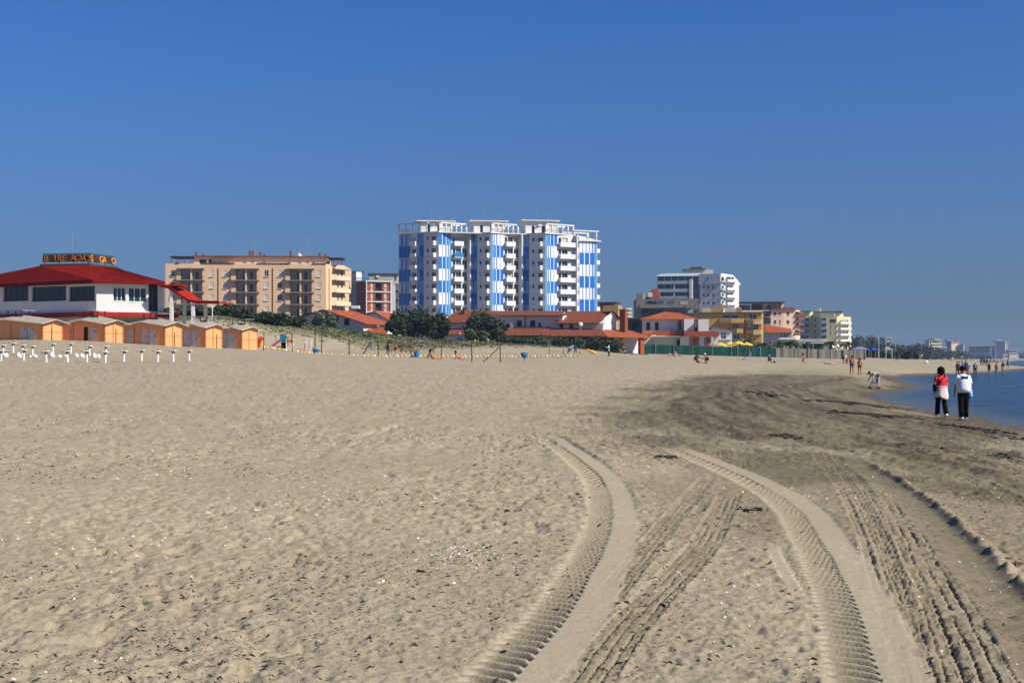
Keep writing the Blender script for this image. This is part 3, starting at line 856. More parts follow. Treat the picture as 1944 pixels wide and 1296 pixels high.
# --- sawtooth row of orange bathing cabins
def cabins():
    # (left edge of the shaded side, corner, right edge of the lit gable, distance of the corner)
    spec = [(-36, 81, 119, 101.5), (119, 199, 234, 105), (234, 313, 346, 111), (346, 390, 422, 119), (422, 459, 489, 127)]
    doors = [[(37, 49), (52, 64)], [(133, 137), (159, 167), (170, 182)], [(241, 251), (268, 280), (283, 296)], [(348.5, 360), (363, 375)], [(422.5, 430), (433, 445)]]
    words = ['nearest the frame edge, behind the white umbrella stands', 'with one dark open door', 'in the middle of the row, with three white doors', 'with two white doors, fourth along the row', 'at the far end of the row, beside the playground']
    for i, (pl, pc, pr, Y) in enumerate(spec):
        c = (XP(pc, Y), Y)
        g = Fac(ang=36, P=c); g.L = g.s(pr)
        k = Fac(ang=-21, P=c); Ls = -k.s(pl) if i else 7.0
        Ls = min(Ls, 8.5)
        s = Fac(ang=-21, P=k.p(-Ls, 0, 0)[:2]); s.L = Ls
        gz = zt(c[0], c[1]) - .25
        ez = ZP([612, 613, 616.5, 620.5, 625][i], Y); rz = ez + .24
        root = thing('bathing_cabin', 'orange wooden bathing cabin ' + words[i], 'cabin', (c[0], c[1], zt(*c)), 'orange bathing cabins in a sawtooth row')
        hs = [s.rect(a, b, 0, 0)[:2] + (gz, ez - .30) for a, b in doors[i]]
        hs = [(max(a, .05), min(b, s.L - .05), q, r) for a, b, q, r in hs if b > .2]
        mb = MB()
        s.wall(mb, 0, s.L, gz, ez, hs, .08)
        g.wall(mb, 0, g.L, gz, ez, (), .1)
        mid = g.L / 2
        mb.poly([g.p(0, 0, ez), g.p(g.L, 0, ez), g.p(mid, 0, rz)])
        mb.poly([g.p(g.L, 0, gz), g.p(g.L, -Ls, gz), g.p(g.L, -Ls, ez), g.p(g.L, 0, ez)])
        part(mb, 'wall', M['orange'], root)
        # boards: cover strips proud of the wall
        for u0 in (0.03, g.L * .46, g.L - .03):
            mb = MB(); g.box(mb, u0 - .035, u0 + .035, .005, .03, gz, ez + (.2 if 1 < u0 < g.L - .1 else 0)); part(mb, 'batten', M['orange2'], root)
        mb = MB(); g.box(mb, 0.05, g.L - .05, .006, .02, gz + (ez - gz) * .52, gz + (ez - gz) * .52 + .03); part(mb, 'rail', M['orange2'], root)
        for u0 in np.arange(s.L - .06, .2, -1.55):
            if any(h[0] - .1 < u0 < h[1] + .1 for h in hs): continue
            mb = MB(); s.box(mb, u0 - .04, u0 + .04, .005, .035, gz, ez); part(mb, 'batten', M['orange2'], root)
        for j, h in enumerate(hs):
            mb = MB(); op = i == 1 and j == 1
            if op:
                s.box(mb, h[0], h[1], -.075, -.05, h[2], h[3]); part(mb, 'open_doorway', M['dark'], root)
                continue
            s.box(mb, h[0] + .02, h[1] - .02, -.075, -.02, h[2], h[3] - .03); d = part(mb, 'door', M['door'], root)
            mb = MB()
            for q in (.25, .5, .75): s.box(mb, h[0] + (h[1] - h[0]) * q - .012, h[0] + (h[1] - h[0]) * q + .012, -.02, -.012, h[2], h[3] - .03)
            part(mb, 'groove_strip', M['grey'], d)
            mb = MB(); s.box(mb, h[1] - .16, h[1] - .1, -.02, .02, h[2] + 1.0, h[2] + 1.12); part(mb, 'handle', M['iron'], d)
        # shallow cross-gabled roof: every side has its own low gable, the ridges meet in the middle
        oh = .34; e = Vector((s.t[0], s.t[1], 0)); n2 = Vector((g.t[0], g.t[1], 0))
        c0 = Vector((c[0], c[1], 0)); Q = lambda a, b, z: c0 - e * a + n2 * b + Vector((0, 0, z))
        a0, a1, b0, b1 = -oh, Ls + .05, -oh, g.L + oh; am, bm = (a0 + a1) / 2, (b0 + b1) / 2
        RG = [Q(a0, b0, ez - .08), Q(a0, bm, rz + .03), Q(a0, b1, ez - .08), Q(am, b1, rz + .03), Q(a1, b1, ez - .08), Q(a1, bm, rz + .03), Q(a1, b0, ez - .08), Q(am, b0, rz + .03)]
        CT = Q(am, bm, ez + .68)
        mb = MB()
        for j in range(8):
            A_, B_ = RG[j], RG[(j + 1) % 8]; dn = Vector((0, 0, .05)); mb.hexa([A_ - dn, B_ - dn, CT - dn], [A_, B_, CT])
        rf = part(mb, 'roof', M['rooff'], root)
        mb = MB(); mb.poly([s.p(0, 0, ez), s.p(s.L, 0, ez), s.p(s.L / 2, 0, rz - .02)]); part(mb, 'side_gable', M['orange'], root)
        mb = MB()
        for j in (0, 1, 6, 7): mb.tube(RG[j] - Vector((0, 0, .03)), RG[(j + 1) % 8] - Vector((0, 0, .03)), .035, n=4)
        part(mb, 'barge_board', M['offwhite'], rf)
        # raised vent table over the middle
        mb = MB(); v = CT
        q = [v + e * a + n2 * b + Vector((0, 0, .34)) for a, b in ((-1.0, -.5), (1.0, -.5), (1.0, .5), (-1.0, .5))]
        mb.slab(q, .05); part(mb, 'roof_vent', M['rooff'], rf)
        for a, b in ((-.7, -.3), (.7, -.3), (.7, .3), (-.7, .3)):
            mb = MB(); p = v + e * a + n2 * b; mb.tube(p - Vector((0, 0, .2)), p + Vector((0, 0, .3)), .05, n=5); part(mb, 'vent_leg', M['iron'], rf)
        mb = MB(); x = g.p(g.L * .15, 1.6 + .4 * (i % 2), 0)
        if i in (0, 1, 2, 3): mb.tube((x[0], x[1], zt(x[0], x[1]) - .2), (x[0], x[1], zt(x[0], x[1]) + [.9, 1.1, 1.2, 1.25][i]), .045, n=6); solo(mb, 'stub_post', M['wood'], 'short dark wooden post in front of the %s orange cabin' % ORD[i], 'post', (x[0], x[1], zt(x[0], x[1])), 'short posts before the cabins')
cabins()

# --- beige apartment block with loggias
def antenna(root, x, y, z0, z1, arms=3, w=.9, name='roof_antenna'):
    mb = MB(); mb.tube((x, y, z0), (x, y, z1), .05, .03, 5)
    for i in range(arms):
        z = z1 - i * .8; mb.tube((x - w, y, z), (x + w, y, z), .03, n=4)
        for q in np.linspace(-w, w, 5): mb.tube((x + q, y - .25, z), (x + q, y + .25, z), .015, n=4)
    return part(mb, name, M['steel'], root)
def beige():
    fs, pts = chain(314, 322, [(619, 3), (654, 55)])
    f, r = fs
    root = thing('apartment_block', 'beige five-storey apartment block with stacked loggia balconies and roof terrace', 'apartment block', base_of(pts))
    gz = zt(pts[0][0], pts[0][1]) - 2; zp = f.z(500.7, 20)
    rowsw = [(512.8, 525), (536, 547.5), (559, 570.5), (581.7, 592.7), (604, 615)]
    bays = [(336.5, 389, 343, 384), (440, 493, 447, 487.5), (542.5, 597, 549.5, 591.7)]
    slabs = [509.4, 531.6, 554.5, 577.3, 600]
    holes, wins = [], []
    for ci, (a, b) in enumerate(((324, 332), (398, 406), (423, 431), (501.5, 510), (527, 535.5), (601, 609.6))):
        for ri, (p, q) in enumerate(rowsw):
            h = f.rect(a, b, p, q); holes.append(h); wins.append((h, 'glass' if (ci == 0 or (ci, ri) in ((3, 0), (4, 1), (4, 2))) else 'shutter'))
    for b in bays:
        u0, u1 = f.s(b[2]), f.s(b[3]); holes.append((u0, u1, gz, f.z(509.8, 20)))
    hr = [r.rect(a, b, p, q) for p, q in rowsw[:4] for a, b in ((640, 643), (647, 650.5))]
    shell(root, fs, pts, gz, zp, 14, M['beige'], {0: holes, 1: hr}, hd=1.5)
    for h, k in wins: window(f, h, root, k, 'white2', .12, 0 if k == 'shutter' else 1)
    for h in hr: window(r, h, root, 'glass', 'white2', .25, 1)
    for bi, b in enumerate(bays):
        for si, py in enumerate(slabs):
            mb = MB(); u0, u1 = f.s(b[0]), f.s(b[1]); z = f.z(py, 20)
            f.box(mb, u0, u1, -1.48, 1.15, z - .2, z); bal = part(mb, 'balcony', M['concrete'], root)
            if si:
                mb = MB(); um = f.s(b[2]) + .3
                f.box(mb, u0, um, 1.02, 1.13, z, z + .95); f.box(mb, u0, u0 + .1, 0, 1.02, z, z + .95); part(mb, 'parapet', M['beige'], bal)
                mb = MB(); railing(mb, f, um, u1, 1.1, z, 1.0, .4, .02); f.box(mb, u1 - .03, u1, 0, 1.1, z + .97, z + 1.0); part(mb, 'railing', M['iron'], bal)
            if si < 4:
                zt_, zb = z - .25, f.z(slabs[si + 1], 20)
                w_ = f.s(b[3]) - f.s(b[2])
                for q0, q1, kd in ((.12, .27, 'shutter'), (.30, .44, 'glass'), (.62, .80, 'glassb' if (bi + si) % 2 else 'glass')):
                    window(f, (f.s(b[2]) + w_ * q0, f.s(b[2]) + w_ * q1, zb + .02, zb + 2.15), root, kd, 'white2', 1.47, 0)
        uc = (f.s(b[2]) + f.s(b[3])) / 2
        mb = MB(); f.box(mb, uc - .18, uc + .18, -1.49, .6, gz, f.z(509.8, 20) - .2); part(mb, 'party_wall', M['beige2'], root)
        mb = MB(); f.box(mb, f.s(b[0]) - 1.5 if bi else f.s(b[0]) - .5, f.s(b[2]) - .3, -.1, .12, zp - .02, zp + .22)
        part(mb, 'coping', M['dgrey'], root)
    for a, b in ((f.s(383), f.s(446)), (f.s(488), f.s(551)), (f.s(592), f.L)):
        mb = MB(); f.box(mb, a, b, .125, .16, zp + .003, zp + .25); part(mb, 'coping', M['dgrey'], root)
    for px in (414.6, 518): mb = MB(); u = f.s(px); mb.tube(f.p(u, .08, f.z(600, u)), f.p(u, .08, f.z(509, u)), .09, n=6); part(mb, 'drain_pipe', M['brickd'], root)
    # side balconies round the corner
    for py in (512, 532.8, 555.8, 580.5):
        mb = MB(); u0, u1 = r.s(631), r.L; z = r.z(py, u1); r.box(mb, u0, u1 + 1.0, .01, 1.3, z - .2, z); bl = part(mb, 'balcony', M['concrete'], root)
        if py > 515: mb = MB(); r.box(mb, u0, u1 + 1.0, 1.2, 1.29, z + .002, z + .95); part(mb, 'parapet', M['beige2'], bl)
    mb = MB(); u = r.s(624.5); mb.tube(r.p(u, .08, gz), r.p(u, .08, zp - 1), .08, n=6); part(mb, 'drain_pipe', M['brickd'], root)
    # penthouse, pergolas, chimneys
    p = Fac(ang=3, P=f.p(0, -2.4, 0)[:2]); u0, u1 = p.s(368), p.s(622); z0, z1 = zp + .004, p.z(488, 20)
    hs = [p.rect(a, b, 491.5, 501.2) for a, b in ((378, 392), (396, 402), (460, 467), (476, 482), (497, 504), (545, 552), (565, 572), (580, 586.5), (592, 598))]
    mb = MB(); p.wall(mb, u0, u1, z0, z1, hs, .2); p.box(mb, u0, u1, -9, -.25, z0, z1 - .01)
    p.box(mb, u0 - .002, u0 + .2, -8.9, -.01, z0, z1 - .02); p.box(mb, u1 - .2, u1 + .002, -8.9, -.01, z0, z1 - .02)
    part(mb, 'penthouse', M['beige2'], root)
    for i, h in enumerate(hs): window(p, h, root, 'shutter' if i > 1 else 'glass', 'white2', .18, 0)
    mb = MB(); p.box(mb, u0 - .4, u1 + .4, -9.5, .7, z1, z1 + .25); part(mb, 'roof', M['tile2'], root)
    mb = MB(); p.box(mb, p.s(412), p.s(446), .3, 2.3, p.z(488.6, 20), p.z(486.5, 20)); part(mb, 'terrace_awning', M['tile2'], root)
    for a, b, py, tone in ((325, 368, 487.5, 'shutterd'), (625, 652, 489, 'shutterd')):
        mb = MB(); p.box(mb, p.s(a), p.s(b), -6, 1.4, p.z(py + 2, 20), p.z(py, 20)); pg = part(mb, 'pergola_roof', M[tone], root)
        for q in (.06, .3, .62, .9):
            mb = MB(); u = p.s(a) + (p.s(b) - p.s(a)) * q; p.box(mb, u - .12, u + .12, 1.0, 1.24, zp, p.z(py + 2, 20)); part(mb, 'post', M['brickd'], pg)
    mb = MB(); p.box(mb, p.s(344), p.s(383), 1.2, 1.5, zp - .75, zp + .05); part(mb, 'terrace_wall', M['brickd'], root)
    for px in (367, 381, 470, 476, 490, 498, 548, 604, 615):
        mb = MB(); u = p.s(px); p.box(mb, u - .25, u + .25, -4, -3.5, z1 + .2, z1 + .9 + .4 * (px % 3)); p.box(mb, u - .33, u + .33, -4.1, -3.4, z1 + 1.0 + .4 * (px % 3), z1 + 1.08 + .4 * (px % 3)); part(mb, 'chimney', M['brickd'], root)
    mb = MB(); p.box(mb, p.s(555), p.s(585), -5, -2.5, z1 + .26, z1 + .5); part(mb, 'roof_deck', M['dark'], root)
    mb = MB(); u = p.s(569); mb.lathe([(0.02, 0), (.35, .06), (.55, .18), (.56, .2), (.3, .1), (.02, .04)], (0, 0, 0), 14); 
    mb.v = [(p.p(u, -2.2 + a[2], 0)[0] + a[0], p.p(u, -2.2 + a[2], 0)[1] - a[2] * 0, z1 + .95 + a[1]) for a in mb.v]; part(mb, 'satellite_dish', M['plastic'], root)
    for px, pt in ((480, 451), (583, 450)): q = p.p(p.s(px), -4, 0); antenna(root, q[0], q[1], z1, ZP(pt, q[1]))
beige()

# --- brick-red block with white bands, and the two pale blocks behind
def brickblock():
    fs, pts = chain(655, 396, [(694.6, -32), (742, 22)])
    l, r = fs
    root = thing('brick_apartment_block', 'red brick apartment block with white bands and white window strips', 'apartment block', base_of(pts))
    gz = zt(*pts[1]) - 2; z1 = l.z(534.5, l.L)
    hl = [l.rect(a, b, p, q) for p, q in ((540, 544.5), (555, 565)) for a, b in ((662, 669),)]
    rec = [r.rect(712.5, 725, p, q) for p, q in ((536.5, 551.8), (555, 570.5), (574, 590), (594, 606))]
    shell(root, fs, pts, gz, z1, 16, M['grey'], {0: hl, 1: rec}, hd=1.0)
    for h in hl: window(l, h, root, 'glass', 'white2', .95, 1)
    for h in rec: window(r, (h[0] + .2, h[1] - .2, h[2], h[3] - .3), root, 'glass', 'brickd', .98, 1)
    for i, (a, b) in enumerate(((696, 703.2), (707.2, 712.3), (725.2, 729.5), (733.5, 741.2))):
        mb = MB(); r.pbox(mb, a, b, .01, .12, 536, 625); part(mb, 'brick_panel', M['brick'], root)
    mb = MB(); l.pbox(mb, 677, 693, .01, .1, 536, 620); part(mb, 'brick_panel', M['brick'], root)
    for a, b in ((703.6, 707), (729.8, 733.2)):
        for p, q in ((536.5, 545), (546, 552), (554, 566), (567, 571), (573, 583), (584, 590)):
            window(r, r.rect(a, b, p, q), root, 'shutter', 'white2', -.02, 0)
    for py in (553, 571.8, 591.3):
        mb = MB(); r.box(mb, 0, r.L + .1, .121, .45, r.z(py, 0) - .25, r.z(py, 0)); part(mb, 'floor_band', M['white'], root)
        mb = MB(); l.box(mb, l.s(677), l.L, .101, .3, l.z(py, l.L) - .2, l.z(py, l.L)); part(mb, 'floor_band', M['grey'], root)  # grey copy of the white band: shade put into the colour
        mb = MB(); railing(mb, r, r.s(712.5), r.s(725), .3, r.z(py, 0), 1.0, .4, .03); part(mb, 'railing', M['iron'], root)
    for u in (0.08, r.L - .1): mb = MB(); r.box(mb, u - .12, u + .12, .13, .5, gz, z1); part(mb, 'white_pillar', M['white'], root)
    mb = MB(); r.box(mb, -.1, r.L + .4, -.6, .6, z1, z1 + .3); l.box(mb, 0, l.L + .2, -.6, .55, z1 + .01, z1 + .29); part(mb, 'cornice', M['white'], root)
    mb = MB(); railing(mb, r, 0, r.L, .5, z1 + .3, .9, .3, .035); railing(mb, l, 0, l.L, .5, z1 + .3, .9, .3, .035); part(mb, 'roof_railing', M['iron'], root)
    q = Fac(656, 412, -6); mb = MB(); q.pbox(mb, 656, 676, -6, 0, 515.5, 534); part(mb, 'attic', M['offwhite'], root)  # duller white paints shade on this face of the attic
    q = Fac(676, 410, 25); mb = MB(); q.pbox(mb, 676, 686.5, -5, .1, 516, 534); part(mb, 'attic', M['white'], root)
    mb = MB(); Fac(655, 411, 0).pbox(mb, 655, 688, -5, .5, 514.5, 515.9); part(mb, 'attic_roof', M['dgrey'], root)
    mb = MB(); Fac(658, 380, 0).pbox(mb, 659, 682, -2, .4, 580, 585.5); part(mb, 'terrace_awning', M['canvasw'], root)
    fs, pts = chain(701, 445, [(757, 6)]); f = fs[0]
    r2 = thing('pale_rear_block', 'pale cream block with flat dark roof behind the brick block', 'building', base_of(pts))
    h = [f.rect(747.5, 752.5, 524, 533)]
    shell(r2, fs, pts, zt(*pts[0]) - 1, f.z(520, 3), 12, M['offwhite'], {0: h}); window(f, h[0], r2, 'glass')
    mb = MB(); f.box(mb, -.5, f.L + .5, -10, .6, f.z(520, 3), f.z(518.8, 3)); part(mb, 'roof', M['dgrey'], r2)
    mb = MB(); u = f.s(717); f.box(mb, u - .5, u + .5, .01, .5, f.z(526, 0), f.z(523.5, 0)); part(mb, 'air_conditioner', M['plastic'], r2)
    fs, pts = chain(742, 425, [(758, -10)]); f = fs[0]
    r3 = thing('brown_rear_block', 'dull brown balconied block squeezed beside the blue and white tower', 'building', base_of(pts))
    hs = [f.rect(744, 750, p, p + 9) for p in (541, 557, 573)]
    shell(r3, fs, pts, zt(*pts[0]) - 1, f.z(538.5, 1), 8, M['taupe'], {0: hs})
    for h in hs: window(f, h, r3, 'glass', 'dgrey')
    for py in (552, 569, 586): mb = MB(); f.box(mb, 0, f.L, .01, .9, f.z(py, 0), f.z(py - 1.2, 0)); part(mb, 'balcony', M['concrete'], r3)
brickblock()

# --- blue and white striped tower
def tower():
    segs = [(780, -26), (792, -26), (805, -26), (832.5, -26), (858.5, 34), (889, 29), (906, -26), (931.5, -26), (957, 34), (987, 29), (1004.6, -26), (1034.5, -26), (1059, 34), (1092, 29), (1100, 10), (1133.5, 24)]
    fs, pts = chain(757, 333, segs)
    root = thing('striped_apartment_tower', 'tall white apartment tower clad in blue and white striped panels', 'apartment tower', base_of(pts))
    gz = zt(*pts[4]) - 2
    ztop = fs[4].z(441.5, 0); fl = (fs[4].z(441.5, 0) - fs[4].z(441.5 + 22.7 * 6, 0)) / 6
    levels = [ztop - fl * i for i in range(12)]
    zend = fs[15].z(457.5, 0)
    # structure of the tower: white walls, recesses left open
    holes, wins = {}, []
    def rects(f, a, b, lo, hi, n=11): return [(f.s(a), f.s(b), levels[i + 1] + lo, levels[i + 1] + hi) for i in range(n)]
    for i, (a, b) in ((1, (782, 790)), (3, (810, 813.5)), (7, (910, 914)), (11, (1010.5, 1014.5))):
        holes[i] = rects(fs[i], a, b, 1.2 if i > 1 else .2, 2.2)
    for i, cols in ((3, (819, 827)), (7, (920, 928)), (11, (1021, 1030))):
        holes[i] = holes[i] + rects(fs[i], cols[0], cols[1], .1, 2.2)
    for i in (5, 9, 13):
        f = fs[i]; holes[i] = [(f.L * .04, f.L * .20, levels[j + 1] + .12, levels[j + 1] + 2.25) for j in range(11)] + [(f.L * .24, f.L * .56, levels[j + 1] + .12, levels[j + 1] + 2.3) for j in range(11)] + ([(f.L * .62, f.L * .93, levels[j + 1] + .12, levels[j + 1] + 2.4) for j in range(11)] if i != 13 else [])
    holes[14] = [(fs[14].L * .15, fs[14].L * .85, zend - fl * (j + 1) + 1.3, zend - fl * (j + 1) + 2.4) for j in range(10)]
    bk = [(pts[14][0] + 6, pts[14][1] + 14), (pts[0][0] + 6, pts[0][1] + 14)]
    shell(root, fs[:14], pts[:15], gz, ztop, 0, M['white'], {k: v for k, v in holes.items() if k < 14}, back=bk, hd=.3)
    eb = [(pts[-1][0] - 1.0, pts[-1][1] + 9), (pts[14][0] + 4, pts[14][1] + 11)]
    shell(root, fs[14:], pts[14:], gz, zend, 0, M['white'], {0: holes[14]}, back=eb, name='end_wall', hd=.2)
    for i in holes:
        for j, h in enumerate(holes[i]):
            if h[2] < gz + 7: continue
            rk = random.Random(i * 100 + j).random(); kind = 'awnblue' if (i == 14 and j % 3 == 0) or rk < .05 else ('shutter' if rk < .16 else ('glass' if i in (1, 3, 7, 11) or rk < .6 else 'glassb'))
            window(fs[i], h, root, kind, 'white2', .28 if i < 14 else .18, 1 if (h[1] - h[0]) > 1 else 0)
    # striped cladding, one panel per storey
    mats = [M['white2'], M['blue2'], M['blue']]
    def panel(f, u0, u1, z0, z1, pat, o=.02, over=0):
        mb = MB(); n = len(pat); k = (u1 - u0) / n
        for q, ch in enumerate(pat):
            mb.mi = {'w': 0, 'l': 1, 'b': 2}[ch]
            f.box(mb, u0 + k * q, u0 + k * (q + 1), .004, o + (.05 if ch == 'w' else .03), z0, z1)
        part(mb, 'cladding_panel', mats, root)
    A, B = 'bbbbbwbbbbbwbbllllll', 'wwwwwlwwwwllwwllwlll'
    A2, B2 = A[::-1], B[::-1]
    SW, SB, NW, NB = 'wbwblbwbwblbwbwb', 'bbbbblbbbbblbbbb', 'bbbblbwlbblbwbll', 'lblwlbbbbbbbbbbb'
    for j in range(11):
        z0, z1 = levels[j + 1] + .02, levels[j] - .02
        if z0 < gz + 6: break
        ev = j % 2 == 0
        panel(fs[0], .1, fs[0].L - .1, z0, z1, (SW if ev else SB))
        panel(fs[2], .1, fs[2].L - .1, z0, z1, (NW if ev else NB))
        panel(fs[4], .05, fs[4].L - .25, z0, z1, A if ev else B)
        panel(fs[6], .1, fs[6].L - .05, z0, z1, (NW if ev else NB))
        panel(fs[8], .05, fs[8].L - .25, z0, z1, B2 if ev else A2)
        panel(fs[10], .1, fs[10].L - .05, z0, z1, (NW if ev else NB))
        panel(fs[12], .05, fs[12].L - .25, z0, z1, A2 if ev else B2)
        ze0, ze1 = zend - fl * (j + 1) + .02, zend - fl * j - .02
        if ze0 > gz + 5: panel(fs[15], .05, fs[15].L - .1, ze0, ze1, 'wwwlwwwlwwwlwwllwlll' if ev else 'bbbbbwbbbbbwbbbbblll')
    # balconies
    def bal(f, u0, u1, d, z, h=1.0, m='white2', back=0.0):
        mb = MB(); f.box(mb, u0, u1, back, d, z - .16, z); b = part(mb, 'balcony', M['white'], root)
        mb = MB(); f.box(mb, u0, u1, d - .08, d, z + .003, z + h); f.box(mb, u0, u0 + .08, back, d - .081, z + .003, z + h); f.box(mb, u1 - .08, u1, back, d - .081, z + .003, z + h)
        part(mb, 'parapet', M[m], b)
    for j in range(1, 12):
        z = levels[j]
        if z < gz + 5: break
        bal(fs[1], .1, fs[1].L - .1, .9, z)
        for i, (a, b) in ((3, (819.5, 827)), (7, (921, 928.5)), (11, (1022, 1029.5))): bal(fs[i], fs[i].s(a), fs[i].s(b), 1.1, z, 1.0, 'plastic')
        for i in (5, 9): bal(fs[i], .25, fs[i].L * .62, .95, z, 1.05, 'pblue' if (i == 5 and j == 2) else 'white2')
        bal(fs[13], .25, fs[13].L - .1, 1.0, z, 1.05)
        ze = zend - fl * (j - .05)
        if ze > gz + 6:
            bal(fs[14], .05, fs[14].L - .05, .35, ze, 1.0)
            e = Fac(ang=24, P=fs[15].p(fs[15].L, 0, 0)[:2]); mb = MB(); e.box(mb, .01, 1.1, -3, -.4, ze, ze + 1.1); part(mb, 'balcony', M['white'], root)
    # dividing wall that shades the recessed balconies
    for i in (5, 9): mb = MB(); f = fs[i]; f.box(mb, f.L - .35, f.L - .05, .002, 1.6, gz, ztop); part(mb, 'fin_wall', M['white'], root)
    mb = MB(); f = fs[13]; f.box(mb, f.L - .3, f.L - .02, .002, 1.3, gz, ztop); part(mb, 'fin_wall', M['white'], root)
    # roof slabs, terraces and pergolas
    mb = MB(); mb.hexa([(p[0], p[1], ztop) for p in [fs[0].p(-.4, .5, 0), pts[4], pts[14], bk[0], bk[1]]], [(p[0], p[1], ztop + .25) for p in [fs[0].p(-.4, .5, 0), pts[4], pts[14], bk[0], bk[1]]]); part(mb, 'roof_slab', M['white'], root)
    for i in (4, 8, 12):
        f, g = fs[i], fs[i - 1]
        mb = MB(); f.box(mb, -.2, f.L + fs[i + 1].L * .95, -6, .35, ztop + .02, ztop + .3); g.box(mb, -2, g.L + .1, -6, .3, ztop + .03, ztop + .29); part(mb, 'terrace_slab', M['white'], root)
        # penthouse block behind, pergola beam on posts in front
        q = Fac(ang=10, P=g.p(-1.5, -1.0, 0)[:2])
        zt1 = q.z(417.5 if i == 12 else 418.5, 0)
        mb = MB(); hh = [(1.6, 2.4, ztop + .3, ztop + 2.5), (4.2, 5.2, ztop + .3, ztop + 2.5)]
        q.wall(mb, 0, 8.2, ztop + .28, zt1 - .25, hh, .3); q.box(mb, 0, .2, -6, -.01, ztop + .28, zt1 - .26); q.box(mb, 8.0, 8.2, -6, -.01, ztop + .28, zt1 - .26); q.box(mb, 0.2, 8.0, -6.2, -.4, ztop + .28, zt1 - .27)
        ph = part(mb, 'penthouse', M['white'], root)
        for h in hh: window(q, h, ph if False else root, 'glass', 'white2', .28, 0)
        mb = MB(); q.box(mb, -1.2, 9.0, -6.5, .8, zt1 - .24, zt1); part(mb, 'penthouse_roof', M['white'], ph)
        zb = ztop + 2.45
        mb = MB(); f.box(mb, .6, f.L + fs[i + 1].L, -.5, .05, zb, zb + .3); f.box(mb, .6, f.L + fs[i + 1].L, -4.2, -3.8, zb, zb + .3); pg = part(mb, 'pergola_beam', M['white'], root)
        for k in np.linspace(.8, f.L + fs[i + 1].L - .2, 6):
            mb = MB(); wd = .16 if k > 1 else .5; f.box(mb, k - wd, k + wd, -.4, -.06, ztop + .3, zb); part(mb, 'post', M['white'], pg)
        mb = MB(); railing(mb, f, 0, f.L + fs[i + 1].L, .2, ztop + .3, 1.0, .5, .03); part(mb, 'terrace_railing', M['steel'], root)
    f = fs[0]; zb = ztop + 2.5
    mb = MB(); f.box(mb, -.3, f.L + 5, -.4, .1, zb, zb + .25); pg = part(mb, 'pergola_beam', M['white'], root)
    for k in np.linspace(0, f.L + 4.5, 5): mb = MB(); f.box(mb, k - .15, k + .15, -.35, -.05, ztop + .26, zb); part(mb, 'post', M['white'], pg)
    mb = MB(); railing(mb, f, 0, f.L + 5, .2, ztop + .26, 1.0, .4, .03); f.box(mb, .2, f.L, .2, .26, ztop + .26, ztop + 1.1); part(mb, 'terrace_railing', M['white2'], root)
    f = fs[15]; g = fs[14]
    mb = MB(); f.box(mb, -1.6, f.L + .9, -8, .6, zend, zend + .28); part(mb, 'roof_slab', M['white'], root)
    zb = zend + 2.55; mb = MB(); f.box(mb, -1.8, f.L + .5, -.6, .2, zb, zb + .28); f.box(mb, -1.8, f.L + .5, -6, -5.5, zb, zb + .28); pg = part(mb, 'pergola_beam', M['white'], root)
    for k in (-1.5, f.L * .45, f.L * .52, f.L - .1): mb = MB(); f.box(mb, k - .15, k + .15, -.4, -.05, zend + .28, zb); part(mb, 'post', M['white'], pg)
    mb = MB(); railing(mb, f, -1.5, f.L + .3, .2, zend + .28, 1.0, .5, .03); part(mb, 'terrace_railing', M['steel'], root)
    for px, pt in ((819, 399), (858, 412), (918, 398), (950, 410), (1019, 397), (1040, 410)):
        Y = 345; x = XP(px, Y); antenna(root, x, Y, ztop, ZP(pt, Y), 2, .8)
tower()

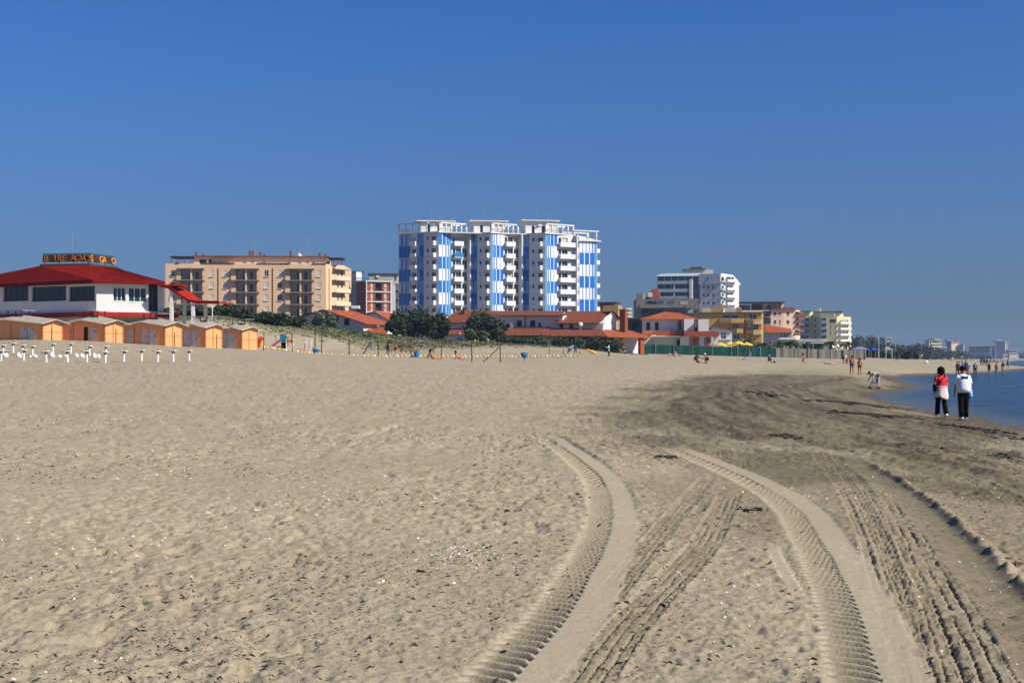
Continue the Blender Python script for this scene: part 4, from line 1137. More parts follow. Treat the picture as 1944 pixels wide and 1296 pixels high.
# --- houses behind the dune
def slope(parent, quad, m='tile', th=.16, name='roof'):
    mb = MB(); mb.slab(quad, th); return part(mb, name, M[m], parent)
def houseA():
    Y = 232.0
    g = Fac(565, Y + 4, -30); g.L = g.s(690)
    root = thing('gabled_house', 'white gabled house with long orange tile roof on the dune, left of the dark tree', 'house', (*g.p(g.L / 2, 0, 0)[:2], zt(*g.p(g.L / 2, 0, 0)[:2])))
    gz = zt(*g.p(g.L / 2, 0, 0)[:2]) - 1.5
    up = g.s(617); zpk = g.z(587.5, up); zl = g.z(602.5, 0); zr = g.z(611, g.L)
    D = 8.5; b = Vector((-g.n[0], -g.n[1], 0)) * D
    mb = MB()
    prof = [(0, gz), (g.L, gz), (g.L, zr - .15), (up, zpk - .15), (0, zl - .15)]
    A = [g.p(a, 0, z) for a, z in prof]; B = [tuple(Vector(p) + b) for p in A]
    mb.poly(A); mb.poly(B[::-1])
    for i in range(5): j = (i + 1) % 5; mb.poly([A[j], A[i], B[i], B[j]])
    part(mb, 'wall', M['white'], root)
    e = Vector((g.n[0], g.n[1], 0)) * .7
    P = lambda u, z: Vector(g.p(u, 0, z)) + e
    slope(root, [P(up, zpk), P(g.L + .9, zr - .25), P(g.L + .9, zr - .25) + b - e, P(up, zpk) + b - e])
    slope(root, [P(-.5, zl - .1), P(up - .01, zpk - .005), P(up - .01, zpk - .005) + b - e, P(-.5, zl - .1) + b - e], 'tile2')  # darker tile copy paints the shaded slope
    for a, c, p, q in ((654, 663, 605, 616), (637, 643, 600, 609), (574, 585, 607, 622)):
        r = g.rect(a, c, p, q); window(g, r, root, 'shutterd' if a > 600 else 'glass', 'shutterd', -.03, 1)
    mb = MB(); q = g.s(617); g.box(mb, q - .25, q + .25, .02, .5, gz, zpk - .5); part(mb, 'chimney_stack', M['white'], root)
    for a, b2, c, d, m in ((628, 700, 622, 632, 'tile2'), (688, 735, 621, 634, 'tile')):
        f = Fac(a, Y - 3, -8); u0, u1 = f.s(a), f.s(b2)
        slope(root, [f.p(u0, .6, f.z(d, 0)), f.p(u1, .6, f.z(d, 0)), f.p(u1 - .3, -2.8, f.z(c, 0)), f.p(u0 + .3, -2.8, f.z(c, 0))], m, .15, 'porch_roof')
    mb = MB(); f = Fac(640, Y - 2, -8); f.box(mb, f.s(640), f.s(733), -1, -.6, gz, f.z(632, 0)); part(mb, 'porch_wall', M['white'], root)
    mb = MB(); f.box(mb, f.s(690), f.s(714), -2.2, -2, f.z(619.5, 0), f.z(616.5, 0)); part(mb, 'terrace_parapet', M['white'], root)
    # smaller gable behind
    Y = 262.0; g = Fac(697, Y, -28); g.L = g.s(734)
    root = thing('small_gabled_house', 'small white gable with orange tile roof peeping out behind the larger house', 'house', (*g.p(2, 0, 0)[:2], zt(*g.p(2, 0, 0)[:2])))
    up = g.s(712.6); zpk = g.z(591.2, up); zl = g.z(596.5, 0); zr = g.z(606, g.L); D = 6; b = Vector((-g.n[0], -g.n[1], 0)) * D; gz = zt(*g.p(2, 0, 0)[:2]) - 1
    A = [g.p(a, 0, z) for a, z in ((0, gz), (g.L, gz), (g.L, zr), (up, zpk - .1), (0, zl))]; B = [tuple(Vector(p) + b) for p in A]
    mb = MB(); mb.poly(A); mb.poly(B[::-1])
    for i in range(5): j = (i + 1) % 5; mb.poly([A[j], A[i], B[i], B[j]])
    part(mb, 'wall', M['white'], root); e = Vector((g.n[0], g.n[1], 0)) * .5; P = lambda u, z: Vector(g.p(u, 0, z)) + e
    slope(root, [P(up, zpk), P(g.L + .5, zr), P(g.L + .5, zr) + b, P(up, zpk) + b]); slope(root, [P(-.4, zl), P(up - .01, zpk - .01), P(up - .01, zpk - .01) + b, P(-.4, zl) + b], 'tile2')
houseA()
def rowhouses():
    Y0 = 250.0
    f = Fac(804, Y0, -21)
    def blk(root, a, b, p0, p1, d, m, o=0.0, name='wall', wins=(), kind='shutterd'):
        u0, u1 = f.s(a), f.s(b); mm = (u0 + u1) / 2; z0, z1 = f.z(p1, mm), f.z(p0, mm)
        mb = MB(); g = Fac(ang=-21, P=f.p(0, o, 0)[:2]); hs = [g.rect(*w_) for w_ in wins]
        g.wall(mb, u0, u1, z0, z1, hs, .15); mb.poly([g.p(u1, 0, z0), g.p(u1, -d, z0), g.p(u1, -d, z1), g.p(u1, 0, z1)]); mb.poly([g.p(u0, -d, z0), g.p(u0, 0, z0), g.p(u0, 0, z1), g.p(u0, -d, z1)])
        mb.poly([g.p(u0, 0, z1), g.p(u1, 0, z1), g.p(u1, -d, z1), g.p(u0, -d, z1)])
        o_ = part(mb, name, M[m], root)
        for h in hs: window(g, h, root, kind, 'shutterd', .13, 1)
        return g
    def rf(root, a0, a1, pe, b0, b1, pr, o0, o1, m='tile2', name='roof'):
        """a roof slope: eave from column a0 to a1 at row pe, o0 out; ridge from b0 to b1 at row pr, o1 out"""
        g0 = Fac(ang=-21, P=f.p(0, o0, 0)[:2]); g1 = Fac(ang=-21, P=f.p(0, o1, 0)[:2])
        q = [g0.p(g0.s(a0), 0, g0.z(pe, g0.s(a0))), g0.p(g0.s(a1), 0, g0.z(pe, g0.s(a1))), g1.p(g1.s(b1), 0, g1.z(pr, g1.s(b1))), g1.p(g1.s(b0), 0, g1.z(pr, g1.s(b0)))]
        return slope(root, q, m, .18, name)
    # left house
    r1 = thing('row_house', 'row house with brown tile roofs, left of the round dark tree', 'house', (*f.p(5, 0, 0)[:2], zt(*f.p(5, 0, 0)[:2])), 'tiled row houses behind the dune')
    blk(r1, 838, 914, 611, 672, 9, 'white', -3, wins=[(850, 855, 614, 620)])
    blk(r1, 810, 900, 634, 672, 3, 'white', 0, 'porch_wall')
    rf(r1, 836, 918, 612, 868, 930, 589, -2.2, -8); rf(r1, 804, 905, 635, 810, 900, 623.5, .9, -3)
    mb = MB(); f.pbox(mb, 852, 859, -7, -6, 586, 600); part(mb, 'chimney', M['brickd'], r1)
    # middle house
    r2 = thing('row_house', 'long middle row house with two dark shuttered windows under a low tile roof', 'house', (*f.p(18, 0, 0)[:2], zt(*f.p(18, 0, 0)[:2])), 'tiled row houses behind the dune')
    blk(r2, 914.3, 1055, 598, 672, 9, 'white', -4.0, wins=[(981, 991, 608, 618.5), (1006.5, 1016.5, 608, 618.5), (960, 968.5, 614.5, 623), (1022, 1027, 612, 621)])
    rf(r2, 918.5, 1072, 598, 918.5, 1068, 590, -3.2, -8); rf(r2, 905.5, 1046, 636, 960, 1044, 620.8, 1.0, -4)
    mb = MB(); q = Fac(ang=-21, P=f.p(0, -3.9, 0)[:2]); mb.tube(q.p(q.s(997), .03, q.z(622, 20)), q.p(q.s(997), .03, q.z(598, 20)), .1, n=6); part(mb, 'drain_pipe', M['dgrey'], r2)
    mb = MB(); q.pbox(mb, 970, 975.5, .02, .6, 611, 624); part(mb, 'chimney', M['white'], r2)
    blk(r2, 940, 1050, 640, 672, 4, 'white', -1, 'porch_wall', wins=[(990, 998, 641, 650)])
    # right house with the lit gable
    r3 = thing('row_house', 'row house with sunlit white gable, brick chimney and satellite dish', 'house', (*f.p(30, 0, 0)[:2], zt(*f.p(30, 0, 0)[:2])), 'tiled row houses behind the dune')
    g = blk(r3, 1055.4, 1134, 613, 672, .5, 'white', -3.6, wins=[(1062.5, 1069.5, 614.5, 623), (1080.5, 1088, 614.5, 623)], kind='shutterr')
    rf(r3, 1049, 1136, 612.8, 1078, 1166, 590.5, -2.8, -9)
    c = g.p(g.s(1134), 0, 0); ge = Fac(ang=38, P=c[:2]); ge.L = ge.s(1172)
    zl, zk = ge.z(613, 0), ge.z(592, ge.s(1163)); gz = zt(*c[:2]) - 1; uk = ge.s(1163)
    mb = MB(); mb.poly([ge.p(0, 0, gz), ge.p(ge.L, 0, gz), ge.p(ge.L, 0, zk - 1.2), ge.p(uk, 0, zk), ge.p(0, 0, zl)])
    bb = [(ge.p(0, -6, 0)[0], ge.p(0, -6, 0)[1]), (ge.p(ge.L, -6, 0)[0], ge.p(ge.L, -6, 0)[1])]
    mb.poly([(*bb[0], gz), (*bb[0], zl), (*bb[1], zk - 1.2), (*bb[1], gz)]); mb.poly([ge.p(ge.L, 0, gz), (*bb[1], gz), (*bb[1], zk - 1.2), ge.p(ge.L, 0, zk - 1.2)])
    part(mb, 'gable_wall', M['white'], r3); window(ge, ge.rect(1143, 1147, 611.5, 621.5), r3, 'shutterr', 'white2', -.03, 0)
    slope(r3, [ge.p(uk - .1, .5, zk + .1), ge.p(ge.L + .5, .5, zk - 1.3), ge.p(ge.L + .5, -6, zk - 1.3), ge.p(uk - .1, -6, zk + .1)], 'tile2', .15)
    mb = MB(); ch = Fac(1176, 243, -40); ch.box(mb, 0, ch.s(1186.5), -.9, 0, zt(XP(1180, 243), 243) - .5, ch.z(589, 0)); ch.box(mb, -.1, ch.s(1186.5) + .1, -1.0, .1, ch.z(589, 0), ch.z(587, 0)); part(mb, 'chimney', M['brickd'], r3)
    mb = MB(); n = 14; q = g.p(g.s(1105), .9, g.z(616, g.s(1105)))
    mb.lathe([(.02, 0), (.25, .03), (.42, .12), (.43, .13), (.25, .06), (.02, .03)], (0, 0, 0), n); mb.v = [(q[0] + a, q[1] - .2 + c_, q[2] + b_) for a, b_, c_ in mb.v]; mb.tube((q[0], q[1], q[2] - 1.5), (q[0], q[1], q[2]), .04, n=5); part(mb, 'satellite_dish', M['plastic'], r3)
    rf(r3, 1038, 1153, 637.5, 1046, 1137, 623.5, 1.2, -3.5)
    p0 = Fac(ang=-21, P=f.p(0, 1.2, 0)[:2]); a = p0.p(p0.s(1153), 0, p0.z(638, p0.s(1153))); q1 = Fac(ang=30, P=a[:2])
    b_ = q1.p(q1.s(1239), 0, q1.z(640, q1.s(1239))); c_ = (XP(1196, 246), 246, ZP(627, 246)); d_ = (XP(1138, 243), 243, ZP(622.5, 243))
    slope(r3, [a, b_, c_, d_], 'tile', .18)  # brighter tile copy: sunlight on this hip put into the colour
    mb = MB(); f.pbox(mb, 1050, 1150, -3, -2.6, 640, 676); part(mb, 'porch_wall', M['taupe'], r3)
    for px in (1183, 1222): mb = MB(); q1.pbox(mb, px - 3.5, px + 3.5, -1.2, -.4, 641, 676); part(mb, 'porch_pillar', M['brick'], r3)
    mb = MB(); q1.pbox(mb, 1189, 1240, -4, -3.6, 640, 672); part(mb, 'porch_wall', M['white'], r3)
    mb = MB(); mb.lathe([(1.05, 0), (.8, .5), (.45, 1.1), (.25, 1.6), (.22, 1.75)], (XP(873, 228), 228, zt(XP(873, 228), 228) - .1), 12); mb.tube((XP(873, 228), 228, zt(XP(873, 228), 228)), (XP(873, 228), 228, zt(XP(873, 228), 228) + 1.95), .06, n=6)
    solo(mb, 'folded_awning', M['canvasw'], 'white flared canvas cover standing at the foot of the round dark tree', 'canvas cover', (XP(873, 228), 228, zt(XP(873, 228), 228)))
rowhouses()
def villa():
    f = Fac(1219, 264, -6); c = f.p(f.s(1285), 0, 0); e = Fac(ang=-6, P=f.p(0, 1.6, 0)[:2])
    root = thing('white_villa', 'white villa with orange hipped roof, brick balcony and white columns', 'villa', (c[0], c[1], zt(c[0], c[1])))
    gz = zt(c[0], c[1]) - .5
    z1, z2, zb, zbt = f.z(605.5, 5), f.z(627.5, 5), f.z(637, 5), f.z(627.8, 5)
    hs = [f.rect(1227, 1234, 611.8, 626), f.rect(1243.4, 1250.2, 611.8, 626)]
    mb = MB(); f.wall(mb, 0, f.s(1286), gz, z1, hs, .2); f.box(mb, 0, f.s(1320), -9, -1.6, gz, z1 - .01); f.box(mb, .01, f.s(1286), -1.59, -.25, z2 - .3, z2 - .05)
    f.box(mb, f.s(1286) - .01, f.s(1286) + .002, -1.6, -.005, gz, z1 - .02); part(mb, 'wall', M['white'], root)
    for h in hs: window(f, h, root, 'shutterd', 'shutterd', .18, 1)
    mb = MB(); f.pbox(mb, 1286.3, 1299, -1.6, -.6, 606, 627.5); part(mb, 'recess_wall', M['white'], root)
    window(Fac(ang=-6, P=f.p(0, -.6, 0)[:2]), f.rect(1289, 1293, 609, 626), root, 'shutterr', 'white2', -.02, 0)
    for a, b, p, q, o in ((1298.5, 1317.5, 605.8, 637.5, 1.2), (1325, 1344.5, 606.6, 637.5, 2.2)):
        mb = MB(); e.pbox(mb, a, b, -4, o, p, q); part(mb, 'fin_wall', M['white'], root)
    mb = MB(); e.pbox(mb, 1317.8, 1333, -1.5, -1.1, 621, 637); part(mb, 'parapet', M['brick'], root)
    mb = MB(); e.pbox(mb, 1244.5, 1298, -.3, .2, 627.8, 637.2); part(mb, 'balcony_parapet', M['brick'], root)
    mb = MB(); e.pbox(mb, 1298.3, 1345, 1.3, 2.5, 629, 638); part(mb, 'balcony_parapet', M['brick'], root)
    mb = MB(); e.pbox(mb, 1345.2, 1363, -.5, 2.4, 630, 639); part(mb, 'balcony_parapet', M['brick'], root)
    for a, b, m, o in ((1291, 1308, 'white', 1.2), (1315, 1322, 'brick', 1.8), (1327, 1336, 'white', 1.6), (1341, 1346.5, 'brick', 1.9), (1354, 1363, 'white', 1.5)):
        mb = MB(); e.pbox(mb, a, b, o - .8, o, 639.2, 668); part(mb, 'column', M[m], root)
    mb = MB(); e.pbox(mb, 1240, 1290, -1.7, -1.0, 637.5, 668); part(mb, 'lower_wall', M['white'], root)
    mb = MB(); e.pbox(mb, 1308.5, 1352, -4, -3.4, 639.5, 668); part(mb, 'lower_wall', M['grey'], root)
    mb = MB(); e.pbox(mb, 1285, 1291, -.99, -.9, 645, 668); part(mb, 'door', M['dark'], root)
    mb = MB(); e.pbox(mb, 1240, 1363, -3.9, 2.2, 638.3, 639.15); part(mb, 'balcony_slab', M['white'], root)
    slope(root, [e.p(e.s(1219), .3, e.z(635, 0)), e.p(e.s(1244), .3, e.z(634, 0)), e.p(e.s(1244), -1.4, e.z(627, 0)), e.p(e.s(1222), -1.4, e.z(626.5, 0))], 'tile', .15, 'porch_roof')
    ze = z1; zr = f.z(590.5, 5); zc = zr
    E = [f.p(-.4, 1.0, ze), f.p(f.s(1329), 1.0, ze - .1), f.p(f.s(1334), -9.5, ze - .1), f.p(-.4, -9.5, ze)]
    rd = [f.p(f.s(1262.8), -4.2, zr), f.p(f.s(1292), -4.2, zr - .25)]
    mb = MB(); mb.poly([E[0], E[1], rd[1], rd[0]]); mb.poly([E[1], E[2], rd[1]]); mb.poly([E[2], E[3], rd[0], rd[1]]); mb.poly([E[3], E[0], rd[0]]); mb.poly([(p[0], p[1], p[2] - .15) for p in E[::-1]])
    for i in range(4): j = (i + 1) % 4; a, b = E[i], E[j]; mb.poly([(a[0], a[1], a[2] - .15), (b[0], b[1], b[2] - .15), b, a])
    ro = part(mb, 'roof', M['tile'], root)
    mb = MB(); mb.tube(E[0], rd[0], .08, n=5); mb.tube(E[1], rd[1], .08, n=5); mb.tube(rd[0], rd[1], .08, n=5); part(mb, 'ridge_tile', M['tile2'], ro)
    # small white house, and the dark garage block
    g = Fac(1347, 305, -10); r = thing('small_white_house', 'small white house with orange gable roof right of the villa', 'house', (*g.p(2, 0, 0)[:2], zt(*g.p(2, 0, 0)[:2])))
    gz = zt(*g.p(2, 0, 0)[:2]) - .5; u1 = g.s(1389); zk, zl = g.z(620.5, 0), g.z(627.5, 0); um = g.s(1355)
    h = g.rect(1368.5, 1378.5, 631, 643.5); mb = MB(); g.wall(mb, 0, u1, gz, zl, [h], .2); mb.poly([g.p(0, 0, zl), g.p(u1, 0, zl), g.p(um, 0, zk)]); g.box(mb, 0, u1, -6, -.3, gz, zl - .02); part(mb, 'wall', M['white'], r)
    window(g, h, r, 'glass', 'white2', .18, 1)
    slope(r, [g.p(um, .4, zk + .1), g.p(u1 + .3, .4, zl), g.p(u1 + .3, -6, zl), g.p(um, -6, zk + .1)]); slope(r, [g.p(-.3, .4, zl + .5), g.p(um - .01, .4, zk + .09), g.p(um - .01, -6, zk + .09), g.p(-.3, -6, zl + .5)])
    mb = MB(); railing(mb, g, g.s(1363), u1, .8, g.z(643.8, 0), 1.0, .4, .03); g.pbox(mb, 1363, 1389, 0.01, .9, 643.8, 645); part(mb, 'balcony', M['white2'], r)
    g = Fac(1190, 285, -24); r = thing('dark_shaded_block', 'low dark shaded block with flat roof between row house and villa', 'building', (*g.p(1, 0, 0)[:2], zt(*g.p(1, 0, 0)[:2])))
    u1 = g.s(1222); mb = MB(); g.box(mb, 0, u1, -6, 0, zt(*g.p(1, 0, 0)[:2]) - 1, g.z(606, 0)); part(mb, 'wall', M['dgrey'], r)  # dark grey wall colour stands in for the shade on it
    mb = MB(); g.box(mb, -.4, u1 + .4, -6, .8, g.z(605.9, 0), g.z(603.8, 0)); part(mb, 'roof', M['concrete'], r)
    h = g.rect(1200, 1212, 611, 625); window(g, h, r, 'glass', 'dgrey', -.03, 1)
    f = Fac(1134, 372, -14); r = thing('orange_yellow_block', 'small orange and yellow block right behind the striped tower', 'building', (*f.p(3, 0, 0)[:2], zt(*f.p(3, 0, 0)[:2])))
    gz = zt(*f.p(3, 0, 0)[:2]) - 1
    for a, b, p, o, m, nm in ((1134, 1140, 576, -.2, 'white', 'wall'), (1140.2, 1158, 575.5, -.6, 'porange', 'orange_wall'), (1146, 1175, 580, 1.2, 'yellow', 'yellow_wall'), (1134, 1150, 585, 1.0, 'beige', 'beige_wall')):
        mb = MB(); u0, u1 = f.s(a), f.s(b); f.box(mb, u0, u1, -7 + o, o, gz, f.z(p, 0)); part(mb, nm, M[m], r)
    mb = MB(); f.pbox(mb, 1136, 1172, -8, 1.3, 573.4, 575.4); part(mb, 'roof', M['dgrey'], r)
    f = Fac(1188, 350, 10); r = thing('balcony_stack', 'narrow pale stack of balconies left of the dark shaded block', 'building', (*f.p(.5, 0, 0)[:2], zt(*f.p(.5, 0, 0)[:2])))
    mb = MB(); f.box(mb, 0, f.s(1194), -4, 0, zt(*f.p(.5, 0, 0)[:2]) - 1, f.z(586, 0)); part(mb, 'wall', M['beige'], r)
    for p in (584.5, 592, 598.5): mb = MB(); f.pbox(mb, 1188, 1198, .01, 1.2, p, p + 4); part(mb, 'balcony', M['offwhite'], r)
villa()
# --- white hotel and the taupe block in front of it
def hotel():
    fs, pts = chain(1248, 530, [(1314, -14), (1328, -14), (1368.6, -22), (1403, 30)])
    a, b, c, d = fs
    root = thing('white_hotel', 'tall white hotel with grey mansard top, glazed balcony bands and rooftop box', 'hotel', base_of(pts)); gz = zt(*pts[0]) - 2
    zt1 = a.z(524.5, 5); zc = c.z(539.5, 4)
    mb = MB(); bk = [(pts[-1][0] - 2, pts[-1][1] + 14), (pts[0][0] + 2, pts[0][1] + 18)]
    hs = [c.rect(x, x + 3.8, p, p + 5.5) for p in (542.5, 557.5, 572.5) for x in (1334, 1342.6, 1352)]
    rowsd = [534, 549.5, 563.5, 577.5, 592]
    hd_ = [d.rect(x0, x1, p - 7.2, p - .3) for p in rowsd for x0, x1 in ((1369.8, 1374), (1378, 1392))]
    shell(root, fs, pts, gz, zc, 0, M['white'], {2: hs, 3: hd_}, back=bk, hd=.4)
    for h in hs: window(c, h, root, 'glass', 'white2', .35, 0)
    for h in hd_: window(d, h, root, 'glass', 'white2', .35, 1)
    for p in rowsd:
        mb = MB(); d.box(mb, d.s(1377), d.s(1396), .01, 1.4, d.z(p, 3) - .3, d.z(p - 4, 3)); part(mb, 'balcony', M['white2'], root)
        mb = MB(); d.box(mb, .05, d.s(1376.5), .01, .9, d.z(p, 3) - .3, d.z(p, 3) + .1); part(mb, 'balcony_slab', M['white2'], root)
    for p, q in ((524.5, 533.5), (539.5, 548.5), (555, 562.5)):
        for k in range(5):
            u0, u1 = a.L * k / 5, a.L * (k + 1) / 5; mb = MB(); a.box(mb, u0 + .1, u1 - .1, .0, .15, a.z(q, 5), a.z(p, 5)); part(mb, 'glazing', M['glassb'], root)
    for p, q in ((533.6, 539.4), (548.6, 554.8), (562.6, 566.5)):
        mb = MB(); a.box(mb, -.3, a.L, .01, 1.5, a.z(q, 5), a.z(p, 5)); part(mb, 'balcony_band', M['greyblue'], root)
    mb = MB(); u = a.s(1280.5); a.box(mb, u - .15, u + .15, .16, 1.4, a.z(563, 5), a.z(541, 5)); part(mb, 'divider', M['white2'], root)
    mb = MB(); a.box(mb, a.L - .9, a.L + .3, .2, 1.7, gz, a.z(531, 5)); part(mb, 'pillar', M['white'], root)
    mb = MB(); b.box(mb, .4, b.L - .05, .01, .2, gz, b.z(524.5, 2)); part(mb, 'dark_glass', M['glassb'], root)
    # mansard tops
    z0, z1 = zt1, a.z(518.5, 5)
    A = [a.p(-1, 1.2, z0), a.p(a.L + b.L, 1.0, z0), a.p(a.L + b.L, -12, z0), a.p(-1, -12, z0)]; B = [a.p(1.5, -2, z1), a.p(a.L + b.L, -2, z1), a.p(a.L + b.L, -12, z1), a.p(1.5, -12, z1)]
    mb = MB(); mb.hexa(A, B); part(mb, 'mansard', M['greyblue'], root)
    z1 = c.z(520, 4)
    A = [c.p(-.2, .9, zc + .01), c.p(c.L + .1, .9, zc + .01), c.p(c.L, -14, zc + .01), c.p(0, -14, zc + .01)]; B = [c.p(-.2, .5, z1), c.p(c.L - .3, .5, z1), c.p(c.L - .3, -14, z1), c.p(0, -14, z1)]
    mb = MB(); mb.hexa(A, B); part(mb, 'mansard', M['greyblue'], root)
    A = [d.p(.2, -.05, zc + .01), d.p(d.L + 1.2, -.05, zc + .01), d.p(d.L + 1.2, -9, zc + .01), d.p(.2, -9, zc + .01)]; B = [d.p(.2, -.2, d.z(519, 3)), d.p(d.L - 3, -.2, d.z(521, 3)), d.p(d.L - 3, -9, d.z(521, 3)), d.p(.2, -9, d.z(519, 3))]
    mb = MB(); mb.hexa(A, B); part(mb, 'mansard', M['white'], root)
    for x0, x1 in ((1370.5, 1374), (1379, 1387), (1388.5, 1392.5)): window(d, d.rect(x0, x1, 526, 533), root, 'glass', 'dgrey', -.06, 0)
    window(c, c.rect(1343.5, 1346, 527, 531), root, 'glass', 'dgrey', -.75, 0)
    q = Fac(1298, 545, -5)
    for x0, x1, p0, p1, m in ((1298, 1354, 511.5, 521, 'offwhite'), (1312, 1333, 506.5, 511.4, 'dgrey')): mb = MB(); q.pbox(mb, x0, x1, -6, 0, p0, p1); part(mb, 'roof_box', M[m], root)
    mb = MB(); q.pbox(mb, 1296, 1340, -7, .8, 510.6, 511.6); part(mb, 'penthouse_roof', M['dgrey'], root)
    # taupe block
    fs, pts = chain(1208, 470, [(1221, -12), (1326, -12)]); l, f = fs
    root = thing('taupe_block', 'taupe concrete block with deep balcony bands and blue awnings before the white hotel', 'apartment block', base_of(pts)); gz = zt(*pts[0]) - 2
    shell(root, fs, pts, gz, f.z(567.5, 6), 10, M['taupe'], {})
    mb = MB(); l.box(mb, 0, l.L, -5, .02, gz, l.z(557, 0)); part(mb, 'stair_tower', M['taupe'], root)
    mb = MB(); f.box(mb, f.s(1216), f.s(1314), .01, 1.8, f.z(584.5, 8), f.z(578.3, 8)); part(mb, 'balcony_band', M['concrete'], root)
    mb = MB(); f.box(mb, f.s(1303), f.s(1327), 1.9, 2.6, f.z(585.5, 8), f.z(579.5, 8)); part(mb, 'balcony_band', M['taupe'], root)
    for x0, x1, p0, p1, m in ((1228, 1247, 571, 578, 'glass'), (1249, 1259.5, 570.5, 578, 'awnblue'), (1270, 1280, 571, 578, 'awnblue'), (1291.5, 1306, 571.5, 578, 'shutter'), (1217, 1262, 586, 600, 'glass'), (1266, 1300, 587, 600, 'glassb'), (1305, 1316, 587, 594, 'shutter'), (1317, 1325, 587, 594, 'glass')):
        window(f, f.rect(x0, x1, p0, p1), root, m, 'concrete', -.08, 2)
    q = Fac(1231, 480, -12); mb = MB(); A = [q.p(q.s(1224), 0, q.z(567, 0)), q.p(q.s(1252), 0, q.z(567, 0)), q.p(q.s(1252), -6, q.z(567, 0)), q.p(q.s(1224), -6, q.z(567, 0))]; B = [q.p(q.s(1236), -2, q.z(549, 0)), q.p(q.s(1249), -2, q.z(547.5, 0)), q.p(q.s(1249), -5, q.z(547.5, 0)), q.p(q.s(1236), -5, q.z(549, 0))]
    mb.hexa(A, B); part(mb, 'roof', M['tile2'], root)
    mb = MB(); q.pbox(mb, 1231, 1238, .05, 1, 555.5, 563.5); part(mb, 'water_tank', M['plastic'], root)
    q = f.p(f.s(1222), -3, 0); antenna(root, q[0], q[1], f.z(568, 0), ZP(545, q[1]), 1, .7)
hotel()
def yellowblock():
    fs, pts = chain(1330, 365, [(1446, -9), (1449, 30)]); f = fs[0]
    root = thing('ochre_apartment_block', 'ochre yellow apartment block with rounded balconies behind the yellow parasols', 'apartment block', base_of(pts)); gz = zt(*pts[0]) - 1
    hs = [f.rect(*q) for q in ((1371, 1403, 597, 604.5), (1391, 1402.5, 615.5, 623), (1336, 1344, 606, 616), (1422, 1436, 596, 606), (1392, 1404, 634, 644), (1430, 1440, 616, 626), (1352, 1362, 628, 640))]
    shell(root, fs, pts, gz, f.z(594, 6), 9, M['yellow'], {0: hs})
    for h in hs: window(f, h, root, 'glassb', 'white2', .18, 1)
    for a, b, p, q in ((1364, 1413, 605, 613), (1385, 1412, 624, 632), (1414, 1446, 606.5, 613.5), (1414, 1446, 626.5, 633)):
        mb = MB(); u0, u1 = f.s(a), f.s(b); um = (u0 + u1) / 2; z0, z1 = f.z(q, um), f.z(p, um)
        ring = [(u0, .01), (u0 + .3, 1.0), (um, 1.5), (u1 - .3, 1.0), (u1, .01)]
        mb.hexa([f.p(x, y, z0) for x, y in ring], [f.p(x, y, z1) for x, y in ring]); part(mb, 'balcony', M['yellow'], root)
    for p in (613.6, 633.5): mb = MB(); f.pbox(mb, 1430, 1447, .01, 1.6, p, p + 1.2); part(mb, 'awning_slab', M['white2'], root)
    mb = MB(); f.box(mb, -.4, f.L + .4, -9, .5, f.z(594, 6), f.z(592.6, 6)); part(mb, 'roof_slab', M['dgrey'], root)
    for a, b, p, m in ((1334, 1350, 585, 'beige'), (1352, 1364, 582, 'yellow'), (1366, 1373, 579, 'yellow'), (1376, 1398, 584.5, 'offwhite'), (1398, 1408, 583, 'yellow')):
        mb = MB(); f.pbox(mb, a, b, -5, -1, p, 592.5); part(mb, 'attic', M[m], root)
    for px in (1414, 1424): mb = MB(); mb.tube(f.p(f.s(px), .1, gz), f.p(f.s(px), .1, f.z(594, 8)), .09, n=5); part(mb, 'drain_pipe', M['brickd'], root)
    mb = MB(); f.pbox(mb, 1420, 1425, .2, .3, 605, 622); part(mb, 'stair_window', M['greyblue'], root)
    # brown-beige block
    fs, pts = chain(1404, 482, [(1448, -8), (1464, -8), (1487.5, -3), (1510, 6), (1519, 40)])
    a, b, c, d, e = fs
    root = thing('beige_brown_block', 'beige block with dark red shutters, brown attic and side balconies', 'apartment block', base_of(pts)); gz = zt(*pts[0]) - 1; z1 = c.z(588.5, 2)
    hc = [c.rect(x0, x1, p, q) for p, q in ((592, 598.6), (607.6, 614.6)) for x0, x1 in ((1468.5, 1473.5), (1479, 1482))]; hdd = [d.rect(1493, 1498.5, p, q) for p, q in ((592, 598.6), (607.6, 614.6))]
    shell(root, fs, pts, gz, z1, 10, M['beige2'], {2: hc, 3: hdd})
    for h in hc: window(c, h, root, 'shutterr', 'white2', .18, 0)
    for h in hdd: window(d, h, root, 'shutterr', 'white2', .18, 0)
    for p0, p1 in ((590, 600), (603, 614)): window(b, b.rect(1449.5, 1463, p0, p1), root, 'glassb', 'dgrey', -.05, 1)  # dark blue panes painted in for the shadow on this section
    for p in (592, 603, 614, 626): mb = MB(); e.box(mb, .05, e.L + .8, .01, 1.4, e.z(p + 4, 2), e.z(p, 2)); part(mb, 'balcony', M['brickd'], root)
    mb = MB(); c.box(mb, -.1, c.L, .01, .7, z1, z1 + .4); d.box(mb, .01, d.L + .2, .01, .7, z1 + .01, z1 + .39); part(mb, 'cornice', M['brickd'], root)
    for fa, x0, x1, p0, p1, m, o in ((a, 1404, 1425, 578, 590, 'taupe', -2), (a, 1428, 1448, 576, 590, 'brickd', -3), (b, 1448.3, 1463.5, 576, 590, 'beige', -2), (c, 1464, 1484, 576, 588.4, 'concrete', -2), (c, 1484.2, 1489, 574, 588.4, 'beige2', -1.5), (d, 1489.2, 1508, 583, 588.4, 'brickd', -.4)):
        mb = MB(); fa.pbox(mb, x0, x1, -8, o, p0, p1); part(mb, 'attic', M[m], root)
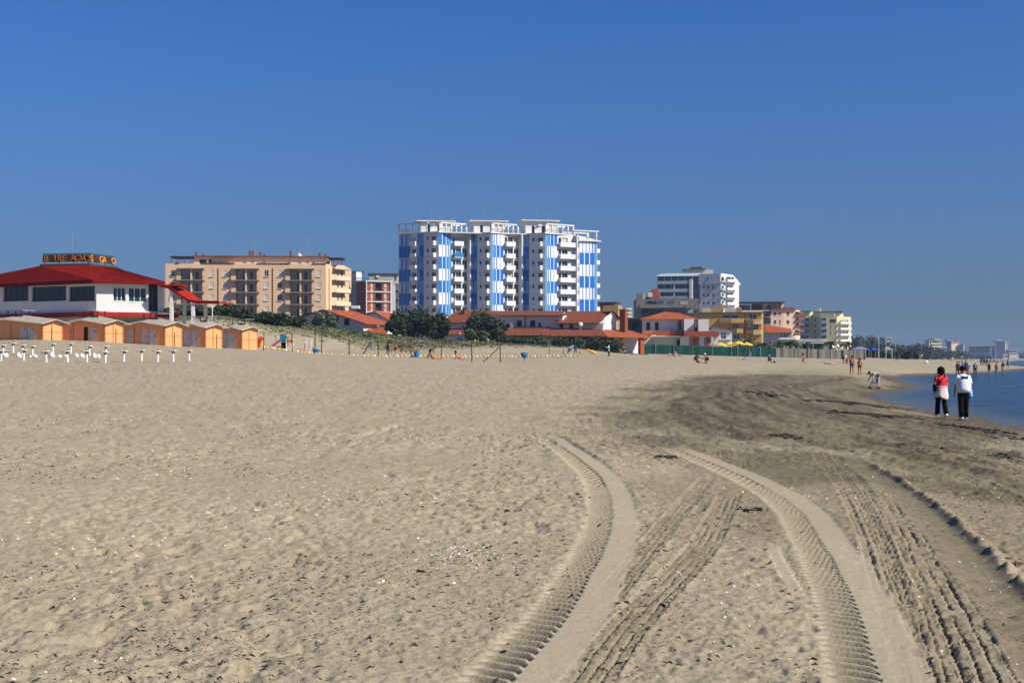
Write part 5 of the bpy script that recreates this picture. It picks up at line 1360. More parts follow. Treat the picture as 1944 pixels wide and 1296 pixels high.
    for x0, x1 in ((1408, 1412), (1427, 1431), (1457, 1462)): window(a, a.rect(x0, x1, 578, 588), root, 'glass', 'brickd', 1.5, 0)
    mb = MB(); a.pbox(mb, 1404, 1490, -9, .8, 572.6, 574.4); part(mb, 'roof', M['dgrey'], root)
    # orange roofed hall
    f = Fac(1446, 405, -14); root = thing('orange_roofed_hall', 'low grey hall with a long orange tile roof between ochre and beige blocks', 'hall', (*f.p(3, 0, 0)[:2], zt(*f.p(3, 0, 0)[:2]))); gz = zt(*f.p(3, 0, 0)[:2]) - 1
    mb = MB(); f.box(mb, 0, f.s(1503), -7, 0, gz, f.z(630.5, 3)); part(mb, 'wall', M['grey'], root)
    slope(root, [f.p(f.s(1460), .7, f.z(631, 3)), f.p(f.s(1504.5), .7, f.z(631, 3)), f.p(f.s(1500), -6, f.z(623, 3)), f.p(f.s(1446), -6, f.z(614, 3))])
    slope(root, [f.p(f.s(1444), .6, f.z(630, 3)), f.p(f.s(1459.8), .7, f.z(631, 3)), f.p(f.s(1449), -6, f.z(614, 3)), f.p(f.s(1444), -6, f.z(615, 3))], 'tile2')
    for x in (1482, 1488, 1494): window(f, f.rect(x, x + 4, 633, 640), root, 'glassb', 'white2', -.04, 0)
    # cream blocks
    fs, pts = chain(1518.6, 655, [(1537, -16), (1543.7, 28), (1558.5, -30)])
    a, b, c = fs; root = thing('cream_block', 'cream apartment block with green glass balconies, second from the right end', 'apartment block', base_of(pts)); gz = zt(*pts[0]) - 1; z1 = a.z(592, 2)
    shell(root, fs, pts, gz, z1, 12, M['cream'], {})
    for k in range(4):
        p = 604 + 11.3 * k; window(a, a.rect(1520, 1536, p - 1, p + 5.5), root, 'glassg', 'white2', -.05, 2); mb = MB(); a.box(mb, .1, a.L - .1, .01, 1.3, a.z(p + 9.6, 2), a.z(p + 6, 2)); part(mb, 'balcony', M['greyblue'], root)
        window(c, c.rect(1546, 1549, p, p + 6), root, 'glass', 'white2', -.05, 0)
    mb = MB(); a.box(mb, -.5, a.L + .6, -9, .8, z1, z1 + .5); part(mb, 'roof', M['dgrey'], root)
    fs, pts = chain(1558.5, 645, [(1574, -18), (1588.7, -18), (1615.7, 26)])
    a, b, d = fs; root = thing('cream_corner_block', 'cream corner block whose sunlit end has four white balcony rows', 'apartment block', base_of(pts)); gz = zt(*pts[0]) - 1; z1 = a.z(601, 2)
    hb = [b.rect(x, x + 2.6, p, p + 6) for p in (617, 629) for x in (1575.5,)]
    hd2 = [d.rect(1594 + 3.6 * i, 1596 + 3.6 * i, p, p + 7) for p in (607, 618, 629, 640) for i in range(5)]
    shell(root, fs, pts, gz, z1, 12, M['cream'], {1: hb, 2: hd2})
    for h in hb: window(b, h, root, 'glass', 'white2', .18, 0)
    for h in hd2: window(d, h, root, 'glass', 'white2', .2, 0)
    for k in range(4):
        p = 604 + 11.3 * k; window(a, a.rect(1559.5, 1569, p - 1, p + 5.5), root, 'glassg', 'white2', -.05, 1); mb = MB(); a.box(mb, .1, a.L - .8, .01, 1.3, a.z(p + 9.6, 2), a.z(p + 6, 2)); part(mb, 'balcony', M['greyblue'], root)
    for p in (607, 618, 629, 640): mb = MB(); d.box(mb, d.s(1592), d.s(1613), .01, 1.6, d.z(p + 8, 4), d.z(p + 4, 4)); part(mb, 'balcony', M['white2'], root)
    mb = MB(); b.pbox(mb, 1575.5, 1587, .01, .1, 606, 611.5); part(mb, 'glazing', M['glassg'], root)
    mb = MB(); a.pbox(mb, 1548, 1588, -9, -2, 592.5, 602); d.pbox(mb, 1588.5, 1606, -9, -2, 594, 602); part(mb, 'attic', M['cream'], root)
    mb = MB(); a.pbox(mb, 1545, 1600, -9.5, -1.4, 591, 592.4); part(mb, 'roof', M['dgrey'], root)
    mb = MB(); a.pbox(mb, 1549, 1556, -6, -3, 584, 591); part(mb, 'chimney', M['cream'], root)
yellowblock()

# --- far shore buildings
def far(name, label, Y, blocks, cat='building'):  # grey walls paint the shade on faces turned from the sun
    x = XP(blocks[0][0], Y); root = thing(name, label, cat, (x, Y, zt(x, Y)), 'hazy buildings along the far shore')
    for a, b, p, q, ang, m, bands in blocks:
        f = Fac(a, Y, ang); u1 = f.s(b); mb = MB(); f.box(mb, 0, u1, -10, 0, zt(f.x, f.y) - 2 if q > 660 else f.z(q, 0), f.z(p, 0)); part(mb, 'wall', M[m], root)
        for k in range(bands):
            h = (q - p) / bands; mb = MB(); f.box(mb, u1 * .04, u1 * .96, .05, .3, f.z(p + h * (k + .85), 0), f.z(p + h * (k + .4), 0)); part(mb, 'window', M['glassb'], root)
        mb = MB(); f.box(mb, -.8, u1 + .8, -10, .8, f.z(p, 0), f.z(p - .7, 0)); part(mb, 'roof', M['offwhite'], root)
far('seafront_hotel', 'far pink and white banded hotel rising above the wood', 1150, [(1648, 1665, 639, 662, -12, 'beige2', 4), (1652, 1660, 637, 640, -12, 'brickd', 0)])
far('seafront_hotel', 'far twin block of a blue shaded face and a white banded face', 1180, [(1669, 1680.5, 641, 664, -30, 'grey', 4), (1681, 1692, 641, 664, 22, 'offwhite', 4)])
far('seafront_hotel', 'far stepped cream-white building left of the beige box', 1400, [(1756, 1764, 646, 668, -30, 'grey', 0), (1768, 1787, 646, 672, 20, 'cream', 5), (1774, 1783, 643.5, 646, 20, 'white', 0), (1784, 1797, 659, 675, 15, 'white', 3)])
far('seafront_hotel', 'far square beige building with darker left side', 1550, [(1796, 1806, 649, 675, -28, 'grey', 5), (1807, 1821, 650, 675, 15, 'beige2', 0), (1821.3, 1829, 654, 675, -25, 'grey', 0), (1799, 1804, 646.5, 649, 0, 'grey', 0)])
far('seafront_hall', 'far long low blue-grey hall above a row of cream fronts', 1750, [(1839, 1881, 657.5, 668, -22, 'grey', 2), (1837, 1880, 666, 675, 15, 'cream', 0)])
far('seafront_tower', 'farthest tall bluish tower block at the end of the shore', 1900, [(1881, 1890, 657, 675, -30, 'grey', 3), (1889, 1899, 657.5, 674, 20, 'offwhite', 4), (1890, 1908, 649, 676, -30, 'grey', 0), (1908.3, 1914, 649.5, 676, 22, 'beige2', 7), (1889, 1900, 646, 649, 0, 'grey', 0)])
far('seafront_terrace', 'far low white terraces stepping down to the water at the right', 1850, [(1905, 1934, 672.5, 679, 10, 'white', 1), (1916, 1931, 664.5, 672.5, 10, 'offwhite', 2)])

# ------------------------------------------------------------------ vegetation
def leaf_mesh(name, lobes, n, size, mt, seed, shell_bias=.55, flat=.5, off=(0, 0, 0)):
    """leaf clumps spread through a crown made of several ellipsoids; lobes: (x, y, z, rx, ry, rz)"""
    g = np.random.default_rng(seed)
    L = np.array(lobes, float); vol = (L[:, 3] * L[:, 4] * L[:, 5]) ** .75; pick = g.choice(len(L), n, p=vol / vol.sum())
    d = g.normal(size=(n, 3)); d /= np.linalg.norm(d, axis=1)[:, None]
    r = (shell_bias + (1 - shell_bias) * g.random(n)) * (1 + .16 * g.normal(size=n))
    c = L[pick, :3] + d * r[:, None] * L[pick, 3:6]
    a = g.normal(size=(n, 3)); a[:, 2] *= flat; a /= np.linalg.norm(a, axis=1)[:, None]
    b = np.cross(a, d + .6 * g.normal(size=(n, 3))); b /= np.linalg.norm(b, axis=1)[:, None]
    s = size * (.55 + .9 * g.random(n))[:, None]
    bend = d * s * .25
    v = np.stack([c - a * s - b * s * .45, c + a * s * .2 - b * s * .55 + bend, c + a * s, c - a * s * .1 + b * s * .55 + bend], 1).reshape(-1, 3) - np.array(off)
    me = bpy.data.meshes.new(name); me.from_pydata(v.tolist(), [], np.arange(4 * n).reshape(n, 4).tolist()); me.materials.append(mt)
    at = me.attributes.new('tone', 'FLOAT_COLOR', 'FACE'); t_ = .45 + 1.1 * g.random(n); hue = 1 + .12 * g.normal(size=n)
    at.data.foreach_set('color', np.stack([t_ * hue, t_, t_ * .9, np.ones(n)], 1).astype(np.float32).ravel())
    return me
def tree(name, label, px, Y, py_top, px_w, mt='leafd', n=2500, size=.22, cat='tree', group=None, base=None, lob=7, seed=1, squash=1.0, trunk_h=.35):
    x = XP(px, Y); z = zsurf(x, Y); top = ZP(py_top, Y); h = max(.8, top - z); w_ = px_w / F * Y / 2
    root = thing(name, label, cat, (x, Y, z), group)
    g = random.Random(seed); lobes = []
    low = z + h * trunk_h
    for i in range(lob):
        a = 2 * math.pi * i / lob + g.uniform(-.4, .4); rr = w_ * g.uniform(.3, .62); k = g.uniform(.25, .8)
        rx = w_ * g.uniform(.26, .52); rz = (top - low) * g.uniform(.18, .38)
        lobes.append((x + math.cos(a) * rr, Y + math.sin(a) * rr * squash, low + (top - low) * k * .9, rx, rx, rz))
    lobes.append((x + g.uniform(-.2, .2) * w_, Y, top - (top - low) * .34, w_ * .6, w_ * .6, (top - low) * .36))
    me = leaf_mesh('crown', lobes, n, size, M[mt], seed, off=(x, Y, z)); put('crown', me, root)
    mb = MB(); mb.tube((x, Y, z - .3), (x + .05 * h, Y, low + .2 * h), .05 * h ** .5 + .05, .05, 7)
    for l in lobes[:5]: mb.tube((x + .03 * h, Y, low), (l[0], l[1], l[2]), .05, .02, 5)
    part(mb, 'trunk', M['trunk'], root)
    return root
for i, (px, pt, w_, Y) in enumerate([(322, 586, 44, 182), (356, 588, 46, 184), (392, 584, 44, 183), (428, 579, 52, 186), (464, 588, 46, 185), (499, 593, 46, 187), (533, 596, 46, 188), (563, 602, 34, 190)]):
    tree('dark_shrub', 'dense dark evergreen shrub behind the cabins, %s from the left in the hedge' % ORD[i], px, Y, pt, w_ + 8, 'leafd', 2600, .24, 'shrub', 'dark shrubs on the dune behind the cabins', seed=20 + i, trunk_h=.02)
for i, (px, pt, w_, Y, n) in enumerate([(762, 591, 66, 224, 3800), (800, 588, 74, 226, 4200), (833, 592, 50, 227, 2800), (752, 604, 44, 220, 2200)]):
    tree('evergreen_tree', ['left of the pair of round crowns', 'tallest crown of the big dark clump', 'at the right edge of the big dark clump', 'low in front of the big dark clump'][i] and 'broad dark evergreen tree ' + ['on the left side of the big clump', 'with the tallest crown of the big clump', 'at the right edge of the big clump', 'low in front of the big clump'][i], px, Y, pt, w_, 'leafd', n, .27, 'tree', 'big dark evergreen clump between the houses', seed=40 + i, trunk_h=.08)
tree('round_tree', 'single round dark tree standing before the long middle row house', 920, 224, 593, 84, 'leafd', 5600, .27, 'tree', seed=51, trunk_h=.1, lob=9)
for i, (px, pt, w_, Y) in enumerate([(893, 624, 26, 220), (918, 628, 30, 219), (660, 622, 0, 0)][:2]):
    tree('green_bush', 'lighter green bush at the foot of the round tree, ' + ('left one' if i == 0 else 'right one'), px, Y, pt, w_, 'leafm', 1100, .22, 'bush', 'light bushes under the round tree', seed=60 + i, trunk_h=.03)
for i, (px, pt, w_, Y) in enumerate([(604, 594, 34, 222), (628, 590, 34, 223), (575, 610, 22, 220)]):
    tree('olive_bush', 'pale grey-green olive bush before the gabled house, ' + ['the middle one', 'the tallest', 'the small left one'][i], px, Y, pt, w_, 'leafo', 1100, .2, 'bush', 'olive bushes before the gabled house', seed=70 + i, trunk_h=.1)
for i, (px, pt, w_) in enumerate([(985, 641, 34), (1022, 636, 44), (1062, 640, 40), (1098, 641, 40), (1134, 641, 44), (1168, 643, 38), (955, 640, 30)]):
    tree('garden_hedge', 'dull garden bush under the row house eaves, %s from the left' % ORD[(i + 1) % 7], px, 224, pt, w_ + 6, 'leafm' if i % 2 else 'leafd', 900, .2, 'hedge', 'garden bushes under the eaves', seed=80 + i, trunk_h=.02)
def palm(label, px, Y, py_top, px_w, seed):
    x = XP(px, Y); z = zsurf(x, Y); top = ZP(py_top, Y); g = random.Random(seed); w_ = px_w / F * Y / 2; hub = Vector((x, Y, top - w_ * .45))
    root = thing('palm_tree', label, 'palm', (x, Y, z), 'palms behind the beach fence')
    mb = MB(); mb.tube((x, Y, z - .2), hub, .22, .16, 8); part(mb, 'trunk', M['trunk'], root)
    mb = MB()
    for i in range(34):
        a = g.uniform(0, 2 * math.pi); el = g.uniform(-.35, 1.25); L = w_ * g.uniform(.9, 1.15); prev = hub
        for k in range(1, 6):
            q = k / 5; p = hub + Vector((math.cos(a) * L * q * math.cos(el * (1 - .3 * q)), math.sin(a) * L * q * math.cos(el), L * (math.sin(el) * q - .75 * q * q)))
            d = (p - prev); sd = Vector((-math.sin(a), math.cos(a), 0)) * (.16 * L * (1.15 - q))
            dn = Vector((0, 0, -.10 * L))
            mb.poly([prev, p, p + sd + dn, prev + sd + dn]); mb.poly([p, prev, prev - sd + dn, p - sd + dn]); prev = p
    me = mb.mesh('fronds', M['leafp'], (x, Y, z)); at = me.attributes.new('tone', 'FLOAT_COLOR', 'FACE'); k = len(me.polygons); tn = .6 + .8 * rng.random(k); at.data.foreach_set('color', np.stack([tn, tn, tn, tn * 0 + 1], 1).astype(np.float32).ravel())
    put('crown', me, root)
for i, (px, pt, w_, Y) in enumerate([(1416, 639, 44, 268), (1446, 645, 40, 262), (1474, 643, 44, 262), (1500, 641, 44, 264), (1527, 646, 36, 262), (1577, 645, 30, 262), (1607, 646, 30, 264)]):
    palm('drooping palm with grey-green fronds behind the fence, %s from the left' % ORD[i], px, Y, pt, w_, 100 + i)

# dune grass: short tufts over the vegetated slope
def dune_grass():
    g = np.random.default_rng(5); n = 60000
    px = g.uniform(300, 1230, n); Y = g.uniform(164, 235, n); x = XP(px, Y)
    foot = np.interp(px, [300, 500, 600, 700, 800, 900, 1000, 1080, 1230], [163, 168, 175, 178, 187, 193, 201, 211, 224])
    dens = np.clip((Y - foot) / 22, 0, 1) * (.35 + 1.3 * np.clip(fbm(x * .35, Y * .14, 81, 4) + .35, 0, 1))
    k = g.random(n) < dens * .5; x, Y = x[k], Y[k]; n = len(x); z = zsurf_v(x, Y)
    V, T = [], []
    h = .09 + .22 * g.random(n) * np.clip(fbm(x * .2, Y * .1, 301, 3) + .9, .3, 1.4)
    for j in range(4):
        a = g.uniform(0, 2 * np.pi, n); w_ = .10 + .08 * g.random(n); ln = g.uniform(.1, .5, n) * h
        b = np.stack([x + .25 * g.normal(size=n), Y + .25 * g.normal(size=n), z - .05], 1); s = np.stack([np.cos(a) * w_, np.sin(a) * w_, a * 0], 1)
        tip = b + np.stack([np.cos(a + 1.3) * ln, np.sin(a + 1.3) * ln, h], 1); V.append(np.stack([b - s, b + s, tip], 1))
    V = np.concatenate(V).reshape(-1, 3); m = len(V) // 3
    me = bpy.data.meshes.new('dune_grass'); me.from_pydata(V.tolist(), [], np.arange(3 * m).reshape(m, 3).tolist()); me.materials.append(M['grass'])
    tn = np.tile(.55 + .7 * np.clip(fbm(x * .25, Y * .1, 333, 3) + .5, 0, 1), 4) * (.8 + .4 * g.random(m)); gr = np.tile(np.clip(fbm(x * .12, Y * .06, 335, 3) * .9 + .0, -.35, .35), 4)
    at = me.attributes.new('tone', 'FLOAT_COLOR', 'FACE'); at.data.foreach_set('color', np.stack([tn * (1 + gr), tn, tn * (1 - .2 * gr), np.ones(m)], 1).astype(np.float32).ravel())
    o = put('dune_grass', me); o['kind'] = 'stuff'; o['label'] = 'tufted green and straw dune grass on the slope behind the playground'; o['category'] = 'grass'
dune_grass()
# far woods along the shore
def wood(name, label, spans, mt, seed, n):
    """a belt of tree crowns that reads as one mass; spans: (px, top row, width, distance)"""
    lobes = []; g = random.Random(seed)
    for px, pt, w_, Y in spans:
        for k in range(5):
            x = XP(px + g.uniform(-.5, .5) * w_, Y) ; y = Y + g.uniform(-10, 25); z = zt(x, y); top = ZP(pt, Y); h = (top - z) * g.uniform(.7, 1.0); r = w_ / F * Y * g.uniform(.22, .36)
            lobes.append((x, y, z + h * .55, r, r, h * .5))
    me = leaf_mesh(name, lobes, n, max(.5, spans[0][3] / 900), M[mt], seed, .6); o = put(name, me); o['kind'] = 'stuff'; o['label'] = label; o['category'] = 'wood'
wood('pine_wood', 'dark green pine wood behind the tents on the right', [(1622, 638, 26, 760), (1645, 640, 30, 800), (1668, 646, 30, 800), (1695, 650, 34, 800), (1720, 654, 34, 820), (1745, 656, 34, 820)], 'leaff', 401, 9000)
wood('far_wood', 'hazy blue-green belt of trees along the far shore', [(1700, 655, 30, 1050), (1735, 657, 40, 1050), (1765, 652, 30, 1100), (1788, 660, 40, 1100), (1810, 665, 30, 1300), (1835, 667, 30, 1400), (1860, 674, 30, 1500)], 'leaff', 402, 7000)
wood('shore_hedge', 'low dark green planting behind the sand right of the grey fence', [(1650, 662, 20, 300), (1668, 664, 20, 310), (1690, 666, 26, 330), (1712, 667, 26, 340), (1735, 669, 20, 350)], 'leafd', 403, 6000)
wood('coast_trees', 'very far low wooded point at the right end of the coast', [(1936, 669, 20, 2300), (1960, 667, 30, 2300), (1990, 668, 30, 2400)], 'leaff', 404, 1200)

# ------------------------------------------------------------------ beach furniture
def stands():
    mb = MB(); root = thing('umbrella_stand', 'x', 'umbrella stand', (0, 0, 0), 'white umbrella stands in rows on the sand')
    mb.tube((0, 0, -.1), (0, 0, .48), .062, .056, 10); part(mb, 'sleeve', M['plastic'], root)
    mb = MB(); mb.lathe([(.05, .0), (.09, .07), (.12, .13), (.12, .15)], (0, 0, .48), 10); part(mb, 'hub', M['concrete'], root)
    mb = MB(); mb.lathe([(.10, 0), (.235, .015), (.245, .03), (.235, .05), (.06, .055)], (0, 0, .635), 16); part(mb, 'tray', M['plastic'], root)
    mb = MB(); mb.tube((0, 0, .68), (0, 0, .86), .018, .012, 6); part(mb, 'spike', M['iron'], root)
    mb = MB(); mb.tube((-.36, 0, .66), (-.2, 0, .665), .012, n=5); part(mb, 'hook', M['iron'], root)
    first = True
    fr = [2, 45, 88, 128.4, 165.4, 200, 235, 269, 299.5, 329, 359]; bk = [6, 25, 43, 62, 100.6, 134.6, 170, 201]
    for i, px in enumerate(fr):
        p = gpos(px, 79.5 + .9 * math.sin(i * 2.1)); lb = 'white umbrella stand with round tray, %s from the left in the front row' % ORD[i]
        if first: root.location = p; root['label'] = lb; root.rotation_euler = (R(1), R(2), .3); first = False
        else:
            c = copy_tree(root, p, random.uniform(0, 6), lb); c.rotation_euler = (R(random.uniform(-3, 3)), R(random.uniform(-3, 3)), random.uniform(-.5, .5))
    for i, px in enumerate(bk): c = copy_tree(root, gpos(px, 88 + 1.2 * math.sin(i * 1.7)), random.uniform(-.5, .5), 'white umbrella stand with round tray, %s from the left in the back row' % ORD[i])
stands()
for i, (px, w_, h) in enumerate([(10, 11, 8), (37, 11, 9), (57, 5, 4), (67, 9, 5), (99, 11, 9), (113, 9, 5), (125, 9, 5), (146, 10, 7), (156, 10, 7), (179, 10, 9), (187, 7, 8)]):
    Y = 85.5; x, y, z = gpos(px, Y); r = w_ / F * Y / 2; hh = h / F * Y
    mb = MB(); k = random.Random(i); tw = k.uniform(-.3, .3)
    mb.lathe([(r * 1.0, -.03), (r * 1.02, hh * .25), (r * .86, hh * .6), (r * .5, hh * .9), (r * .12, hh)], (x, y, z), 12, 1, .8)
    mb.v = [(a + tw * (c - z) + .02 * k.uniform(-1, 1), b, c) for a, b, c in mb.v]
    solo(mb, 'plastic_cover', M['plastic'], 'white rounded plastic cover lying behind the front umbrella stands, %s from the left' % ORD[i], 'cover', (x, y, z), 'white covers on the sand', True)
# wooden posts of the beach volley and play area
posts = [(500, 140, 632), (555.5, 140, 635), (609.6, 140, 638), (663.5, 140, 641.5), (718.5, 140, 645), (780, 140, 647), (837.8, 140, 648), (896, 128, 650), (950.5, 128, 651.7)]
for i, (px, Y, pt) in enumerate(posts):
    p = gpos(px, Y); mb = MB(); k = random.Random(i); lx = k.uniform(-.06, .06)
    mb.tube((p[0], p[1], p[2] - .3), (p[0] + lx, p[1], p[2] + .9), .065, .06, 7); mb.tube((p[0] + lx, p[1], p[2] + .88), (p[0] + lx * 1.8, p[1], ZP(pt, Y)), .06, .05, 7)
    if i == 8:
        root = thing('braced_post', 'weathered wooden end post propped by a slanting brace', 'post', p, 'wooden posts along the play area'); part(mb, 'post', M['wood'], root)
        q = gpos(915, Y); mb = MB(); mb.tube((q[0], q[1], q[2] - .1), (p[0] - .08, p[1], p[2] + 1.55), .05, .045, 7); part(mb, 'brace', M['wood'], root)
    else: solo(mb, 'wooden_post', M['wood'], 'weathered wooden post, %s from the left along the play area' % ORD[i], 'post', p, 'wooden posts along the play area')
for i, (px, Y, pt) in enumerate([(527, 165, 637), (1043, 190, 654), (1070, 180, 655), (1101, 182, 655), (876, 190, 650), (1443, 205, 658)]):
    p = gpos(px, Y); mb = MB(); mb.tube((p[0], p[1], p[2] - .2), (p[0] + [-.35, 0, -.1, 0, 0, 0][i], p[1], ZP(pt, Y)), .05, .035, 6)
    solo(mb, 'thin_post', M['steel' if i == 5 else 'wood'], 'thin ' + ['leaning stake right of the play tower', 'stake in the sand left of the grey parasol', 'dark stake beside the grey parasol', 'dark stake right of the kneeling man', 'stake behind the wooden posts under the round tree', 'pale metal pole before the grey fence'][i], 'post', p)
# rope with yellow and white floats
def rope():
    pl = [(500, 150), (600, 153), (720, 156), (840, 164), (920, 168), (1000, 171), (1060, 172), (1108, 172)]
    P = []
    for (a, Ya), (b, Yb) in zip(pl, pl[1:]):
        k = max(2, int((b - a) / 7))
        for i in range(k): q = i / k; P.append(gpos(a + (b - a) * q + random.uniform(-1.5, 1.5), Ya + (Yb - Ya) * q))
    root = thing('float_rope', 'rope with yellow and white floats laid across the sand in front of the play area', 'rope', P[0])
    mb = MB()
    for a, b in zip(P, P[1:]): mb.tube((a[0], a[1], a[2] + .05), (b[0], b[1], b[2] + .05), .02, n=4)
    part(mb, 'rope', M['shutter'], root)
    for i, p in enumerate(P):
        mb = MB(); mb.lathe([(.03, -.16), (.1, -.1), (.13, 0), (.1, .1), (.03, .16)], (0, 0, 0), 8); mb.v = [(p[0] + c, p[1] + b, p[2] + .12 + a) for a, b, c in mb.v]
        part(mb, 'float', M['pyel' if i % 3 else 'plastic'], root, True)
rope()
# playground
def playground():
    Y = 158.0; g = lambda px, Yq=Y: gpos(px, Yq)
    # play house
    x0, x1 = XP(490, 150), XP(499.5, 150); z = zsurf((x0 + x1) / 2, 150); root = thing('play_house', 'small yellow play house with red roof beside the last cabin', 'play house', ((x0 + x1) / 2, 150, z))
    mb = MB(); mb.box(x0 + .05, x1 - .05, 149.6, 150.5, z - .1, z + .85); part(mb, 'wall', M['pyel'], root)
    mb = MB(); mb.hexa([(x0, 149.4, z + .85), (x1, 149.4, z + .85), (x1, 150.7, z + .85), (x0, 150.7, z + .85)], [(x0 + .1, 149.9, z + 1.25), (x1 - .1, 149.9, z + 1.25), (x1 - .1, 150.2, z + 1.25), (x0 + .1, 150.2, z + 1.25)]); part(mb, 'roof', M['pred'], root)
    mb = MB(); mb.box(x0 + .1, x0 + .3, 149.55, 149.599, z - .1, z + .7); part(mb, 'door', M['pred'], root)
    # play tower with slide
    p = g(540); root = thing('play_tower', 'play tower with teal panel, pink slide and orange panel', 'play tower', p); z = p[2]
    xa, xb, xc = XP(533, Y), XP(544.5, Y), XP(556, Y)
    mb = MB(); mb.box(xa, xb, Y - .5, Y - .42, z + .9, ZP(634.5, Y)); part(mb, 'teal_panel', M['teal'], root)
    mb = MB(); mb.box(xa + .05, xc, Y - .38, Y + .6, z + .85, z + .92); part(mb, 'deck', M['wood'], root)
    mb = MB(); mb.box(xa + .1, xb - .1, Y - .3, Y + .5, z, z + .8); part(mb, 'under_deck_shade', M['dark'], root)  # dark box added as painted shade under the deck
    mb = MB(); mb.box(xb + .05, xc - .02, Y - .5, Y - .42, ZP(650.5, Y), ZP(644.5, Y)); part(mb, 'orange_panel', M['porange'], root)
    mb = MB(); mb.slab([(xb, Y - .6, ZP(638, Y)), (xc + .1, Y - .6, ZP(639.5, Y)), (xc + .1, Y + .8, ZP(637.5, Y)), (xb, Y + .8, ZP(635, Y))], .06); part(mb, 'tower_roof', M['loggia'], root)
    for xx in (xb + .03, xc - .08):
        for yy in (Y - .45, Y + .6): mb = MB(); mb.box(xx - .05, xx + .05, yy - .05, yy + .05, z - .1, ZP(638.5, Y)); part(mb, 'post', M['plastic'], root)
    mb = MB(); a, b = (XP(512, Y), Y - .1, z + .05), (xa, Y - .1, z + .95)
    A = [(a[0], Y - .4, a[2]), (a[0], Y + .2, a[2]), (b[0], Y + .2, b[2]), (b[0], Y - .4, b[2])]
    mb.slab(A, .06); mb.slab([(A[0][0], Y - .46, A[0][2] + .18), (A[0][0], Y - .401, A[0][2] + .18), (A[3][0], Y - .401, A[3][2] + .18), (A[3][0], Y - .46, A[3][2] + .18)], .24); part(mb, 'slide', M['pink'], root)
    # play boat with mast
    Yb = 156.0; p = g(600, Yb); root = thing('play_boat', 'blue play boat with tall dark mast and grey sail', 'play boat', p); z = p[2]; xl, xr = XP(593, Yb), XP(607.5, Yb); xm = (xl + xr) / 2
    rings = []
    for q, s_ in ((0, .62), (.3, .85), (.62, 1.0)): rings.append([(xm + (xr - xl) / 2 * s_ * math.copysign(abs(math.cos(t_)) ** .8, math.cos(t_)), Yb + .35 * s_ * math.sin(t_), z + q) for t_ in np.linspace(0, 2 * math.pi, 15)[:-1]])
    mb = MB(); mb.loft(rings); part(mb, 'hull', M['pblue'], root)
    mb = MB(); mb.loft([[(a, b, c + .005) for a, b, c in rings[2]], [(xm + (a - xm) * 1.03, Yb + (b - Yb) * 1.03, c + .1) for a, b, c in rings[2]]]); part(mb, 'gunwale', M['pyel'], root)
    mb = MB(); mb.tube((XP(598.4, Yb), Yb, z), (XP(598.4, Yb), Yb, ZP(625, Yb)), .055, .045, 7); part(mb, 'mast', M['iron'], root)
    mb = MB(); mb.slab([(xl - .05, Yb - .02, z + .8), (XP(598, Yb), Yb - .02, z + .8), (XP(598, Yb), Yb + .02, z + .801), (xl - .05, Yb + .02, z + .801)], .03)
    mb.hexa([(xl + .1, Yb - .02, z + .75), (XP(597.8, Yb), Yb - .02, z + .75), (XP(597.8, Yb), Yb + .02, z + .75), (xl + .1, Yb + .02, z + .75)], [(XP(597, Yb), Yb - .02, ZP(636.5, Yb)), (XP(597.8, Yb), Yb - .02, ZP(636.5, Yb)), (XP(597.8, Yb), Yb + .02, ZP(636.5, Yb)), (XP(597, Yb), Yb + .02, ZP(636.5, Yb))]); part(mb, 'sail', M['greyblue'], root)
    # swing frame
    Ys = 164.0; p = g(585, Ys); root = thing('swing_frame', 'thin white swing frame between the play tower and the play boat', 'swing', p); mb = MB()
    for px in (583, 592):
        x, y, z = gpos(px, Ys); mb.tube((x - .12, y - .5, z - .1), (x, y, z + 1.5), .03, n=5); mb.tube((x + .12, y + .5, z - .1), (x, y, z + 1.5), .03, n=5)
    a, b = gpos(583, Ys), gpos(592, Ys); mb.tube((a[0], a[1], a[2] + 1.5), (b[0], b[1], b[2] + 1.5), .03, n=5); part(mb, 'frame', M['plastic'], root)
    mb = MB(); m_ = gpos(587.5, Ys); mb.tube((m_[0] - .18, m_[1], m_[2] + 1.5), (m_[0] - .18, m_[1], m_[2] + .45), .012, n=4); mb.tube((m_[0] + .18, m_[1], m_[2] + 1.5), (m_[0] + .18, m_[1], m_[2] + .45), .012, n=4); mb.box(m_[0] - .22, m_[0] + .22, m_[1] - .1, m_[1] + .1, m_[2] + .42, m_[2] + .46); part(mb, 'swing_seat', M['dgrey'], root)
    # second slide
    Ys = 160.0; root = thing('beach_slide', 'grey-blue slide with a steel ladder between two wooden posts', 'slide', g(697, Ys)); b0 = g(689, Ys); b1 = g(706, Ys); zt_ = ZP(649, Ys)
    mb = MB(); mb.slab([(b0[0], Ys - .28, b0[2] + .1), (b0[0], Ys + .28, b0[2] + .1), (b1[0] - .1, Ys + .28, zt_), (b1[0] - .1, Ys - .28, zt_)], .08)
    mb.slab([(b0[0], Ys - .36, b0[2] + .25), (b0[0], Ys - .281, b0[2] + .25), (b1[0] - .1, Ys - .281, zt_ + .15), (b1[0] - .1, Ys - .36, zt_ + .15)], .22); part(mb, 'chute', M['glassb'], root)
    lad = part((lambda m: ([m.tube((b1[0], Ys + d, zt_ + .5), (b1[0] + .55, Ys + d, b1[2] - .05), .025, n=5) for d in (-.25, .25)], m)[1])(MB()), 'ladder', M['steel'], root)
    mb = MB()
    for k in range(1, 6): mb.tube((b1[0] + .11 * k, Ys - .25, zt_ + .5 - (zt_ + .5 - b1[2]) * k / 5.2), (b1[0] + .11 * k, Ys + .25, zt_ + .5 - (zt_ + .5 - b1[2]) * k / 5.2), .02, n=4)
    part(mb, 'rung', M['steel'], lad)
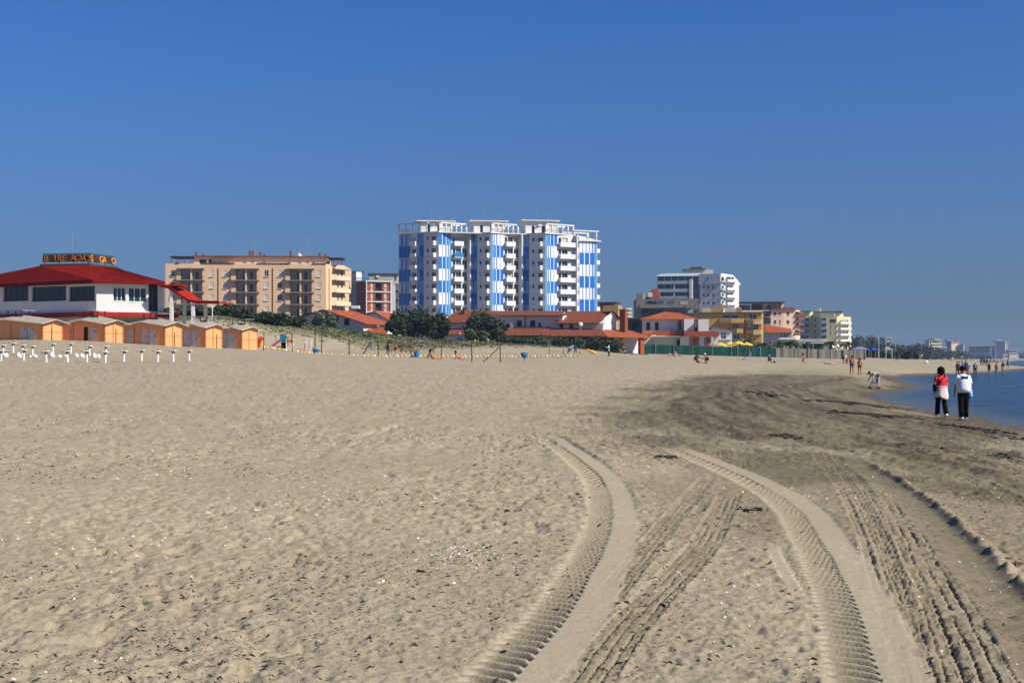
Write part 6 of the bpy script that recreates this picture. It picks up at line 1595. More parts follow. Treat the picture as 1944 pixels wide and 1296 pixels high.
    # blue bins
    for px, Yq, r, h, lb, stand in ((791, 160, .36, .68, 'round blue barrel beside a wooden post', 0), (995.5, 150, .42, .5, 'blue funnel-shaped litter bin raised on a short pole', .35)):
        x, y, z = gpos(px, Yq); root = thing('blue_bin', lb, 'bin', (x, y, z)); mb = MB()
        mb.lathe([(r * (.55 if stand else .85), stand - .02), (r, stand + h * .5), (r * (1.0 if stand else .9), stand + h), (r * .9, stand + h + .003)], (x, y, z), 14); part(mb, 'body', M['pblue'], root, False)
        mb = MB(); mb.lathe([(r * 1.05, stand + h + .005), (r * 1.08, stand + h + .06), (r * .9, stand + h + .065)], (x, y, z), 14); part(mb, 'rim', M['teal'], root)
        if stand: mb = MB(); mb.tube((x, y, z - .2), (x, y, z + stand + .02), .05, n=7); part(mb, 'pole', M['iron'], root)
playground()
# fence: green netting then grey screen
def fence():
    Y = 245.0
    root = thing('green_net_fence', 'green shade-net fence on pale posts in front of the villa', 'fence', gpos(1330, Y)); root2 = thing('grey_screen_fence', 'grey reed-screen fence on pale posts right of the green net', 'fence', gpos(1560, Y))
    h = 1.78
    def run(rt, xs, m):
        for i, px in enumerate(xs):
            p = gpos(px, Y); mb = MB(); mb.tube((p[0], p[1] - .07, p[2] - .3), (p[0] + random.uniform(-.04, .04), p[1] - .07, p[2] + h + .12 + random.uniform(-.05, .1)), .055, n=6); part(mb, 'post', M['concrete'], rt)
        for a, b in zip(xs, xs[1:]):
            p, q = gpos(a, Y), gpos(b, Y); mb = MB(); k = 6; sg = random.uniform(0, .06)
            A, B = [], []
            for i in range(k + 1):
                t_ = i / k; x = p[0] + (q[0] - p[0]) * t_; y = Y + .05 * math.sin(t_ * 9 + a); z = p[2] + (q[2] - p[2]) * t_
                A.append((x, y, z - .15)); B.append((x, y, z + h - sg * math.sin(t_ * math.pi)))
            for i in range(k): mb.hexa([A[i], A[i + 1], (A[i + 1][0], A[i + 1][1] + .02, A[i + 1][2]), (A[i][0], A[i][1] + .02, A[i][2])], [B[i], B[i + 1], (B[i + 1][0], B[i + 1][1] + .02, B[i + 1][2]), (B[i][0], B[i][1] + .02, B[i][2])])
            part(mb, 'panel', M[m], rt)
    run(root, [1190, 1207, 1244, 1279, 1315, 1351.5, 1388, 1400, 1422, 1443, 1473], 'netg')
    run(root2, [1473.5, 1487, 1509, 1534, 1555, 1577, 1600, 1621, 1643], 'netgrey')
    # low concrete wall with graffiti colours
    root = thing('painted_wall', 'low concrete wall with faded pink and blue paint left of the green fence', 'wall', gpos(1150, 238)); prev = None
    for i, (a, b) in enumerate(((1040, 1075), (1076, 1110), (1111, 1150), (1151, 1169), (1170, 1189.5))):
        p, q = gpos(a, 238), gpos(b, 238); mb = MB(); mb.box(p[0], q[0] - .04, 238, 238.2, min(p[2], q[2]) - .4, ZP(653, 238)); sg = part(mb, 'wall_panel', M['concrete'], root)
        if i == 2:
            for k, (cx, cy, rx, rz, mm) in enumerate(((1117, 656.5, 3.5, 1.6, 'canvasp'), (1124, 657.5, 4, 1.4, 'paintpk'), (1132, 656.5, 3, 1.6, 'canvasp'), (1141, 658, 3.2, 2.4, 'paintbl'), (1126, 662, 5, 1.4, 'paintpk'), (1141, 665.5, 3.4, 2, 'paintbl'), (1147, 661, 2.2, 2, 'paintor'))):
                pts = []
                for t_ in np.linspace(0, 2 * math.pi, 12)[:-1]:
                    rr = 1 + .25 * math.sin(3 * t_ + k); pts.append((XP(cx + rx * rr * math.cos(t_), 238), 237.996, ZP(cy + rz * rr * math.sin(t_), 238)))
                mb = MB(); mb.poly(pts); part(mb, 'paint', M[mm], sg)
M['paintpk'] = mat('faded_pink_paint', C('c9a0a8', .7), .9, .2, 3); M['paintbl'] = mat('faded_blue_paint', C('7ca2c4', .7), .9, .2, 3); M['paintor'] = mat('faded_orange_paint', C('cfa07c', .7), .9, .2, 3)
fence()
def parasol(px, Y, py, pw, mt, label, i):
    x, y, z = gpos(px, Y); r = pw / F * Y / 2; top = ZP(py, Y); root = thing('beach_parasol', label, 'parasol', (x, y, z), 'yellow parasols behind the green fence')
    mb = MB(); n = 8; ring = [(x + r * math.cos(2 * math.pi * k / n + .2), y + r * math.sin(2 * math.pi * k / n + .2), top - r * .42) for k in range(n)]
    for k in range(n): mb.poly([ring[k], ring[(k + 1) % n], (x, y, top)])
    for k in range(n): a, b = ring[k], ring[(k + 1) % n]; mb.poly([(a[0], a[1], a[2] - .18), (b[0], b[1], b[2] - .18), b, a])
    cn = part(mb, 'canopy', M[mt], root); mb = MB(); mb.tube((x, y, z - .1), (x, y, top + .1), .04, n=6); part(mb, 'pole', M['plastic'], root)
    mb = MB()
    for k in range(n): mb.tube((x, y, top - .05), ring[k], .015, n=4)
    part(mb, 'rib', M['iron'], cn)
for i, (px, py, pw) in enumerate(((1368, 649.5, 26), (1386, 648, 26), (1402, 646.8, 26), (1418, 649, 24))): parasol(px, 251 + (i % 2) * 4, py, pw, 'canvasy', 'yellow open parasol above the green fence, %s from the left' % ORD[i], i)
def beachclub():
    # white slatted shade roofs, tents and tarps behind the grey fence
    f = Fac(1520, 285, -4); root = thing('shade_roof', 'long white slatted shade roof behind the palms', 'shade roof', gpos(1545, 285))
    for p in (643.5, 646.5, 650): mb = MB(); f.pbox(mb, 1519, 1570, -2.5, .2, p, p + 1.3); part(mb, 'slat', M['canvasw'], root)
    for px in (1521, 1545, 1568): mb = MB(); f.pbox(mb, px - .6, px + .6, -1, -.8, 645, 684); part(mb, 'post', M['plastic'], root)
    mb = MB(); f.pbox(mb, 1521, 1566, -2.4, -2.2, 652, 684); part(mb, 'back_screen', M['netg'], root)
    f = Fac(1478, 300, -4); root = thing('awning_kiosk', 'white awning kiosk left of the slatted shade roof', 'kiosk', gpos(1495, 300)); mb = MB(); f.pbox(mb, 1480, 1512, -3, .6, 641, 644); part(mb, 'awning', M['canvasw'], root); mb = MB(); f.pbox(mb, 1482, 1518, -3.2, 0, 645, 684); part(mb, 'wall', M['grey'], root)
    for i, (px, Y, py, w_, m, lb) in enumerate(((1585, 275, 652, 20, 'canvasw', 'white peaked tent between two palms'), (1632, 270, 657.5, 32, 'canvasp', 'wide mauve canopy at the end of the grey fence'), (1658, 300, 659, 14, 'canvasb', 'blue tarpaulin tent before the planting'), (1684, 330, 657.5, 16, 'netgrey', 'pale grey mesh canopy before the pine wood'), (1737, 350, 667.5, 13, 'canvasw', 'white camper-like tent right of the planting'), (1700, 300, 668.5, 10, 'netg', 'dark green box canopy behind the person in black'))):
        x, y, z = gpos(px, Y); r = w_ / F * Y / 2; top = ZP(py, Y); eave = z + (top - z) * (.72 if i != 4 else .55); root = thing('beach_tent', lb, 'tent', (x, y, z), 'tents and canopies behind the beach')
        mb = MB(); mb.hexa([(x - r, y - 1.5, eave), (x + r, y - 1.5, eave), (x + r, y + 1.5, eave), (x - r, y + 1.5, eave)], [(x - r * .25, y - .3, top), (x + r * .25, y - .3, top), (x + r * .25, y + .3, top), (x - r * .25, y + .3, top)])
        part(mb, 'canopy', M[m], root)
        for a in (-1, 1):
            for b in (-1, 1): mb = MB(); mb.tube((x + a * r * .93, y + b * 1.3, z - .1), (x + a * r * .93, y + b * 1.3, eave), .05, n=5); part(mb, 'post', M['steel'], root)
        if i in (4, 5): mb = MB(); mb.box(x - r * .85, x + r * .85, y - 1.2, y + 1.2, z - .1, eave - .05); part(mb, 'side_cloth', M[m], root)
    for i, (px, Y, pt) in enumerate(((1668.4, 290, 640), (1682, 310, 648), (1693.5, 280, 661), (1700.5, 450, 652))):
        p = gpos(px, Y); mb = MB(); mb.tube((p[0], p[1], p[2] - .1), (p[0], p[1], ZP(pt, Y)), .06, .04, 6); solo(mb, 'flag_pole', M['plastic'], ['tall bare white flagpole before the planting', 'thinner white flagpole beside the grey mesh canopy', 'short white pole left of the person in black', 'grey mast rising from the pine wood'][i], 'pole', p)
    x, y, z = gpos(403, 150); root = thing('lamp_post', 'white lamp post with branching arms under the red canopy end', 'lamp post', (x, y, z)); top = ZP(578, 150); mb = MB(); mb.tube((x, y, z - .2), (x, y, top), .06, .045, 7); part(mb, 'pole', M['plastic'], root)
    for a in (-1, 1):
        mb = MB(); mb.tube((x, y, top - .5), (x + a * .45, y, top + .15), .035, n=5); mb.lathe([(.05, -.1), (.14, 0), (.1, .12), (.03, .16)], (x + a * .45, y, top + .15), 8); part(mb, 'lamp_arm', M['plastic'], root)
beachclub()

# ------------------------------------------------------------------ people
PEOPLE = []
def fk(pose, H):
    k = H / 1.7; P = {}; Rd = {}
    L = R(pose.get('lean', 2)); d = Vector((math.sin(L), 0, math.cos(L))); HL = R(pose.get('head', pose.get('lean', 2) * .6)); hd = Vector((math.sin(HL), 0, math.cos(HL)))
    P['pelvis'] = Vector((0, 0, 0)); P['waist'] = d * .17; P['chest'] = d * .34; P['neck'] = d * .49; P['head'] = P['neck'] + hd * .15 + Vector((.015, 0, 0)); P['crown'] = P['neck'] + hd * .255
    Rd.update(pelvis=.125, waist=.108, chest=.130, neck=.052, head=.092, crown=.062)
    for s, n in ((1, 'l'), (-1, 'r')):
        a = R(pose.get('th' + n, 4)); b = a - R(pose.get('kn' + n, 3)); ab = R(pose.get('spread', 3))
        hip = Vector((0, s * .085, -.05)); kn = hip + .42 * Vector((math.sin(a), s * math.sin(ab), -math.cos(a))); an = kn + .40 * Vector((math.sin(b), s * math.sin(ab) * .3, -math.cos(b)))
        fa = b + R(pose.get('ft', 0)); toe = an + .17 * Vector((math.cos(fa), s * .12, math.sin(fa) - .28))
        P['hip' + n], P['knee' + n], P['ankle' + n], P['toe' + n] = hip, kn, an, toe
        Rd.update({'hip' + n: .085, 'knee' + n: .056, 'ankle' + n: .040, 'toe' + n: .032})
        sh = P['neck'] - d * .065 + Vector((0, s * .165, 0)); ua = R(pose.get('sh' + n, 4)); ao = R(pose.get('out', 9)); fa = ua + R(pose.get('el' + n, 10))
        el = sh + .28 * Vector((math.sin(ua) * math.cos(ao), s * math.sin(ao), -math.cos(ua) * math.cos(ao))); wr = el + .235 * Vector((math.sin(fa) * math.cos(ao * .3), s * math.sin(ao * .3), -math.cos(fa) * math.cos(ao * .3)))
        hand = wr + .09 * (wr - el).normalized()
        P['shoulder' + n], P['elbow' + n], P['wrist' + n], P['hand' + n] = sh, el, wr, hand
        Rd.update({'shoulder' + n: .062, 'elbow' + n: .041, 'wrist' + n: .028, 'hand' + n: .034})
    pt = R(pose.get('pitch', 0))
    if pt:
        m = Matrix.Rotation(pt, 3, 'Y'); P = {q: m @ v for q, v in P.items()}
    lo = min((v.z - Rd[q] * .9) for q, v in P.items())
    return {q: (v - Vector((0, 0, lo))) * k for q, v in P.items()}, {q: r * k for q, r in Rd.items()}
EDGES = [('pelvis', 'waist'), ('waist', 'chest'), ('chest', 'neck'), ('neck', 'head'), ('head', 'crown')]
for n_ in 'lr': EDGES += [('pelvis', 'hip' + n_), ('hip' + n_, 'knee' + n_), ('knee' + n_, 'ankle' + n_), ('ankle' + n_, 'toe' + n_), ('chest', 'shoulder' + n_), ('shoulder' + n_, 'elbow' + n_), ('elbow' + n_, 'wrist' + n_), ('wrist' + n_, 'hand' + n_)]
def cloth(hexc, k=.72):
    nm = 'fabric_' + hexc
    return mat(nm, C(hexc, k), .9, .1, 6, .15)
def skinm(hexc='c98d68'): return mat('skin_' + hexc, C(hexc, .8), .55, .06, 8, .35)
def hairm(hexc='1c1512'): return mat('hair_' + hexc, C(hexc, .8), .9, .4, 60, .08)
POSES = {
    'stand': dict(thl=7, thr=-5, knl=4, knr=3, shl=6, shr=-4),
    'walk': dict(thl=20, thr=-16, knl=8, knr=22, shl=-18, shr=18, ell=12, elr=18, lean=4),
    'sit': dict(lean=18, thl=118, thr=112, knl=118, knr=108, shl=55, shr=50, ell=20, elr=25, ft=20),
    'sitout': dict(lean=-24, head=8, thl=92, thr=84, knl=12, knr=6, shl=-42, shr=-38, ell=5, elr=5, ft=20),
    'crouch': dict(lean=38, head=25, thl=112, thr=96, knl=140, knr=132, shl=40, shr=55, ell=30, elr=20, ft=30),
    'kneel': dict(lean=14, head=20, thl=20, thr=24, knl=108, knr=112, shl=30, shr=40, ell=30, elr=30, ft=-40),
    'bend': dict(lean=78, head=80, thl=12, thr=4, knl=10, knr=8, shl=12, shr=20, ell=8, elr=12),
    'back': dict(pitch=-88, lean=0, head=0, thl=10, thr=2, knl=18, knr=4, shl=2, shr=6, out=25),
    'front': dict(pitch=86, lean=-4, head=-30, thl=2, thr=0, knl=6, knr=4, shl=140, shr=150, ell=30, elr=30, out=25, ft=-50),
    'prop': dict(pitch=80, lean=-44, head=-80, thl=6, thr=2, knl=10, knr=4, shl=60, shr=64, ell=60, elr=60, out=15, ft=-50),
}
def person(px, Y, H, head, pose, wear, label, hair='1c1512', skin='c98d68', group=None, loc=None, fingers=False, cut='short'):
    p = loc if loc else gpos(px, Y); po = dict(POSES[pose]) if isinstance(pose, str) else pose
    P, Rd = fk(po, H); names = list(P)
    if not fingers: Rd = {q: r * (1.0 if q in ('head', 'crown', 'neck') else 1.18) for q, r in Rd.items()}
    root = thing('person', label, 'person', p, group); root.rotation_euler = (0, 0, R(head))
    verts = [P[q] for q in names]; edges = [(names.index(a), names.index(b)) for a, b in EDGES]; rad = [Rd[q] for q in names]
    if fingers:
        for s, n in ((1, 'l'), (-1, 'r')):
            ax = (P['hand' + n] - P['wrist' + n]).normalized()
            for i, (off, ln) in enumerate(((-.030, .075), (-.010, .085), (.010, .08), (.028, .062), (-.045, .05))):
                base = P['hand' + n] + Vector((off * 1.0, 0, 0)); a = len(verts); verts.append(base + ax * .028 + Vector((off * .3 if i == 4 else 0, 0, 0))); rad.append(.0095)
                verts.append(base + ax * ln + Vector((.016 + (.03 if i == 4 else 0), -s * .012, 0))); rad.append(.0075)
                edges += [(names.index('hand' + n), a), (a, a + 1)]
    me = bpy.data.meshes.new('body'); me.from_pydata([tuple(v) for v in verts], edges, [])
    o = put('body', me, root)
    md = o.modifiers.new('skin', 'SKIN'); md.use_smooth_shade = True; md.branch_smoothing = .4
    sv = me.skin_vertices[0].data
    for i, r in enumerate(rad): sv[i].radius = (r, r); sv[i].use_root = (i == 0)
    sb = o.modifiers.new('sub', 'SUBSURF'); sb.levels = sb.render_levels = 1
    PEOPLE.append((o, P, wear, skin))
    # hair
    mb = MB(); up = (P['crown'] - P['neck']).normalized(); c = P['head'] + up * .012 * H / 1.7; fw = Vector((up.z, 0, -up.x)); rr = (.112 if cut == 'short' else .122) * H / 1.7; rows_ = []
    low = {'short': -.25, 'bob': -.95, 'long': -1.5}[cut]
    for a in np.linspace(1, low, 7):
        el_ = math.asin(max(-1, a)) if a >= -1 else -math.pi / 2; ring = []
        for t_ in np.linspace(0, 2 * math.pi, 13)[:-1]:
            f_ = math.cos(t_); wd = math.sqrt(max(.02, 1 - a * a)) if a > -.2 else (1.02 if cut != 'short' else .98)
            face = max(0, f_ - .25) * max(0, .35 - a) * 1.25
            v = c + up * (a * rr * 1.12) + fw * (f_ * wd * rr * 1.06 - face * rr * 1.6 - .01) + Vector((0, 1, 0)) * (math.sin(t_) * wd * rr * (.98 if cut == 'short' else 1.08))
            ring.append(v + Vector((random.uniform(-1, 1), random.uniform(-1, 1), random.uniform(-1, 1))) * .006)
        rows_.append(ring)
    mb.loft(rows_); put('hair', mb.mesh('hair', hairm(hair), (0, 0, 0), True), root)
    return root, P, Rd
def finish_people():
    bpy.context.view_layer.update(); dg = bpy.context.evaluated_depsgraph_get(); dg.update(); new = []
    for o, P, wear, skin in PEOPLE:
        new.append(bpy.data.meshes.new_from_object(o.evaluated_get(dg)))
    for (o, P, wear, skin), me in zip(PEOPLE, new):
        o.modifiers.clear(); me.materials.clear(); mats = [skinm(skin)]; idx = {None: 0}
        B = [('torso', P['pelvis'], P['neck']), ('head', P['neck'] + (P['head'] - P['neck']) * .2, P['crown'])]
        for n in 'lr': B += [('thigh', P['hip' + n], P['knee' + n]), ('shin', P['knee' + n], P['ankle' + n]), ('foot', P['ankle' + n], P['toe' + n]), ('uarm', P['shoulder' + n], P['elbow' + n]), ('farm', P['elbow' + n], P['wrist' + n])]
        rad = dict(torso=.13, head=.09, thigh=.075, shin=.05, foot=.035, uarm=.05, farm=.036)
        fi = []
        for q in me.polygons:
            c = q.center; best, bt, bn = 1e9, 0, None
            for nm, a, b in B:
                e = b - a; t_ = max(0, min(1, (c - a).dot(e) / e.length_squared)); d = (c - a - e * t_).length - rad[nm]
                if d < best: best, bt, bn = d, (c - a).dot(e) / e.length_squared, nm
            m = None
            for (nm, t0, t1, hx) in wear:
                if nm == bn and t0 <= bt <= t1: m = hx
            if m not in idx: idx[m] = len(mats); mats.append(cloth(m))
            fi.append(idx[m])
        for m in mats: me.materials.append(m)
        me.polygons.foreach_set('material_index', fi); me.polygons.foreach_set('use_smooth', [True] * len(me.polygons)); old = o.data; o.data = me; me.name = 'body'; bpy.data.meshes.remove(old)
def top(h, sl=.55): return [('torso', .12, 1.2, h), ('uarm', -1, sl, h)]
def longsl(h): return [('torso', .12, 1.2, h), ('uarm', -1, 2, h), ('farm', -1, .9, h)]
def trous(h): return [('torso', -1, .22, h), ('thigh', -1, 2, h), ('shin', -1, .95, h)]
def shorts(h, t_=.6): return [('torso', -1, .18, h), ('thigh', -1, t_, h)]
def shoes(h): return [('foot', -1, 2, h)]
def bikini(h): return [('torso', -1, .10, h), ('thigh', -1, .08, h), ('torso', .60, .78, h)]
def dress(h): return [('torso', -1, 1.0, h), ('thigh', -1, .8, h)]

# the two walkers at the water's edge (seen from behind)
def ring(P0, c, rl, rf, n=16, wob=0.0, ph=0.0):
    return [Vector((c[0] + rf * math.cos(t_) * (1 + wob * math.sin(5 * t_ + ph)), c[1] + rl * math.sin(t_) * (1 + wob * math.sin(4 * t_ + ph)), c[2])) for t_ in np.linspace(0, 2 * math.pi, n + 1)[:-1]]
def limbwrap(mb, pts, rads, n=12, wob=.04):
    rows_ = []
    for i, (p, r) in enumerate(zip(pts, rads)):
        d = (pts[min(i + 1, len(pts) - 1)] - pts[max(i - 1, 0)]).normalized(); a = Vector((0, 1, 0)); b = d.cross(a).normalized(); a = b.cross(d)
        rows_.append([p + (b * math.cos(t_) + a * math.sin(t_)) * r * (1 + wob * math.sin(3 * t_ + i * 1.7)) for t_ in np.linspace(0, 2 * math.pi, n + 1)[:-1]])
    mb.loft(rows_)
def local(mb, name, m, root, smooth=True): return put(name, mb.mesh(name, m, (0, 0, 0), smooth), root)
def walkers():
    # woman in red
    Y = 43.0; H = 1.65
    root, P, Rd = person(1787, Y, H, 94, dict(thl=12, thr=-9, knl=5, knr=12, shl=-8, shr=6, ell=14, elr=10, lean=3, out=12, spread=0), shoes('f2f0ea') + trous('0c0c10'), 'woman in red top and dark trousers with a pale jacket tied at her waist', '160d0a', 'd8a582', None, fingers=True, cut='bob')
    k = H / 1.7; w_, ch, nk = P['waist'], P['chest'], P['neck']; pl = P['pelvis']
    mb = MB(); mb.loft([ring(P, pl + Vector((0, 0, .06)), .178, .135, wob=.02), ring(P, w_, .172, .128, wob=.03, ph=1), ring(P, w_.lerp(ch, .5), .182, .132, wob=.02), ring(P, ch + Vector((0, 0, .03)), .192, .132), ring(P, nk - Vector((0, 0, .085)), .172, .11), ring(P, nk - Vector((0, 0, .03)), .12, .085), ring(P, nk + Vector((0, 0, .005)), .066, .066)])
    for n in 'lr': limbwrap(mb, [P['shoulder' + n] + Vector((0, 0, .045)), P['shoulder' + n] + Vector((0, 0, .02)), P['shoulder' + n].lerp(P['elbow' + n], .12), P['shoulder' + n].lerp(P['elbow' + n], .35), P['shoulder' + n].lerp(P['elbow' + n], .62)], [.022, .048, .062, .064, .062])
    local(mb, 'red_top', cloth('e03a40', .85), root)
    mb = MB(); z0 = pl.z + .09
    rows_ = []
    for i, q in enumerate(np.linspace(0, 1, 7)):
        rows_.append([Vector((c[0], c[1], c[2] - (.07 * math.sin(2.0 * t_ + .6) * q * q))) for t_, c in zip(np.linspace(0, 2 * math.pi, 25)[:-1], ring(P, (pl.x - .01, 0, z0 - q * .37), .182 + .055 * q, .145 + .05 * q, 24, .02 + .05 * q, 1.3))])
    mb.loft(rows_); sk = local(mb, 'tied_jacket', cloth('f2dcd8', .85), root)
    mb = MB(); mb.loft([ring(P, (pl.x - .01, 0, z0 + .02), .19, .15, 18, .03), ring(P, (pl.x - .01, 0, z0 - .035), .192, .153, 18, .04, 2)]); put('waist_knot', mb.mesh('waist_knot', cloth('e8c8c4', .85), (0, 0, 0), True), sk)
    mb = MB()
    for n in 'lr': limbwrap(mb, [P['hip' + n] + Vector((0, 0, .05)), P['hip' + n].lerp(P['knee' + n], .5), P['knee' + n], P['knee' + n].lerp(P['ankle' + n], .5), P['ankle' + n] + Vector((0, 0, .015))], [.10, .092, .08, .08, .084])
    local(mb, 'trousers', cloth('0e0e12', .8), root)
    mb = MB()
    for n in 'lr': a, t_ = P['ankle' + n], P['toe' + n]; limbwrap(mb, [a + Vector((-.045, 0, -.02)), a.lerp(t_, .35) + Vector((0, 0, -.01)), t_ + Vector((.03, 0, 0))], [.045, .046, .03])
    local(mb, 'shoe_pair', cloth('f4f2ec', .85), root)
    # bag on a strap
    p = root.location; bag = thing('shoulder_bag', 'dark shoulder bag on a cross strap at the left hip of the woman in red', 'bag', (p[0], p[1], p[2])); bag.rotation_euler = root.rotation_euler
    c = Vector((-.02, .235, pl.z + .06)); mb = MB(); mb.loft([[c + Vector((.12 * s * math.cos(t_), .05 * s * math.sin(t_), z)) for t_ in np.linspace(0, 2 * math.pi, 13)[:-1]] for z, s in ((-.13, .75), (-.11, 1), (.06, 1.05), (.11, .8))]); put('pouch', mb.mesh('pouch', cloth('2a1416', .7), (0, 0, 0), True), bag)
    mb = MB(); pts = [c + Vector((-.05, -.02, .1)), Vector((-.155, .13, w_.z + .04)), Vector((-.16, .02, ch.z + .02)), Vector((-.115, -.09, nk.z - .055)), Vector((.02, -.105, nk.z - .0))]
    for a, b in zip(pts, pts[1:]): mb.tube(a, b, .016, n=6)
    put('strap', mb.mesh('strap', cloth('5a1a20', .7), (0, 0, 0), True), bag)
    # man in white shirt
    Y = 42.0; H = 1.74
    root, P, Rd = person(1829, Y, H, 88, dict(thl=-7, thr=9, knl=9, knr=4, shl=3, shr=10, ell=14, elr=45, lean=4, head=12, out=13, spread=2), shoes('f2f0ea') + trous('0c0c10'), 'man in white T-shirt with a blue print and black trousers', '120c0a', 'b97a58', None, fingers=True, cut='short')
    w_, ch, nk, pl = P['waist'], P['chest'], P['neck'], P['pelvis']
    mb = MB(); mb.loft([ring(P, pl + Vector((-.01, 0, -.09)), .232, .178, 20, .035), ring(P, pl + Vector((0, 0, .06)), .228, .175, 20, .03, 1), ring(P, w_ + Vector((0, 0, .03)), .228, .17, 20, .025, 2), ring(P, w_.lerp(ch, .6), .234, .165, 20, .02), ring(P, ch + Vector((0, 0, .04)), .226, .155, 20), ring(P, nk - Vector((0, 0, .075)), .178, .12, 20), ring(P, nk - Vector((0, 0, .02)), .125, .09, 20), ring(P, nk + Vector((0, 0, .015)), .072, .072, 20)])
    for n in 'lr': limbwrap(mb, [P['shoulder' + n] + Vector((0, 0, .05)), P['shoulder' + n] + Vector((0, 0, .025)), P['shoulder' + n].lerp(P['elbow' + n], .12), P['shoulder' + n].lerp(P['elbow' + n], .45), P['shoulder' + n].lerp(P['elbow' + n], .9)], [.024, .055, .074, .084, .092])
    sh = local(mb, 'white_t_shirt', cloth('f3f3fa', .88), root)
    mb = MB()
    for i in range(6):
        y0, y1 = -.12 + .04 * i, -.08 + .04 * i; f0, f1 = [-.158 + pl.x * 0 + (ch.x) - .012 * 0 - .155 * 0 + .0 - .0 for _ in (0, 1)]
        def bx(y): return ch.x - .162 * math.sqrt(max(0, 1 - (y / .236) ** 2)) - .006
        pinch = lambda y: .035 + .012 * abs(y) / .12
        mb.poly([(bx(y0), y0, ch.z + .06 - pinch(y0)), (bx(y1), y1, ch.z + .06 - pinch(y1)), (bx(y1) + .004, y1, ch.z + .06 + pinch(y1)), (bx(y0) + .004, y0, ch.z + .06 + pinch(y0))])
    put('shirt_print', mb.mesh('shirt_print', cloth('1f4f9c', .8), (0, 0, 0)), sh)
    mb = MB()
    for n in 'lr': limbwrap(mb, [P['hip' + n] + Vector((0, 0, .06)), P['hip' + n].lerp(P['knee' + n], .5), P['knee' + n], P['knee' + n].lerp(P['ankle' + n], .5), P['ankle' + n] + Vector((0, 0, .0))], [.112, .10, .088, .085, .088])
    local(mb, 'trousers', cloth('0b0b0e', .8), root)
    mb = MB()
    for n in 'lr': a, t_ = P['ankle' + n], P['toe' + n]; limbwrap(mb, [a + Vector((-.05, 0, -.02)), a.lerp(t_, .35) + Vector((0, 0, -.01)), t_ + Vector((.03, 0, 0))], [.05, .052, .034])
    local(mb, 'shoe_pair', cloth('f4f4ee', .85), root)
    p = root.location; c = P['elbowr'].lerp(P['wristr'], .45); mb = MB()
    rows_ = [ring(P, (c.x + .02 * math.sin(i * 1.3), c.y - .02 + .01 * i * .5, c.z + .06 - .085 * i), .05 + .012 * i if i < 5 else .06, .09 + .01 * i, 14, .14, i) for i in range(6)]; mb.loft(rows_)
    o = put('carried_jacket', mb.mesh('carried_jacket', cloth('8fb4ea', .85), (0, 0, 0), True), None, p); o.rotation_euler = root.rotation_euler; tag(o, 'light blue jacket hanging over the right forearm of the man in white', 'jacket')
walkers()
SK1, SK2 = 'b8744c', 'd6a07c'
person(1617, 122, 1.74, 268, 'stand', shorts('2a2f86', .55), 'bare-chested man in dark blue shorts standing beside the bikini woman', '17100c', SK1)
person(1632, 122, 1.64, 272, 'stand', bikini('1a1418'), 'woman in dark bikini standing right of the man in blue shorts', '2a160c', SK1, cut='long')
person(1668, 82, 1.62, 190, 'bend', longsl('c2cac4') + [('torso', -1, .2, 'c2cac4'), ('thigh', -1, 2, 'c2cac4'), ('shin', -1, .45, 'c2cac4')], 'woman in pale grey-green outfit bending down at the wet sand', '6a2a1c', 'c8845c')
def pushchair(px, Y, c1, c2, label):
    x, y, z = gpos(px, Y); root = thing('pushchair', label, 'pushchair', (x, y, z)); mb = MB()
    for s in (-.2, .2): mb.tube((x - .3, y + s, z + .12), (x + .28, y + s, z + .95), .018, n=5); mb.tube((x + .25, y + s, z + .12), (x - .12, y + s, z + .6), .018, n=5)
    mb.tube((x + .28, y - .2, z + .95), (x + .28, y + .2, z + .95), .02, n=5); part(mb, 'frame', M['steel'], root)
    mb = MB(); mb.slab([(x - .22, y - .18, z + .42), (x + .1, y - .18, z + .36), (x + .1, y + .18, z + .36), (x - .22, y + .18, z + .42)], .05); mb.slab([(x + .08, y - .18, z + .38), (x + .26, y - .18, z + .85), (x + .26, y + .18, z + .85), (x + .08, y + .18, z + .38)], .05); part(mb, 'seat', cloth(c1), root)
    mb = MB(); mb.loft([[Vector((x + .05 + .26 * q * math.cos(t_), y + .2 * math.cos(math.pi * .0) * (1 if s else -1), z + .72 + .26 * q * math.sin(t_))) for t_ in np.linspace(.2, 2.4, 7)] for q, s in ((1, 0), (1, 1))], False); part(mb, 'hood', cloth(c2), root)
    for a in (-.27, .25):
        for s in (-.2, .2):
            mb = MB(); mb.lathe([(.02, -.015), (.07, -.015), (.08, 0), (.07, .015), (.02, .015)], (0, 0, 0), 12); mb.v = [(x + a + p, y + s + r, z + .08 + q) for p, q, r in mb.v]; part(mb, 'wheel', M['dgrey'], root)
pushchair(1660, 81.3, '8a6aa8', '3a2c4a', 'small purple pushchair in front of the bending woman')
person(1601, 178, 1.72, 200, 'stand', shorts('2a1c1c', .5), 'man holding a white towel standing before the grey fence', '17100c', SK1)
x, y, z = gpos(1604, 177.6); mb = MB(); mb.loft([ring(None, (x + .1, y, z + h), .12 + .03 * math.sin(h * 9), .16 + .02 * math.sin(h * 7), 12, .12, h * 3) for h in (.25, .5, .75, 1.0, 1.15)]); solo(mb, 'white_towel', M['canvasw'], 'white towel hanging from the standing man before the grey fence', 'towel', (x, y, z), smooth=True)
person(1608, 172, 1.68, 250, 'sit', bikini('a03020'), 'sunburnt person sitting between the towel man and the man in blue shorts', '17100c', 'c98058')
person(1575, 166, 1.7, 0, 'back', shorts('c8a888', .2), 'person lying flat on the sand before the grey fence', '17100c', 'dba480')
person(1526, 160, 1.62, 200, 'kneel', bikini('7a3440'), 'long-haired woman kneeling on the sand, turned to the left', '2a160c', 'c98a64', cut='long')
